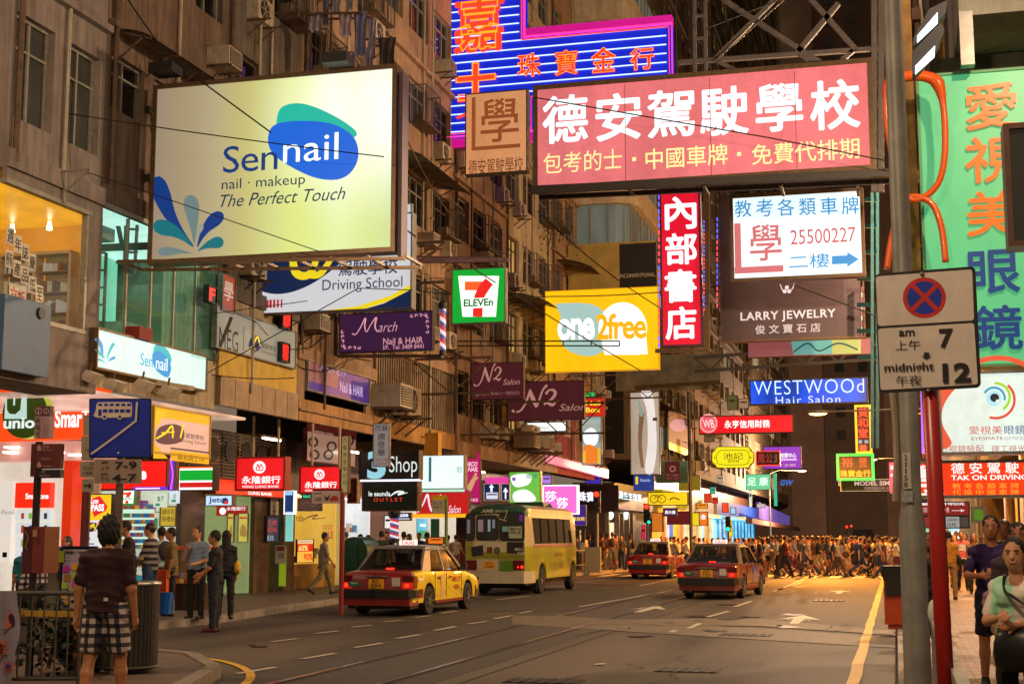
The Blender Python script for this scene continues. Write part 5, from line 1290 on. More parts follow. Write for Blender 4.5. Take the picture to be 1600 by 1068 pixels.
PS=PY(27.4);z_=lambda x,y,Y=27.4:atY(x,y,Y).z
orange=lit('#f4450e',1.0,.12)
ps=thing('phone_shop','corner phone shop with a huge orange fascia and white display walls','shop',(-17.5,27.5,.13))
b=MB();P=[(-60,560),(60,571),(140,580),(158,584),(163,596),(163,640),(163,690),(140,684),(0,690),(-60,694)]
b.prism([PS.px(*q)for q in P],PS.to3,-.3,0);b.build('fascia',orange,ps)
els_on(ps,PS,[('t','SmarTone',(86,638,172,667),lit('#ffffff',1.1),{'bold':.03})])
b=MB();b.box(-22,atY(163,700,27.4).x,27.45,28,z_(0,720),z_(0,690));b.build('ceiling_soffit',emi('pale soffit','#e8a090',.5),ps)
for q in((-40,705,3),(20,700,3),(18,708,3),(90,708,3),(120,712,3)):
    b=MB();p=atY(q[0],q[1],27.35);b.box(p.x-.12,p.x+.12,27.2,27.44,p.z,p.z+.04);b.build('downlight',emi('down light','#fff6e8',5),ps)
whw=emi('white display wall','#e0d4c2',.8,.1)  # display walls and ceiling soffit glow in place of light falling on them
b=MB();b.box(atY(-60,800,28.5).x,atY(95,800,28.5).x,28.5,28.6,.13,z_(0,705,28.5));b.build('display_wall',whw,ps)
b=MB();PD=PY(28.48);u0,u1,v0,v1=rect(PD,-20,752,25,878);b.box(u0,u1,28.3,28.49,v0,v1);b.build('display_panel',emi('white panel','#e6dccf',.78),ps)
els_on(ps,PY(28.28),[('t','iPhone5',(2,796,23,803),lit('#a89a8c',.5)),('b',(4,862,11,870),blk)])
b=MB();u0,u1,v0,v1=rect(PD,31,754,85,793);b.box(u0,u1,28.3,28.49,v0,v1);b.build('logo_panel',lit('#ee2a12',1.0),ps)
els_on(ps,PY(28.28),[('t','SmarTone',(40,770,76,779),lit('#ffffff',1),{'bold':.03})])
for(y0,y1)in((797,813),(816,835),(838,856),(858,876)):
    b=MB();u0,u1,v0,v1=rect(PD,29,y0,84,y1);b.box(u0,u1,28.35,28.49,v0,v1);b.build('poster_rail',emi('poster white','#dfe6e8',.72),ps)
    els_on(ps,PY(28.33),[('b',(33+k*12,y0+4,38+k*12,y1-3),lit(c,.7))for k,c in enumerate(rnd.sample(['#2aa0b8','#d8862a','#3a5a9a','#c0402a','#303a40','#8ab82a'],4))])
b=MB();u0,u1,v0,v1=rect(PY(27.6),97,690,111,905);b.box(u0,u1,27.6,28.1,.13,v1);b.build('red_column',lit('#d8300c',.8),ps)
b=MB();b.box(-22,atY(95,800,28.2).x,26.5,28.5,.135,.16);b.build('shop_floor',paint('#8a8078',.3),ps)

sign('poster','white poster with black letters EG beside the red shop column','poster',PY(28.6),(110,790,130,845),.08,emi('poster pale','#b8c8b8',.55),alu,.02,[('t','EG',(107,810,126,826),blk,{'bold':.0}),('p',[(112,792),(121,784),(123,788),(114,797)],paint('#206a30'))])
sign('poster','tall yellow lit poster with a tilted red pass tag','poster',PY(28.4),(133,771,175,858),.12,lit('#e8c020',.95),dk,.02,
     [('p',[(139,780),(156,774),(168,790),(166,797),(147,807),(143,790)],lit('#d82a30',.9)),('t','Late',(142,778,154,786),W_,{'shear':.3,'bold':.02}),('t','PASS',(143,787,163,798),W_,{'bold':.04}),('b',(134,812,174,858),lit('#dfe4e4',.8)),
      ('s',[(133,826),(138,817),(150,816),(154,822),(148,829),(137,830)],nvy),('r',[(133,828),(142,821),(148,817)],[1.5,2.5,2],yel),('t','AJ',(141,817,153,828),yel,{'bold':.03,'shear':.3}),('b',(154,814,162,822),lit('#c03a3a',.8)),('e',(138,841,4,3),lit('#2aa0a8',.8)),('b',(133,848,148,850),lit('#2a6aa8',.8))])
sign('shop_sign','red phone shop box sign ending in the letters ne','sign',PY(29.2),(134,719,262,765),.5,lit('#ee1a14',1.0,.1),paint('#8a3a20'),.03,[('t','SmarTone',(146,730,229,749),lit('#ffffff',1.1),{'bold':.03})])
sign('shop_sign','violet strip sign wrapped round the corner under the red phone shop box','sign',PY(29.0),(208,760,262,765),.1,lit('#6a30c0',1.0),None,0,[('b',(212,761.5,250,763.5),lit('#f0d8ff',1.1))])
sign('shop_sign','violet upright strip sign at the end of the red phone shop box','sign',PY(29.0),(265,712,272,766),.1,lit('#5a30c8',1.0),None,0,[('r',[(266,715),(270,740),(267,764)],2,lit('#ff50b0',1.2))])
sign('shop_sign','small round-cornered convenience store sign inside the shop front','sign',PY(30.6),(185,762,213,789),.2,gS,alu,.02,seven_els(185,762,213,789))
shop('convenience store with bright shelves of drinks and snacks',29.0,32.7,'#d8e0c8',.85,'#f6fff0',4,goods=5,glass=False)
b=MB();u0,u1,v0,v1=rect(PY(31.3),184,795,240,850);b.box(u0,u1,31.3,31.32,v0,v1);b.box(u0,u1,31.0,31.3,v0,v0+.03);
tag(b.build('drinks_cabinet',emi('fridge light','#c8e8d0',.85),loc=(u0,31.3,v0)),'lit drinks cabinet of the convenience store','cabinet')
root=thing('goods_display','colourful snack rack before the lit drinks cabinet','goods rack',(-15.8,31.2,1.0));b=MB()
for j in range(5):
    for i in range(16):
        p=atY(186+i*3.4,848-j*10,31.2);b.m(rnd.randrange(len(GC))).box(p.x,p.x+.04,31.1,31.25,p.z,p.z+.1)
b.build('goods',[emi('goods '+c,c,.35)for c in GC],root)['kind']='stuff'
for q,c,t in(((240,770,262,792),'#cfe0c8','$7'),((265,766,281,786),'#d8e8f0','@')):
    sign('poster',{'$7':'pale price poster hanging below the red phone shop sign','@':'pale blue poster hanging right of the price poster'}[t],'poster',PY(30.2),q,.03,lit(c,.8),None,0,[('t',t,(q[0]+6,q[1]+5,q[2]-6,q[1]+13),paint('#3a4a60')),('b',(q[0]+3,q[3]-6,q[0]+10,q[3]-2),lit('#3aa060',.7))])
sign('poster','yellow poster of toys on the wall by the convenience store','poster',PY(30.8),(250,790,276,822),.04,lit('#c8a838',.75),brz,.02,[('t','儲印花',(253,795,273,803),paint('#6a2a20')),('t','換禮品',(253,806,273,814),paint('#3a2418'))])
pier(32.7,34.0,'dark wood panelled pier between convenience store and bank',woodp)

sign('shop_sign','convenience store stripe sign in orange, green, white and red','sign',PY(30.5),(279,727,334,766),.3,lit('#f4fbf4',1.1),dk,.02,
     [('b',(280,728,333,731),lit('#e85a20',1.0)),('b',(281,734,333,750),lit('#0ca030',1.0)),('b',(281,753,333,761),lit('#c81e20',1.0))])
sign('shop_sign','yellow and white driving school board with a purple oval emblem','sign',PX(XF+.6),(238,640,328,712),.15,lit('#dcae9c',.72),paint('#b8901c'),.03,
     [('b',(239,641,327,657),lit('#d8a410',.85)),('p',[(239,641),(262,641),(240,672)],lit('#e0b418',.85)),('p',[(239,690),(262,716),(239,716)],lit('#d8a410',.85)),('b',(266,706,326,722),lit('#d8a010',.85)),('b',(266,702,326,704.5),paint('#3a1838')),
      ('s',[(243,688),(248,668),(270,662),(286,670),(284,688),(262,694)],lit('#2c1440',.6)),('r',[(243,685),(258,676),(268,665),(269,684)],[2.5,3.2,2.6,2.6],yel),('r',[(251,676),(272,674)],2,yel),('r',[(286,662),(281,684)],[3,2.5],yel),
      ('t','駕駛學校',(289,678,318,686),paint('#3a1838')),('t','Driving School',(281,687,320,694),paint('#5a3a40')),('t','報名請上1/F',(276,710,319,720),paint('#4a3010'))])
for k,(x,y)in enumerate(((136,588),(172,601),(218,601),(258,611))):
    root=thing('floodlight',['leftmost','second','third','rightmost'][k]+' boxy floodlight on the canopy edge under the mint light box','floodlight',atY(x,y,23.4),'boxy floodlights on the canopy edge')
    c=atY(x,y,23.2);b=MB();v=[Vector(q)for q in((-.17,0,-.02),(.05,0,-.12),(.19,0,.04),(-.03,0,.13))]
    b.prism([(c.x+q.x,c.z+q.z)for q in v],PY(23.2).to3,-.3,0);b.build('lamp_housing',mat('stone grey housing','#b5a894',.6),root)
    b=MB();b.bar(c+Vector((0,.1,.1)),c+Vector((0,.15,.26)),.03);b.build('bracket',rust,root)
b=MB();a=atY(60,570,23.5);e=atY(300,607,26.5);b.bar(a,e,.16,.1);tag(b.build('canopy_rail',wl[5],loc=a),'pale canopy rail carrying the boxy floodlights','rail')
b=MB();b.box(-21,-14.62,23.9,30.5,4.40,4.46);tag(b.build('soffit',emi('lit soffit','#e8c0a8',.55,.35),loc=(-18,27,4.4)),'pale lit soffit above the corner phone shop','soffit')  # soffit has a painted glow standing in for light from the shop below

root=thing('shop_sign','round dark green shop sign with a white letter U','sign',atY(40,690,24.5));c=atY(39,645,24.5)
b=MB();b.tube([c+Vector((0,.22,0)),c],.5,40);b.build('drum',lit('#a8b030',.8),root)
b=MB();b.tube([c+Vector((0,-.001,0)),c+Vector((0,-.02,0))],.495,40);b.build('sign_face',lit('#33480a',.55),root)
els_on(root,PY(24.47),[('p',[(9,618),(11,618),(11,640),(15,646),(24,647),(32,640),(34,618),(42,618),(42,654),(7,654)],lit('#bcd8cc',.85)),('b',(21,618,24,633),lit('#bcd8cc',.85)),('t','union',(6,652,68,669),lit('#dff0e4',.9),{'bold':.03})])
b=MB();p=atY(45,600,24.6);b.tube([p,p+Vector((0,0,.5))],.03,6);b.build('hanger',alu,root)

bk_=shop('bank branch with yellow posters behind glass',34.0,37.0,'#98a86c',.8,'#e8ffe0',2.0,goods=0)
for q in((355,801,366,847),(372,801,388,847)):
    sign('poster','yellow bank poster behind glass, '+('narrower one on the left' if q[0]==355 else 'wider one on the right'),'poster',PY(34.2),q,.04,lit('#c8b850',.8),alu,.02,[('b',(q[0]+2,q[1]+6,q[2]-2,q[1]+9),lit('#b8502a',.7)),('s',[(q[0]+3,q[3]-12),(q[0]+6,q[3]-28),(q[2]-4,q[3]-24),(q[2]-3,q[3]-10)],lit('#a8843a',.7))])
sign('poster','red strip with a white bank emblem inside the bank entrance','poster',PY(34.4),(338,790,386,805),.05,lit('#a82018',.7),None,0,[('e',(348,798,5,5.5),W_),('t','永隆銀行',(354,791,384,797),W_)])
sign('shop_sign','small pale blue light box with dark blue and red lettering','sign',PY(31.5),(321,773,364,790),.18,lit('#c4dcf0',1.0,.05),alu,.02,[('t','Jetc',(326,776,350,787),lit('#1c3a8a',.7),{'bold':.02}),('s',[(347,785),(349,778),(355,778),(357,784),(353,787)],lit('#1c3a8a',.7)),('s',[(350,786),(352,782),(357,783),(356,787)],lit('#e03a30',.9))])
rb=lit('#e0141c',1.0,.12)
def bank(x0,y0,x1,y1,Y,lab):
    W=x1-x0;Hh=y1-y0;cx=x0+W*.48;cy_=y0+Hh*.31
    X=lambda t:x0+W*t;Yv=lambda t:y0+Hh*t
    return sign('shop_sign',lab,'sign',PY(Y),(x0,y0,x1,y1),.3,rb,paint('#8a1418'),.04,
        [('e',(cx,cy_,W*.125,W*.125),lit('#fff0f0',1)),('r',[(cx-W*.07,cy_+W*.05),(cx-W*.03,cy_-W*.06),(cx,cy_+W*.03),(cx+W*.03,cy_-W*.06),(cx+W*.07,cy_+W*.05),(cx-W*.07,cy_+W*.055)],W*.022,rb),
         ('t','永隆銀行',(X(.13),Yv(.57),X(.90),Yv(.79)),lit('#ffffff',1.05),{'bold':.02}),('t','WING LUNG BANK',(X(.13),Yv(.84),X(.88),Yv(.92)),lit('#ffe0e0',1),{'bold':.02})])
bank(368,713,446,766,30.3,'larger red bank sign with a white round emblem, left of the pair');bank(468,727,533,771,34.6,'smaller red bank sign with a white round emblem, right of the pair')
sign('shop_sign','orange-red bank fascia half hidden behind the larger red bank sign','sign',PX(XS+.4),(336,716,448,775),.3,lit('#e83414',1.0,.1),paint('#a04020'),.03,[('a',(384,735,18,21,100,260),W_),('t','LUNG BANK',(388,768,425,773),W_,{'bold':.02})])
pier(37.0,38.0,'polished stone pilaster right of the bank');pier(39.0,39.8,'polished stone pilaster left of the yellow curtained shop')
b=MB();b.box(XS-2,XS-1.9,38,39,.13,3);tag(b.build('lift_lobby',paint('#2a2420',.4)),'dark entrance lobby between the two stone pilasters','entrance')
sign('shop_sign','dark blue clinic board with red characters beside the bank','sign',PX(XS+.2),(416,806,437,846),.08,lit('#12304a',.5),dk,.02,[('t','三樓',(418,812,432,820),lit('#c03a3a',.8)),('t','紅棉',(418,823,432,831),lit('#c03a3a',.8)),('t','838',(417,836,427,844),lit('#8ab0c8',.8))])
sign('shop_sign','narrow white sign with black vertical characters above the clinic board','sign',PX(XS+.2),(421,776,436,805),.08,paint('#a89c88',.6),dk,.02,[('t',c,(425,779+k*8,432,786+k*8),blk)for k,c in enumerate('唐登華')])
sign('shop_sign','blue and white medicine sign hanging left of the yellow curtained shop','sign',PY(36.5),(444,766,460,803),.15,lit('#14386a',.8),W_,.02,[('b',(446,768,457,773),lit('#8ac0f0',1)),('b',(446,799,459,803),lit('#b8c8f0',1))])
b=MB();u0,u1,v0,v1=rect(PY(36.5),446,804,456,845);b.box(u0,u1,36.5,36.6,v0,v1);tag(b.build('aqua_light',emi('aqua panel','#8adcd0',.8,.3),loc=(u0,36.5,v0)),'slim aqua lit panel left of the yellow curtained shop','light panel')
sign('poster','lime green upright banner leaning at the pilaster','banner',PY(36),(436,855,447,915),.05,lit('#8aa01c',.55),None,0,[('b',(437,857,446,866),paint('#a03020'))])
sign('notice','white notice sheets pinned on the pilaster right of the lime banner','notice',PY(35.9),(430,851,446,880),.03,paint('#a89a90',.6),None,0,[('b',(432,853,444,860),paint('#7a2018')),('t','招租',(434,863,444,872),blk)])

so=shop('shoe shop window with glowing yellow curtain and a sale poster',39.8,43.4,'#e8b844',1.0,'#ffe0a0',3.0,goods=0,floor='#8a6a3a',X=XS)
els_on(so,PX(XS+.01),[('t','nda',(463,803,474,814),blk,{'bold':.0}),('r',[(473,812),(485,806),(496,804),(488,810),(509,808)],[1,2,1.5,1.5,.8],blk),('t','OUTLET',(504,819,520,827),lit('#a8501c',.7),{'bold':.03}),('t','SALE',(503,829,520,841),lit('#a8501c',.7),{'bold':.05})])
sign('poster','red and yellow sale poster reading 60% to 90% off','poster',PX(XS+.05),(463,842,489,878),.03,lit('#e8b040',.95),blk,.01,[('b',(463.5,843,488.5,848),lit('#e8c8a8',.9)),('t','OUTSEASON SALE',(465,844,487,847),paint('#a03018')),('b',(463.5,849,488.5,861),lit('#d82010',.9)),('t','60%',(466,851,481,860),lit('#f0d070',1),{'bold':.03}),('t','90%',(474,864,488,875),lit('#d83a10',.9),{'bold':.03})])
b=MB()
for k in range(9):
    p=atX(463+k*3.4,872+(k%3)*6,XS-.5);b.box(p.x-.08,p.x+.08,p.y,p.y+.2,.9+.12*(k%3),1.1+.12*(k%3))
o=tag(b.build('shoe_display',brz,so),kind='stuff')
b=MB();b.box(XS-.8,XS+.02,39.9,43.3,.15,.85);b.build('window_plinth',paint('#a87c34',.5),so)
sign('shop_sign','oval pale violet plaque hanging in front of the yellow curtained shop','sign',PY(37.6),(465,778,503,798),.06,paint('#5a4650',.6),None,0,[('e',(484,788,19,10.5),paint('#7a6468',.6)),('r',[(472,788),(480,784),(488,790),(497,785)],1,paint('#b0a0a0'))])
sign('shop_sign','small green lit sign behind the smaller red bank sign','sign',PY(37),(471,771,487,779),.08,paint('#10201a'),None,0,[('t','SALE',(474,773,485,777),emi('green led','#30e898',1.4))])

sign('shop_sign','maroon and pale board with drawings of six bracelets','sign',PX(XS+1.2),(478,675,556,725),.1,lit('#a8806c',.6),paint('#5a1c18'),.03,
     [('b',(479,668,557,680),lit('#5a1814',.6)),('t','twenty Shop',(492,673,520,678),lit('#c8a090',.8),{'shear':.3})]+[('a',(x,y,5,8,0,360),paint('#3a2018'))for x,y in((489,690),(518,697),(545,688),(491,710),(513,710),(538,708))])
for(x,nm)in((397,'left'),(436,'second'),(489,'third'),(531,'right')):
    b=MB();a=atY(x,650+(x-397)*.12,33.0);b.tube([a,a+Vector((0,0,-1.05))],.035,8);tag(b.build('hanging_rod',mat('rod cream','#a8906c',.5),loc=a),nm+' cream steel rod hanging from the slab to the red bank signs','rod')

pl=PY(38.3)
sign('shop_sign','dark telecom shop sign with a white figure three and the word Shop','sign',pl,(561,703,655,749),.35,paint('#0c1416',.3),paint('#1c2426'),.03,
     [('t','3',(574,704,603,748),lit('#8cc4d4',.9),{'bold':.05}),('t','Shop',(608,712,652,745),lit('#ccd8d4',.95),{'bold':-.003})])
b=MB();a=atY(563,750.5,38.2);e=atY(656,749.5,38.2);b.bar(a,e,.05);tag(b.build('tube_light',lit('#e8f0ff',1.5),loc=a),'white tube light between the telecom sign and the dark green shoe sign','tube light')
sign('shop_sign','dark green shoe outlet sign with a white swoosh','sign',pl,(566,751,653,798),.35,mat('green black','#071d14',.3),mat('brown edge','#4a2c24',.5),.04,
     [('t','le saunda',(576,767,610,774.5),lit('#d8e4e0',.95),{'bold':.02}),('r',[(609,775),(620,768),(631,768),(622,772),(637,769)],[1,3,2,3,.8],lit('#d8e4e0',.95)),('t','OUTLET',(584,777,629,783),lit('#d03a24',.9),{'space':1.5,'bold':.01})])
sign('shop_sign','grey hanging sign of a doctor with vertical black characters','sign',PY(36.8),(583,661,609,729),.1,lit('#8d8482',.6),steel,.02,
     [('t','西醫',(586,664,606,673),blk)]+[('t',c,(590,676+k*12.5,602,687+k*12.5),blk,{'bold':.005})for k,c in enumerate('唐登華')]+[('t','午診二樓',(586,716,606,720),paint('#a03050')),('t','上午下午',(586,722,606,727),paint('#a03050'))])
sign('shop_sign','narrow worn signboard with characters beside the smaller bank sign','sign',PY(34.3),(533,680,545,770),.15,lit('#a8925c',.55),rust,.02,[('t',c,(536,684+k*11,542,692+k*11),blk)for k,c in enumerate('西醫唐登華診所')])
sign('shop_sign','dark brown sign with a red curved figure right of the smaller bank sign','sign',PY(39.5),(543,746,559,786),.2,paint('#3a1a14'),mat('gold edge','#a8843c',.4,.4),.04,[('r',[(553,752),(548,762),(552,774),(545,782)],[2,4,3,2],paint('#8a3a28'))])
shop('white lit telecom shop with fridge-like display behind the green kiosk',43.9,46.5,'#eef2f2',1.05,'#ffffff',4.0,goods=4)
shop('barber shop entrance with a red framed door',46.5,49.0,'#9a6a5a',.6,'#ffe8d0',2.5,goods=0)
shop('white lit cosmetics shop with a blue beach poster',49.0,56.5,'#f0e4d0',1.0,'#fff8ea',4.0,goods=2)
sign('poster','blue sky poster in the cosmetics shop window','poster',PX(XS+.05),(652,810,669,838),.03,lit('#48b8d8',.9),None,0,[('s',[(652,832),(660,828),(669,830),(669,840),(652,840)],lit('#3a9a70',.8)),('b',(656,818,665,822),lit('#e8f8ff',1))])
barber(616,806,842,45,.3,'red and white barber pole beside the barber shop door')
sign('shop_sign','small black sign with white letters over the barber shop','sign',PY(45),(621,800,643,813),.1,lit('#1a1c30',.6),alu,.03,[('t','ause',(623,802,638,807),lit('#e0e4ff',1),{'bold':.04}),('b',(623,809,640,811),lit('#c0c4d8',.8))])
sign('shop_sign','red salon sign with a big white script N','sign',PY(47),(651,769,732,803),.3,lit('#c01c1c',.85,.1),None,0,[('r',[(653,800),(661,787),(668,772),(671,788),(676,798),(684,781),(689,772)],[2,2,3,3,2.5,2,2],lit('#f0d8e8',.95)),('t','Salon',(700,789,720,801),lit('#f0d8e8',.95),{'shear':.4})])
sign('shop_sign','thin yellow strip under the red salon sign','sign',PY(47),(640,802,732,808),.2,lit('#f0a818',1.0),None,0)
root=sign('shop_sign','white light box with a blue bottle picture beside the telecom sign','sign',PY(43.5),(655,710,726,764),.3,lit('#dff2f0',1.0,.05),steel,.03,[('b',(670,714,674,752),lit('#206a78',.7)),('b',(656,762,726,768),lit('#b8e0c8',.9)),('t','歡迎',(714,728,722,738),lit('#3a9a60',.8))])
sign('shop_sign','tall magenta nail salon banner with a pale hand','sign',PY(48.5),(725,705,751,786),.12,lit('#b81c62',.8,.05),paint('#5a1030'),.02,
     [('t','DECO',(727,721,746,728),lit('#f0c8d8',1),{'shear':.3,'bold':.02}),('t','NAIL',(731,729,747,736),lit('#f0c8d8',1),{'shear':.3,'bold':.02}),('r',[(732,765),(737,755),(742,745),(744,738)],[9,8,5,3],lit('#d0a070',.8)),('r',[(742,750),(747,745)],2.5,lit('#d0a070',.8)),('t','指甲美容',(729,778,747,783),lit('#f0c8d8',1))])

sign('traffic_sign','blue bus lane sign, left of the pair above the minibus','traffic sign',PY(44),(756,755,781,782),.04,mat('sign blue lit','#0c3aa8',.4),paint('#d8d8e0'),.02,[('b',(766.5,759,769.5,768),W_),('p',[(768,756),(772,761),(764,761)],W_),('b',(760,769,778,779),lit('#d8dcf0',.8)),('b',(761,771,777,773),MC['sign blue lit']if 'sign blue lit' in MC else W_)])
sign('traffic_sign','blue ahead only sign, right of the pair above the minibus','traffic sign',PY(44),(783,755,797,782),.04,MC['sign blue lit'],paint('#d8d8e0'),.02,[('b',(789,768,791,779),W_),('p',[(790,761),(794,768),(786,768)],W_)])
sign('shop_sign','green and white picture light box behind the minibus roof','sign',PY(51),(795,736,845,786),.25,lit('#6fc048',.9,.2),alu,.03,[('s',[(798,745),(812,740),(830,742),(826,756),(805,760)],lit('#eaf6f0',.95)),('s',[(802,770),(818,764),(832,770),(836,782),(806,784)],lit('#eaf6f0',.95)),('t','健康',(822,739,840,747),lit('#2a8a6a',.8)),('e',(803,748,3,3),lit('#8a60c0',.8))])
sign('shop_sign','pink light box behind the tall magenta banner','sign',PY(53),(758,745,795,760),.2,lit('#d83a9a',.95),None,0)
sign('shop_sign','orange-yellow box hanging under the slab','sign',PY(43),(663,676,685,711),.35,mat('ochre box','#b07c1c',.5),mat('ochre box','#b07c1c',.5),.02)
sign('shop_sign','bright pink cosmetics sign with two white characters','sign',PY(58),(848,757,903,803),.3,lit('#ff6ac8',1.0,.06),W_,.05,[('t','莎',(852,767,869,783),lit('#fff0fa',1.1),{'bold':.03}),('t','莎',(870,777,887,795),lit('#fff0fa',1.1),{'bold':.03})])
sign('shop_sign','white glowing sign with a phone number below the larger maroon salon sign','sign',PY(57),(820,658,886,675),.25,lit('#eaf2f0',1.1,.1),dk,.05,[('p',[(830,668),(837,663),(837,667),(858,667),(858,668)],lit('#2a7a5a',.8)),('t','TEL : 2507 0210',(829,669,858,672),lit('#5a6a70',.7))])
sign('shop_sign','red nail sign with yellow letters in two lines','sign',PY(62),(913,622,945,650),.2,lit('#c02818',.85),None,0,[('t','Nail',(915,626,938,633),lit('#f0d030',1),{'bold':.03}),('t','Box',(915,636,938,644),lit('#f0d030',1),{'bold':.03})])
sign('poster','column of glowing pictures under the red nail sign','poster',PY(62.5),(909,650,940,726),.2,emi('picture column','#a8b8b0',.7,.5,vert=True),alu,.03,[('s',[(912,676),(925,668),(935,680),(930,695),(914,692)],lit('#dce8ff',1.1)),('s',[(911,700),(922,694),(936,704),(934,722),(914,722)],lit('#e07a28',.9)),('b',(911,704,915,722),lit('#e0b030',.9)),('b',(934,700,938,724),lit('#e0b030',.9))])
b=MB();pl=PX(XF+.5);b.prism([pl.px(*q)for q in((860,711),(951,733),(951,747),(860,722))],pl.to3,-.2,0);tag(b.build('light_strip',emi('pink slab strip','#ff8a9c',.95,.1),loc=(XF+.5,62,5)),'long pink lit strip on the slab edge left of the jewellery shop','light strip')
sign('poster','tall fashion banner with a white dress facing the camera','banner',PY(68),(985,612,1031,741),.12,lit('#b8aa98',.75,.2),alu,.03,
     [('s',[(1001,612),(1010,640),(1012,690),(1008,735),(1020,738),(1026,700),(1024,650),(1018,612)],lit('#e0dcd8',.85)),('r',[(1003,645),(1000,690),(1004,730)],[8,6,5],lit('#8a6a50',.6)),('r',[(998,625),(1003,650)],[3,5],lit('#8fa8a4',.7)),('b',(1020,652,1027,657),lit('#4a3030',.6))])
sign('shop_sign','blue and yellow lit sign beneath the fashion banner','sign',PY(72),(990,742,1022,766),.2,lit('#1c3a8a',.75),None,0,[('t','Shiseido',(1000,747,1016,752),lit('#a8c8f0',.9)),('b',(993,744,997,756),lit('#e0c020',.9))])
sign('banner','pink blurred poster in a grey frame right of the fashion banner','poster',PX(XF+.2),(1044,646,1082,706),.1,mat('rose poster','#a8746a',.6),alu,.04,[('b',(1045,697,1081,708),lit('#f0c010',1.0)),('e',(1060,664,14,10),lit('#c88a90',.7))])
sign('shop_sign','teal panel with a maroon square to let board','sign',PY(80),(1025,720,1075,754),.2,mat('teal board','#5f8f86',.6),None,0,[('b',(1039,721,1062,750),lit('#501818',.6)),('a',(1051,732,3,5,0,360),lit('#a86a5a',.7)),('t','For Lease',(1041,739,1060,743),lit('#a86a5a',.7)),('t','2521 1221',(1041,745,1060,748),lit('#a86a5a',.7))])

cj=thing('jewellery_shop','dark purple corner jewellery shop with white characters','shop',(-15.5,80,.13));pl=PY(79.5)
b=MB();a0=atY(895,800,79.5).x;a1=atY(960,800,79.5).x;b.box(a0,a1,79.5,92,.13,4.75);b.build('dark_front',mat('grey stone front','#4a4038',.4),cj)
b=MB();b.box(a0,a1+.3,79.2,93,atY(930,795,79.2).z,atY(930,758,79.2).z);b.build('fascia',mat('purple black fascia','#2c1a24',.35),cj)
els_on(cj,PY(79.19),[('t','珠',(904,768,916,782),lit('#e8ecff',1.1),{'bold':.04}),('t','寶',(917,768,929,783),lit('#e8ecff',1.1),{'bold':.04})])
els_on(cj,PX(a1+.31),[('t','周生生珠寶',(967,769,1002,781),lit('#c8f4ff',1.2),{'bold':.03})])
for x in(954,978):
    b=MB();pl=PX(a1+.12);put_el(b,pl,('s',[(x-4,801),(x,799),(x+4,801),(x+4,807),(x+1,811),(x-2,811),(x-5,806)],None),.02);b.build('fruit_emblem',lit('#e0f8f0',1.2),cj)
for x in(952,968,975,984,990):
    b=MB();p=atX(x,850,a1+.2);b.box(a1+.0,a1+.2,p.y-.12,p.y+.12,.13,3.0);b.build('chrome_jamb',alu,cj)
b=MB();pl=PX(a1+.1);b.prism([pl.px(*q)for q in((950,816),(958,816),(958,845),(950,845))],pl.to3,0,.05);b.build('lit_showcase',emi('case light','#f0dcb8',.9),cj)
sign('shop_sign','violet sign with yellow characters in front of the jewellery shop','sign',PY(66),(884,788,916,821),.15,lit('#3a1c80',.8),alu,.03,[('t','營業放款',(888,807,914,813),lit('#e8c030',1),{'bold':.02})])

FAR=[((1012,768,1075,789),84,'#f0c818','yellow bicycle shop fascia',''),((1036,793,1058,806),80,'#3a1c4a','dark jewellery light box with three white characters','周大福'),((1042,798,1080,819),86,'#5a1414','dark red sign behind the jewellery light box',''),((1084,799,1106,821),96,'#f0701c','orange glowing picture sign','美食'),
       ((1128,785,1138,800),100,'#f04a20','small red and yellow lit cube sign',''),((1141,792,1150,803),110,'#a8c8f0','small pale blue lit cube sign',''),((1081,800,1093,821),92,'#e8d020','yellow round edged pawn sign',''),((1018,800,1036,830),82,'#c06a1c','orange brown lit sign near the traffic lights',''),((1060,742,1094,766),100,'#7a6418','dim yellow projecting sign high beside the lamp post',''),((1182,786,1196,793),130,'#b8a8a8','small grey sign by the white fascia',''),((1100,770,1112,785),110,'#c03a20','small red glowing sign far on the left side','')]
for q,Y,c,l,t in FAR:
    sign('shop_sign',l+' far down the street','sign',PY(Y),q,.3,lit(c,.95,.1),dk,.04,[('t',t,(q[0]+3,q[1]+4,q[2]-3,q[1]+4+(q[2]-q[0]-6)/max(1,len(t))*1.0),W_ if t!='TREK' else blk,{'bold':.02})]if t else())
def far_front(y0,y1,cols,label,z1=3.2,s=1.0):
    root=thing('shop',label,'shop',(XF-1,(y0+y1)/2,.13));n=max(3,int((y1-y0)/1.6));X=XF-.6
    for k in range(n):
        a=y0+k*(y1-y0)/n;c=cols[k%len(cols)];b=MB();b.box(X-.4,X,a+.08,a+(y1-y0)/n-.08,.3,z1);b.build('lit_window',emi('far front '+c,c,s,.35,vert=True),root)
    b=MB();b.box(X-.5,X-.41,y0,y1,.13,6.5);b.build('back_wall',woodp,root)
    b=MB();b.box(X-.4,X+.5,y0,y1,z1+.1,z1+.35);b.build('light_strip',emi('far strip '+cols[0],cols[0],s*1.3,.3),root)
    b=MB();b.box(X-.4,X+.35,y0,y1,z1+.36,z1+1.6);b.build('fascia',emi('far fascia '+cols[-1],cols[-1],.35,.3),root)
far_front(93.5,107,['#ffb03a','#ff7a20','#e8e0c0','#3a60d0','#f0d020'],'row of orange and yellow lit shop fronts before the crossing')
far_front(107.2,124,['#ffd890','#b8e8ff','#ffb860','#c8a878'],'bright jewellery shop fronts beyond the side street')
far_front(124.2,160,['#7ae0e8','#2a90e0','#8ae8f0','#2a58c8'],'aqua and blue lit front of the far corner shop',s=.9)
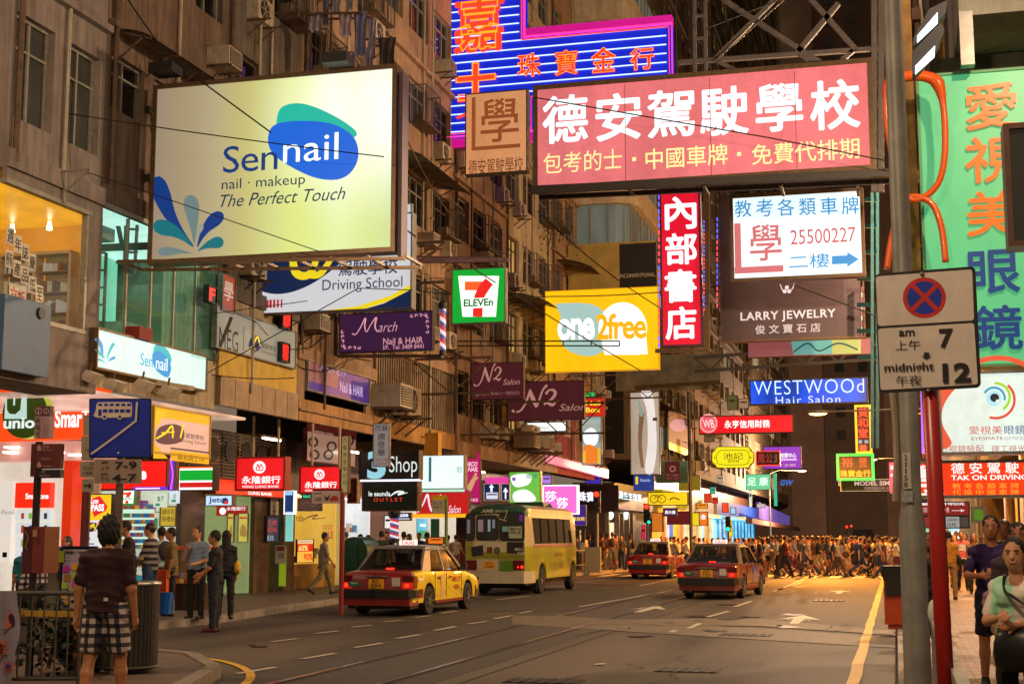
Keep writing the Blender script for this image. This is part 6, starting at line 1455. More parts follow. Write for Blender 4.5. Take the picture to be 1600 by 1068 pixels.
b=MB();pl=PX(-13.0);b.prism([pl.px(*q)for q in((1186,784),(1234,806),(1234,821),(1186,809))],pl.to3,-.3,0)
tag(b.build('fascia_board',emi('violet fascia','#6a5ab8',.5,.2),loc=(-13,140,5)),'long violet blue fascia of the far corner shop','fascia')
b=MB();b.prism([pl.px(*q)for q in((1170,809),(1245,823),(1248,829),(1170,817))],pl.to3,-.3,.3);tag(b.build('canopy_edge',mat('rose canopy','#8a6058',.6),loc=(-13,140,4)),'rose canopy edge below the violet blue fascia','canopy')
sign('neon_sign','unlit blue neon lettering GW hanging before the tower','sign',PY(120),(1217,748,1241,760),.1,paint('#15131a'),None,0,[('t','GW',(1219,749,1240,758),lit('#2a60c8',.9),{'shear':.3,'bold':.03})])
sign('neon_sign','green vertical neon strip beside the pale green massage sign','sign',PY(118),(1209,739,1214,790),.2,lit('#28a88a',.9),None,0)
sign('neon_sign','pink neon panel with white characters behind the grey column','sign',PY(70),(1390,722,1402,770),.2,lit('#e83a7a',.9),None,0,[('t','酒吧',(1391,727,1401,733),W_),('t','夜總會',(1391,740,1401,744),W_)])

for k,y in((1,30),(2,35),(3,41),(4,48),(5,55),(6,63)):
    root=thing('tube_light','white tube light under the slab above the '+['phone shop','convenience store','bank','yellow curtained shop','barber shop','cosmetics shop','far salon'][k],'tube light',(-16,y,4.3),'tube lights under the left slab')
    b=MB();b.box(-16.05,-15.95,y-.6,y+.6,4.3,4.36);b.build('fitting',paint('#c8c4b8'),root);b=MB();b.tube([(-16,y-.55,4.27),(-16,y+.55,4.27)],.025,8);b.build('tube',emi('slab tube','#ffe8c8',14),root)

els_on([o for o in COL.objects if o.get('label','').startswith('yellow bicycle shop')][0],PY(84),[('a',(1022,779,5.5,6.6,0,360),blk),('a',(1034,779,5.5,6.6,0,360),blk),('r',[(1022,779),(1027,773),(1034,779)],1,blk),('r',[(1046,781),(1052,777),(1062,780)],1.6,blk)],.01)
XTRA=[('white lit menu board over the barber shop',(600,804,612,826),45,'#e8e4dc'),('orange fruit display glowing right of the beach poster',(668,838,694,850),44,'#e0701c'),('green and white clinic panel left of the magenta banner',(715,716,724,762),46,'#9ad0b0'),
  ('lilac light box left of the pink cosmetics sign',(846,742,862,756),60,'#a87ae0'),('violet board above the jewellery shop corner',(915,742,940,756),70,'#3a2a9a'),('warm lit kiosk front behind the bus mirror',(905,826,914,846),70,'#e8b060'),
  ('small white sign on the slab by the rose stair house',(846,700,862,708),60,'#d8d0c4'),('green lit shop sign high behind the red nail sign',(905,612,930,622),66,'#3ac060'),('yellow plate high behind the peeling pier',(652,590,668,604),48,'#d8a818'),
  ('pale pink poster left of the pedestrian sign',(1008,822,1014,842),88,'#e0507a'),('red diamond sign under the green traffic light',(1002,820,1008,842),86,'#d82a50'),('dim green picture sign near the lamp post',(1063,770,1078,784),90,'#d8b81c'),
  ('orange sign strip beside the dark post',(1088,786,1106,794),98,'#e88a1c'),('turquoise square sign between far houses',(1109,760,1118,772),112,'#3aa890'),('red square far sign beneath the turquoise one',(1112,776,1122,786),116,'#c02a1c'),
  ('pale lit panel on the brown far house',(1120,742,1130,754),112,'#a89a7a'),('white star shaped lamp cluster over the far shops',(1152,806,1166,812),118,'#fff0c0'),('yellow upright sign at the far shop row',(1138,812,1144,838),112,'#e8b820'),
  ('pale blue window sign of the far row',(1128,806,1136,816),108,'#b8e0f0'),('white upright sign at the far corner shop',(1170,762,1175,792),132,'#e0e4d8'),('maroon hanging sign near the violet box',(1100,676,1116,690),84,'#5a4a2a'),('olive square sign right of the dark banner',(1136,617,1152,640),82,'#4c4a24'),('beige square sign right of the olive square sign',(1154,622,1170,638),82,'#8a7058')]
for l,q,Y,c in XTRA:
    sign('shop_sign',l,'sign',PY(Y),q,.2,lit(c,.9,.15),dk,.03,[('b',(q[0]+(q[2]-q[0])*.2,q[1]+(q[3]-q[1])*.3,q[2]-(q[2]-q[0])*.2,q[1]+(q[3]-q[1])*.45),paint('#2a2420'))])
# ================================================================== vehicles
tyre_m=mat('tyre','#0d0d0d',.8,0,.2,20);rim_m=mat('wheel rim','#9c9a94',.3,.8,.15,10);chrome=mat('chrome','#c8c8c8',.15,1,0);rubber=mat('black plastic','#0c0b0b',.45,0,.1,9)
cglass=mat('car glass','#0a0c0c',.04,0,0,spec=.9);cglass.node_tree.nodes['Principled BSDF'].inputs['Alpha'].default_value=.62
seat_m=mat('seat fabric','#4a4640',.8);tail_r=emi('tail lamp lit','#ff2410',3.0);tail_d=mat('tail lamp lens','#5a0a08',.2,0,0,coat=.6);amber=mat('amber lens','#8a4a10',.2,0,0,coat=.6)
def wheel(par,x,y,r,w,side):
    t=thing('wheel',None,None,(x,y,r));t.parent=par
    off=wloc(t)
    b=MB();prof=[(r*.62,-w/2),(r*.93,-w/2),(r,-w*.32),(r,w*.32),(r*.93,w/2),(r*.62,w/2)];n=28;vs=[]
    for k in range(n):
        a=2*math.pi*k/n
        for rr,xx in prof:vs.append((x+xx,y+rr*math.cos(a),r+rr*math.sin(a)))
    m=len(prof);b.add(vs,[(k*m+j,k*m+(j+1)%m,((k+1)%n)*m+(j+1)%m,((k+1)%n)*m+j)for k in range(n)for j in range(m)])
    o=b.build('tyre',tyre_m,t,smooth=40)
    xo=x+side*w*.42;b=MB();b.tube([(xo-side*.08,y,r),(xo-side*.06,y,r)],r*.63,24)
    for k in range(7):
        a=2*math.pi*k/7;b.bar((xo,y,r),(xo,y+r*.58*math.cos(a),r+r*.58*math.sin(a)),.03,.07,(1,0,0))
    b.tube([(xo-side*.03,y+r*.6*math.cos(2*math.pi*k/24),r+r*.6*math.sin(2*math.pi*k/24))for k in range(24)],.02,6,close=True)
    b.tube([(xo-side*.02,y,r),(xo+side*.02,y,r)],r*.16,12);b.build('rim',rim_m,t)
class RY:
    def __init__(s,y):s.y=y
    def to3(s,u,v,d=0):return(u,s.y-d,v)
class SX:
    def __init__(s,x,sg=1):s.x=x;s.sg=sg
    def to3(s,u,v,d=0):return(s.x+d,u,v)
def txt(par,pl,s,r,m_,d=.004,**o):
    b=MB();put_text(b,pl,s,r,d,**o);return b.build('lettering',m_,par)
def body_loft(ys,half,side_z=.5):
    """half(y) -> list of (x, z) from underside centre to top centre"""
    rings=[]
    for y in ys:
        h=half(y);rings.append([(x,y,z)for x,z in h]+[(-x,y,z)for x,z in h[::-1][1:-1]])
    return rings
def taxi(label,plate,pos,yaw,red='#7c0f14',side=None,roof='#8f8a84',deco=None,bright=1,group='red taxis on the road'):
    root=thing('taxi',label,'taxi',(0,0,0),group)
    redm=mat('taxi paint '+red,red,.28,.0,.06,3,coat=.9,spec=.6);sidem=mat('taxi side '+side,side,.3,0,.06,3,coat=.7)if side else redm;roofm=mat('taxi roof '+roof,roof,.35,.3,.1,3,coat=.4)
    RA,FA,WR=-1.28,1.40,.315
    def zb(y):
        z=.25
        for a in(RA,FA):
            d=abs(y-a)
            if d<.38:z=max(z,.30+math.sqrt(.38**2-d*d)*.98)
        if y<-2.1:z=max(z,.27)
        return z
    def zt(y):
        P=[(-2.34,.70),(-2.30,.88),(-2.2,.945),(-1.5,.985),(-.9,.96),(1.0,.93),(1.3,.91),(2.0,.80),(2.25,.73),(2.34,.6)]
        for i in range(len(P)-1):
            if P[i][0]<=y<=P[i+1][0]:t=(y-P[i][0])/(P[i+1][0]-P[i][0]);return P[i][1]*(1-t)+P[i+1][1]*t
        return P[-1][1]
    def wf(y):
        e=abs(y);return .845-(.05*max(0,(e-1.9)/.44)**2 if e>1.9 else 0)
    def half(y):
        w_=wf(y);b_=zb(y);t_=zt(y);mz=max(.56,b_+.09)
        if y<-2.2 or y>2.2:mz=min(mz,t_-.1)
        return[(0,b_),(w_*.9,b_),(w_*.975,b_+.03),(w_,mz),(w_*.985,t_-.10),(w_*.95,t_-.025),(w_*.85,t_),(w_*.4,t_+.015),(0,t_+.02)]
    ys=sorted(set([-2.34,-2.31,-2.25,-2.15,-2.0,-1.8,1.9,2.1,2.25,2.34,-.7,-.3,.2,.6,.9]+[RA+.38*math.cos(math.pi*k/12)for k in range(13)]+[FA+.38*math.cos(math.pi*k/12)for k in range(13)]+[RA-.4,RA+.4,FA-.4,FA+.4]))
    b=MB();R=body_loft(ys,half);b.loft(R)
    n=len(R[0])
    for i,f in enumerate(b.f):
        c=[sum(b.v[j][k]for j in f)/len(f)for k in range(3)]
        if side and abs(c[0])>.80 and c[1]>-2.24:b.mi[i]=1
        if side and c[2]>.86 and c[2]<.99 and abs(c[0])>.62 and c[1]>-2.2 and c[1]<-1.2:b.mi[i]=1
    b.build('body',[redm,sidem],root,smooth=38)
    b=MB();b.box(-.72,.72,-2.2,2.2,.16,.30);b.build('underbody',rubber,root)

    zb0=.95;zr=1.475;yb0,yb1=-1.62,1.02;yr0,yr1=-.98,.28;xb,xr=.765,.615
    bl,br_=(-xb,yb0),(xb,yb0)
    def pt(s,y,t):
        return Vector((s*(xb+(xr-xb)*t),y,zb0+(zr-zb0)*t))
    rear=[pt(-1,yb0,0),pt(1,yb0,0),pt(1,yr0,1),pt(-1,yr0,1)];front=[pt(1,yb1,0),pt(-1,yb1,0),pt(-1,yr1,1),pt(1,yr1,1)]
    b=MB();NR=6;rings=[]
    for k in range(NR+1):
        y=yr0-.05+(yr1-yr0+.1)*k/NR;e=math.sin(math.pi*k/NR);z=zr-.02+.045*e
        rings.append([(-xr-.045,y,zr-.07),(-xr,y,z),(-xr*.6,y,z+.02),(0,y,z+.028),(xr*.6,y,z+.02),(xr,y,z),(xr+.045,y,zr-.07)])
    b.loft(rings);b.build('roof',roofm,root,smooth=50)
    for s in(-1,1):
        b=MB();b.bar(pt(s,yb1,0),pt(s,yr1,1),.08,.06);b.build('window_pillar',roofm,root);b=MB();b.bar(pt(s,-.2,-.02),pt(s,-.22,1),.07,.035);b.build('window_pillar',roofm,root);b=MB()

        q=[pt(s,yb0,-.02),pt(s,yb0+.55,-.02),pt(s,yr0+.26,1),pt(s,yr0-.03,1)];b.add([v+Vector((s*.008,0,0))for v in q]+[v-Vector((s*.05,0,0))for v in q],[(0,1,2,3),(7,6,5,4),(0,4,5,1),(1,5,6,2),(2,6,7,3),(3,7,4,0)]);b.build('rear_pillar',roofm,root)
    b=MB();b.bar(pt(-1,yb0-.02,0),pt(1,yb0-.02,0),.05);b.build('window_surround',roofm,root);b=MB();b.bar(pt(-1,yr0,1),pt(1,yr0,1),.05);b.build('window_surround',roofm,root)
    def pane(q,nm='window_pane'):
        b=MB();q=[Vector(v)for v in q];c=sum(q,Vector())/4;b.add([c+(v-c)*.97 for v in q],[(0,1,2,3)]);b.build(nm,cglass,root)
    pane(rear,'rear_window');pane(front,'windscreen')
    for s in(-1,1):
        pane([pt(s,yb0+.57,.04),pt(s,-.24,.04),pt(s,-.25,.93),pt(s,yr0+.28,.93)]);pane([pt(s,-.16,.02),pt(s,yb1-.12,.02),pt(s,yr1-.04,.96),pt(s,-.18,.96)])
    b=MB()
    for x in(-.36,.36):b.box(x-.26,x+.26,.05,.2,.5,1.12);b.box(x-.13,x+.13,.1,.2,1.13,1.32)
    b.box(-.62,.62,-1.05,-.92,.5,1.08);b.build('seats',seat_m,root)
    b=MB();b.box(-.6,.6,-1.5,-1.06,.9,.96);b.build('parcel_shelf',rubber,root)

    b=MB();
    for k,(z0,z1,yo,xx)in enumerate(((.40,.57,.085,.845),)):
        P=[(-xx,-1.72),(-xx-.012,-2.2),(-xx+.08,-2.34-yo),(0,-2.36-yo),(xx-.08,-2.34-yo),(xx+.012,-2.2),(xx,-1.72),(xx-.06,-1.72),(xx-.06,-2.2),(-xx+.06,-2.2),(-xx+.06,-1.72)]
        b.prism(P,lambda u,v,d:(u,v,d),z0,z1)
    b.build('rear_bumper',rubber,root)
    b=MB();xx=.83;P=[(-xx,-2.0),(-xx+.06,-2.36),(0,-2.39),(xx-.06,-2.36),(xx,-2.0)];b.prism(P,lambda u,v,d:(u,v,d),.235,.395);b.build('bumper_valance',redm,root)
    b=MB();xx=.85;P=[(-xx,1.9),(-xx+.06,2.38),(0,2.45),(xx-.06,2.38),(xx,1.9)];b.prism(P,lambda u,v,d:(u,v,d),.3,.56);b.build('front_bumper',rubber,root)
    for s in(-1,1):
        t=thing('tail_lamp',None,None,(s*.7,-2.33,.7));t.parent=root
        b=MB();b.box(*sorted((s*.585,s*.82)),-2.35,-2.22,.60,.73);b.build('lower_lens',emi('tail lens glow','#c81808',.8),t);b=MB();b.ball((s*.70,-2.34,.665),(.06,.03,.045),10,8);b.build('bulb',tail_r,t)
        b=MB();b.box(*sorted((s*.585,s*.82)),-2.345,-2.2,.735,.87);b.build('upper_lens',tail_d,t)
        b=MB();b.box(*sorted((s*.80,s*.845)),-2.30,-2.08,.60,.86);b.build('side_lens',amber,t)
        b=MB();b.box(*sorted((s*.5,s*.8)),2.3,2.37,.58,.74);b.build('headlamp',chrome,root)
        b=MB();b.box(*sorted((s*.86,s*1.0)),.72,.80,.95,1.07);b.bar((s*.78,.78,.97),(s*.9,.77,1.0),.04);b.build('door_mirror',rubber,root)
    b=MB();b.box(-.17,.17,-2.375,-2.35,.60,.80);b.build('number_plate',mat('plate yellow','#d89a18',.5,0,.1),root)
    pl=RY(-2.376);a,c=plate.split(' ')
    txt(root,pl,a,(-.08,.08,.71,.785),blk,bold=.01);txt(root,pl,c,(-.12,.12,.615,.69),blk,bold=.01)
    b=MB();b.box(-.25,.27,-2.37,-2.34,.835,.87);b.build('boot_trim',chrome,root)
    b=MB();b.prism([(-.52+.17*math.cos(R_(k*18)),.635+.14*math.sin(R_(k*18)))for k in range(11)],RY(-2.352).to3,0,.006);b.build('licence_emblem',mat('emblem green','#1f5a3c',.5),root)
    txt(root,RY(-2.36),'TAXI',(-.60,-.44,.69,.725),paint('#e0e0d8'),bold=.02)
    b=MB();b.box(.36,.54,-2.358,-2.35,.65,.83);b.build('sticker',paint('#c0b8b0'),root)
    b=MB();b.box(-.55,.55,-2.345,-2.33,.925,.93);b.build('boot_seam',rubber,root)
    b=MB();b.box(-.09,.09,-1.58,-1.50,.985,1.02);b.build('brake_light',tail_r,root)
    b=MB();b.box(-.2,.2,-.5,-.38,1.505,1.62);b.build('roof_sign',lit('#f4e8e0',1.1),root);txt(root,RY(-.501),'TAXI',(-.16,.16,1.53,1.60),lit('#e02a1a',.9),bold=.02);b=MB();b.box(-.28,.28,-.53,-.35,1.48,1.504);b.build('roof_sign_base',chrome,root)
    b=MB();b.tube([(-.45,-2.42,.22),(-.45,-2.1,.24)],.025,8);b.build('exhaust_pipe',rust,root)

    for s in(-1,1):
        for y in(-.95,-.19,.86):
            b=MB();b.box(*sorted((s*.84,s*.849)),y-.006,y+.006,.36,.93);b.build('door_seam',rubber,root)
        for y in(-.72,.02):
            b=MB();b.box(*sorted((s*.845,s*.87)),y-.09,y+.09,.78,.81);b.build('door_handle',rubber if not side else chrome,root)
        b=MB();b.box(*sorted((s*.80,s*.84)),-.88,1.0,.235,.30);b.build('sill',redm if not side else mat('sill red','#6a1410',.4),root)
    for s in(-1,1):
        for y in(RA,FA):wheel(root,s*.74,y,WR,.19,s)
    if deco:deco(root)
    root.location=pos;root.rotation_euler=(0,0,yaw)
    return root
red_t=paint('#b83020',.4);S_=SX(.848)
def deco1(root):
    for s,r in(('萬般工子',(.22,.78,.68,.80)),('一返放心',(.22,.72,.50,.62)),('的士',(-1.95,-1.75,.52,.60)),('司機好',(-2.0,-1.7,.40,.48))):
        txt(root,S_,s,r,red_t,bold=.03)
    b=MB()
    for k in range(60):
        y=rnd.uniform(-2.1,2.1);z=rnd.uniform(.35,.88);
        if(abs(y+1.28)<.42 or abs(y-1.4)<.42)and z<.75:continue
        b.m(rnd.randrange(3)).add([S_.to3(y,z,.0045),S_.to3(y+.03,z,.0045),S_.to3(y+.03,z+.035,.0045),S_.to3(y,z+.035,.0045)],[(0,1,2,3)])
    b.build('confetti_print',[paint('#c04020',.4),paint('#1a7a8a',.4),paint('#3a5a30',.4)],root)['kind']='stuff'
    b=MB();b.add([S_.to3(-.62+u,z,.005)for u,z in((0,.36),(.06,.55),(.02,.8),(.1,.86),(.2,.82),(.17,.6),(.22,.4),(.13,.36),(.1,.55),(.06,.36))],[tuple(range(10))]);b.build('figure_print',paint('#d8a890',.4),root)
    b=MB();b.add([S_.to3(-2.02,.80,.005),S_.to3(-1.7,.82,.005),S_.to3(-1.7,.76,.005),S_.to3(-2.02,.74,.005)],[(0,1,2,3)]);b.build('stripe_print',paint('#e8d8c8',.4),root)
def deco3(root):
    b=MB();b.add([S_.to3(u,z,.004)for u,z in((-.1,.4),(-.15,.86),(.82,.86),(.9,.42))],[(0,1,2,3)]);b.build('blue_print',paint('#1c2a7a',.4),root)
    for k in range(9):
        y=-.9+k*.2;b=MB();h=[.3,.42,.36,.45,.25,.33,.4,.28,.35][k];b.add([S_.to3(y,.4,.006),S_.to3(y+.1,.4,.006),S_.to3(y+.12,.4+h,.006),S_.to3(y+.04,.4+h*.9,.006)],[(0,1,2,3)]);b.build('gold_print',paint('#b08a50',.4),root)
taxi('red taxi with bright yellow printed sides at the left kerb, nearest of the taxis','KC 599',(-10.78,31.6,0),-.03,side='#e2c414',roof='#8a8784',deco=deco1)
taxi('dark red taxi far left, parked by the waiting crowd','LM 623',(-9.75,60.2,0),-.015,side=None,roof='#8d8070')
taxi('dark red taxi in the middle of the road with blue printed doors','FD 727',(-4.87,42.0,0),-.085,side='#6d1418',red='#5e0b10',roof='#6e5f52',deco=deco3)

def minibus():
    root=thing('minibus','yellow-green public minibus with dark green roof seen from behind','minibus',(0,0,0))
    RA,FA,WR=-1.55,2.55,.38;HW=1.0;Lr,Lf=-3.25,3.4
    def zb(y):
        z=.42
        for a in(RA,FA):
            d=abs(y-a)
            if d<.5:z=max(z,.4+math.sqrt(.25-d*d))
        return z
    def half(y):
        e=max(0,(Lr+.45-y)/.45);f=max(0,(y-(Lf-.6))/.6);w_=HW-.10*e**2-.15*f**2;t_=2.66-.30*e**2-.35*f**2;b_=zb(y);mz=max(.75,b_+.05)
        return[(0,b_),(w_*.95,b_),(w_*.99,b_+.03),(w_,mz),(w_,1.08),(w_,1.42),(w_*.995,1.5),(w_*.96,2.1),(w_*.93,2.3),(w_*.86,t_-.13),(w_*.66,t_-.03),(w_*.3,t_),(0,t_+.01)]
    ys=sorted(set([Lr,Lr+.03,Lr+.09,Lr+.2,Lr+.32,Lr+.45,-2.3,-.9,-.2,.6,1.3,1.9,Lf-.6,Lf-.4,Lf-.2,Lf]+[a+.5*math.cos(math.pi*k/12)for a in(RA,FA)for k in range(13)]))
    b=MB();b.loft(body_loft(ys,half))
    for i,f in enumerate(b.f):
        c=[sum(b.v[j][k]for j in f)/len(f)for k in range(3)]
        b.mi[i]=1 if c[2]>2.28 and c[1]<-2.6 else(2 if .43<c[2]<1.46 and abs(c[0])>.7 else 0)
        if c[1]<=Lr+.001:b.mi[i]=0
    body=mat('bus cream','#a89c78',.35,.0,.12,2,coat=.5);grn=mat('bus green','#0e3a28',.35,0,.1,2,coat=.5);ylg=mat('bus yellow green','#8a8c1c',.35,0,.18,2,coat=.5)
    b.build('body',[body,grn,ylg],root,smooth=40)
    pl=RY(Lr-.004);off=.0
    def q(P,m_,nm,d0=0,d1=.012,sm=False):
        b=MB();b.prism(smooth_pts(P,4,True)if sm else P,pl.to3,d0,d1);return b.build(nm,m_,root)
    def rr(x0,x1,z0,z1,r=.07):
        out=[]
        for cx,cz,a in((x1-r,z1-r,0),(x0+r,z1-r,90),(x0+r,z0+r,180),(x1-r,z0+r,270)):
            for k in range(5):out.append((cx+r*math.cos(R_(a+k*22.5)),cz+r*math.sin(R_(a+k*22.5))))
        return out

    q(rr(-.89,.89,1.04,1.56,.05),ylg,'graphic_band',.002,.006);q(rr(-.66,.78,1.26,1.56,.05),paint('#b8b090',.4),'graphic_panel',.007,.009)
    q([(-.70,1.12),(-.36,1.16),(-.36,1.46),(-.74,1.40)],paint('#241a34',.4),'printed_bag',.010,.012);q(rr(-.25,-.08,1.22,1.40,.02),paint('#6a2420',.4),'printed_square',.010,.012)
    b=MB();
    for k in range(20):pass
    q([(.06+.095*math.cos(R_(k*20)),1.30+.1*math.sin(R_(k*20)))for k in range(18)],paint('#1a1a1a',.4),'printed_watch',.010,.012);q([(.06+.06*math.cos(R_(k*20)),1.30+.065*math.sin(R_(k*20)))for k in range(18)],paint('#4a6a3a',.4),'printed_watch',.013,.014)
    q(rr(.36,.86,1.22,1.55,.03),paint('#17121c',.4),'printed_television',.010,.012)
    txt(root,pl,'請勿上',(.6,.86,1.30,1.38),paint('#d8d0c0'),.016,bold=.02);txt(root,pl,'安全帶',(.68,.9,1.19,1.27),paint('#d8d0c0'),.016,bold=.02)
    txt(root,pl,'飛躍由步伐開始',(-.4,.1,1.10,1.16),paint('#6a5040'),.010);txt(root,pl,'新生活新體驗',(.2,.8,1.10,1.16),paint('#6a5040'),.010)

    wd=mat('bus glass','#0c100f',.05,0,0,spec=.9);wd.node_tree.nodes['Principled BSDF'].inputs['Emission Color'].default_value=C('#1a2018');wd.node_tree.nodes['Principled BSDF'].inputs['Emission Strength'].default_value=.12
    for x0,x1,z0,z1 in((-.88,-.66,1.6,2.36),(-.55,.06,1.62,2.30),(.16,.87,1.60,2.38)):
        q(rr(x0-.03,x1+.03,z0-.03,z1+.03,.1),rubber,'window_seal',.002,.010);q(rr(x0,x1,z0,z1,.08),wd,'rear_window',.011,.014)
    for x0,x1,z0,z1,c in((-.86,-.76,1.8,2.2,'#7a6a70'),(-.52,-.36,1.85,2.2,'#8a7078'),(-.22,-.14,1.85,2.2,'#8a9aa0'),(-.08,.0,1.95,2.2,'#7a8088'),(.22,.40,1.85,2.0,'#5a7a60'),(.74,.85,2.15,2.34,'#6a1a7a')):
        q([(x0,z0),(x1,z0),(x1,z1),(x0,z1)],emi('glimpse '+c,c,.5),'interior_glimpse',.0145,.0148)
    q([(.42,1.66),(.82,1.66),(.82,2.0),(.42,2.0)],paint('#a8a890',.5),'notice_sheet',.016,.018);txt(root,pl,'請讓巴士先行',(.45,.8,1.88,1.96),blk,.020,bold=.02);txt(root,pl,'投幣上車',(.47,.78,1.78,1.86),blk,.020,bold=.02)
    q([(-.12,2.24),(.05,2.2),(.12,2.14),(.2,2.1),(.42,2.12),(.40,2.2),(.2,2.22)],paint('#8a8070'),'wiper_motor',.018,.03)if 0 else None
    b=MB();b.bar((.14,Lr-.04,2.22),(.36,Lr-.04,2.16),.09,.03);b.bar((.3,Lr-.05,2.2),(.40,Lr-.07,2.46),.02);b.build('wiper',body,root)

    for x in(-.62,.11):
        b=MB();b.box(x-.006,x+.006,Lr-.012,Lr,.72,2.4);b.build('door_seam',rubber,root)

    q(rr(-.62,.11,.72,1.05,.02),paint('#b0a898',.4),'plate_recess',.002,.008);q([(-.38,.78),(.02,.78),(.02,.99),(-.38,.99)],MC['plate yellow'],'number_plate',.009,.014)
    txt(root,pl,'KX',(-.28,-.08,.895,.97),blk,.017,bold=.01);txt(root,pl,'2347',(-.34,-.02,.80,.875),blk,.017,bold=.01)
    q(rr(.14,.56,.66,1.02,.03),mat('bus lime','#4f7a12',.35,0,.1,2,coat=.5),'lime_panel',.002,.006)
    for s in(-1,1):
        t=thing('tail_lamp',None,None,(s*.75,Lr,.85));t.parent=root
        for x0,x1,z0,z1,m_,nm in((.55,.88,.92,1.02,tail_d,'upper_lens'),(.55,.88,.74,.915,tail_d,'lower_lens')):
            b=MB();b.prism([(s*x0,z0),(s*x1,z0),(s*x1,z1),(s*x0,z1)],pl.to3,.003,.02);b.build(nm,m_,t)
        b=MB();b.ball((s*.82,Lr-.02,.83),.045,8,6);b.ball((s*.7,Lr-.02,.83),.025,8,6);b.build('bulb',tail_r if s>0 else tail_d,t)
    b=MB();P=[(-1.0,-2.4),(-1.02,-2.9),(-.9,Lr-.12),(0,Lr-.16),(.9,Lr-.12),(1.02,-2.9),(1.0,-2.4)];b.prism(P,lambda u,v,d:(u,v,d),.36,.70);b.build('rear_bumper',mat('bumper cream','#b0a68c',.4,0,.1,2,coat=.3),root)
    txt(root,RY(Lr+.02),'AMS',(-.40,-.02,2.40,2.50),paint('#b8b8a8'),.12,bold=.04,shear=.2);txt(root,RY(Lr+.02),'進智公交',(.03,.4,2.41,2.48),paint('#b8b8a8'),.12,bold=.01)

    sp=SX(.985);b=MB();b.add([(1.003,-2.5,1.5),(1.003,2.35,1.5),(.955,2.2,2.26),(.955,-2.62,2.26)],[(0,1,2,3)]);b.build('side_window',wd,root)
    for y in(-1.7,-.7,.3,1.3):
        b=MB();b.bar((1.006,y,1.5),(.96,y,2.26),.012,.05);b.build('window_bar',rubber,root)
    for k in range(12):
        y=-2.3+k*.36;b=MB();pass
    b=MB();b.box(.999,1.012,-2.6,2.4,1.40,1.47);b.build('side_trim',mat('side trim','#a87068',.3),root)
    txt(root,SX(1.001),'152-咪',(-.6,1.1,.70,.95),paint('#5a4a10'),.004);txt(root,SX(1.001),'服務熱線',(-.1,1.0,1.08,1.22),paint('#6a3a18'),.004)
    b=MB();b.box(.9,1.0,2.5,2.7,.1,.2);b.bar((.98,3.0,1.9),(1.2,3.15,1.95),.03);b.box(1.14,1.26,3.08,3.14,1.5,1.95);b.build('door_mirror',rubber,root)
    b=MB();b.box(-.85,.85,-3.0,3.2,.28,.42);b.box(-.6,.5,-2.6,-1.9,.2,.3);b.build('underbody',rubber,root)
    for x,y in((.7,-1.55),):
        b=MB();b.box(.45,.95,-2.12,-2.09,.1,.62);b.box(-.95,-.45,-2.12,-2.09,.1,.62);b.build('mud_flap',rubber,root)
    b=MB();b.loft([[(-.5,0.6,2.64),(.5,.6,2.64),(.45,.6,2.8),(-.45,.6,2.8)],[(-.5,1.8,2.64),(.5,1.8,2.64),(.4,1.8,2.78),(-.4,1.8,2.78)]]);b.build('roof_cooler',grn,root)
    for s in(-1,1):
        for y in(RA,FA):wheel(root,s*.86,y,WR,.22,s)
    return root
bus=minibus();bus.location=(-11.3,43.7,0);bus.rotation_euler=(0,0,-.01)

def far_car(x,y,w_,h,label,c='#1a1614'):
    root=thing('parked_car',label,'car',(0,0,0));b=MB()
    b.loft([[(-w_/2,yy,.3),(w_/2,yy,.3),(w_/2,yy,.85),(-w_/2,yy,.85)]for yy in(-2.2,2.2)]);b.build('body',mat('car '+c,c,.3,0,.1,coat=.6),root)
    b=MB();b.loft([[(-w_/2*.92,-1.8,.86),(w_/2*.92,-1.8,.86),(w_/2*.92,1.4,.86),(-w_/2*.92,1.4,.86)],[(-w_/2*.76,-1.1,h),(w_/2*.76,-1.1,h),(w_/2*.76,.6,h),(-w_/2*.76,.6,h)]]);b.build('cabin',cglass,root)
    for s in(-1,1):
        b=MB();b.box(*sorted((s*w_*.34,s*w_*.46)),-2.24,-2.2,.62,.8);b.build('tail_lamp',tail_r,root)
        for yy in(-1.4,1.4):
            b=MB();b.tube([(s*w_*.47-s*.18,yy,.32),(s*w_*.47,yy,.32)],.32,14);b.build('wheel',tyre_m,root)
    root.location=(x,y,0)
far_car(-3.4,92,1.75,1.5,'dark car with lit tail lamps behind the crossing crowd on the right');far_car(-6.2,98,1.75,1.5,'dark car with lit tail lamps behind the middle of the crossing crowd','#14161a');far_car(-2.3,104,2.0,2.2,'dark van beyond the right end of the crossing','#201c18')

def tlight(px_,y0,y1,Y,poley,state,label,arrow_=False):
    p=atY(px_,y0,Y);root=thing('traffic_light',label,'traffic light',(p.x,Y,.1));h=atY(px_,y0,Y).z-atY(px_,y1,Y).z;w_=h/3.1
    b=MB();b.box(p.x-w_/2,p.x+w_/2,Y,Y+.25,p.z-h,p.z);b.build('housing',blk,root)
    for k in range(3):
        z=p.z-h*(k+.5)/3;on=k in state;c=('#ff2a10','#ffb020','#18e0a0')[k]
        b=MB();b.tube([(p.x,Y-.005,z),(p.x,Y-.03,z)],w_*.36,16);b.build('lamp',emi('signal '+c,c,4)if on else mat('signal off','#1c1410',.3),root)
        b=MB();b.add([(p.x+w_*.42*math.cos(R_(a)),Y-d,z+w_*.42*math.sin(R_(a)))for d in(.005,.2)for a in range(0,181,20)],[(i,i+1,11+i,10+i)for i in range(9)]);b.build('visor',blk,root)
    b=MB();b.tube([(p.x,Y+.15,.1),(p.x,Y+.15,p.z)],.06,10);b.build('post',mat('post grey','#8a8274',.5,.3,.2),root)
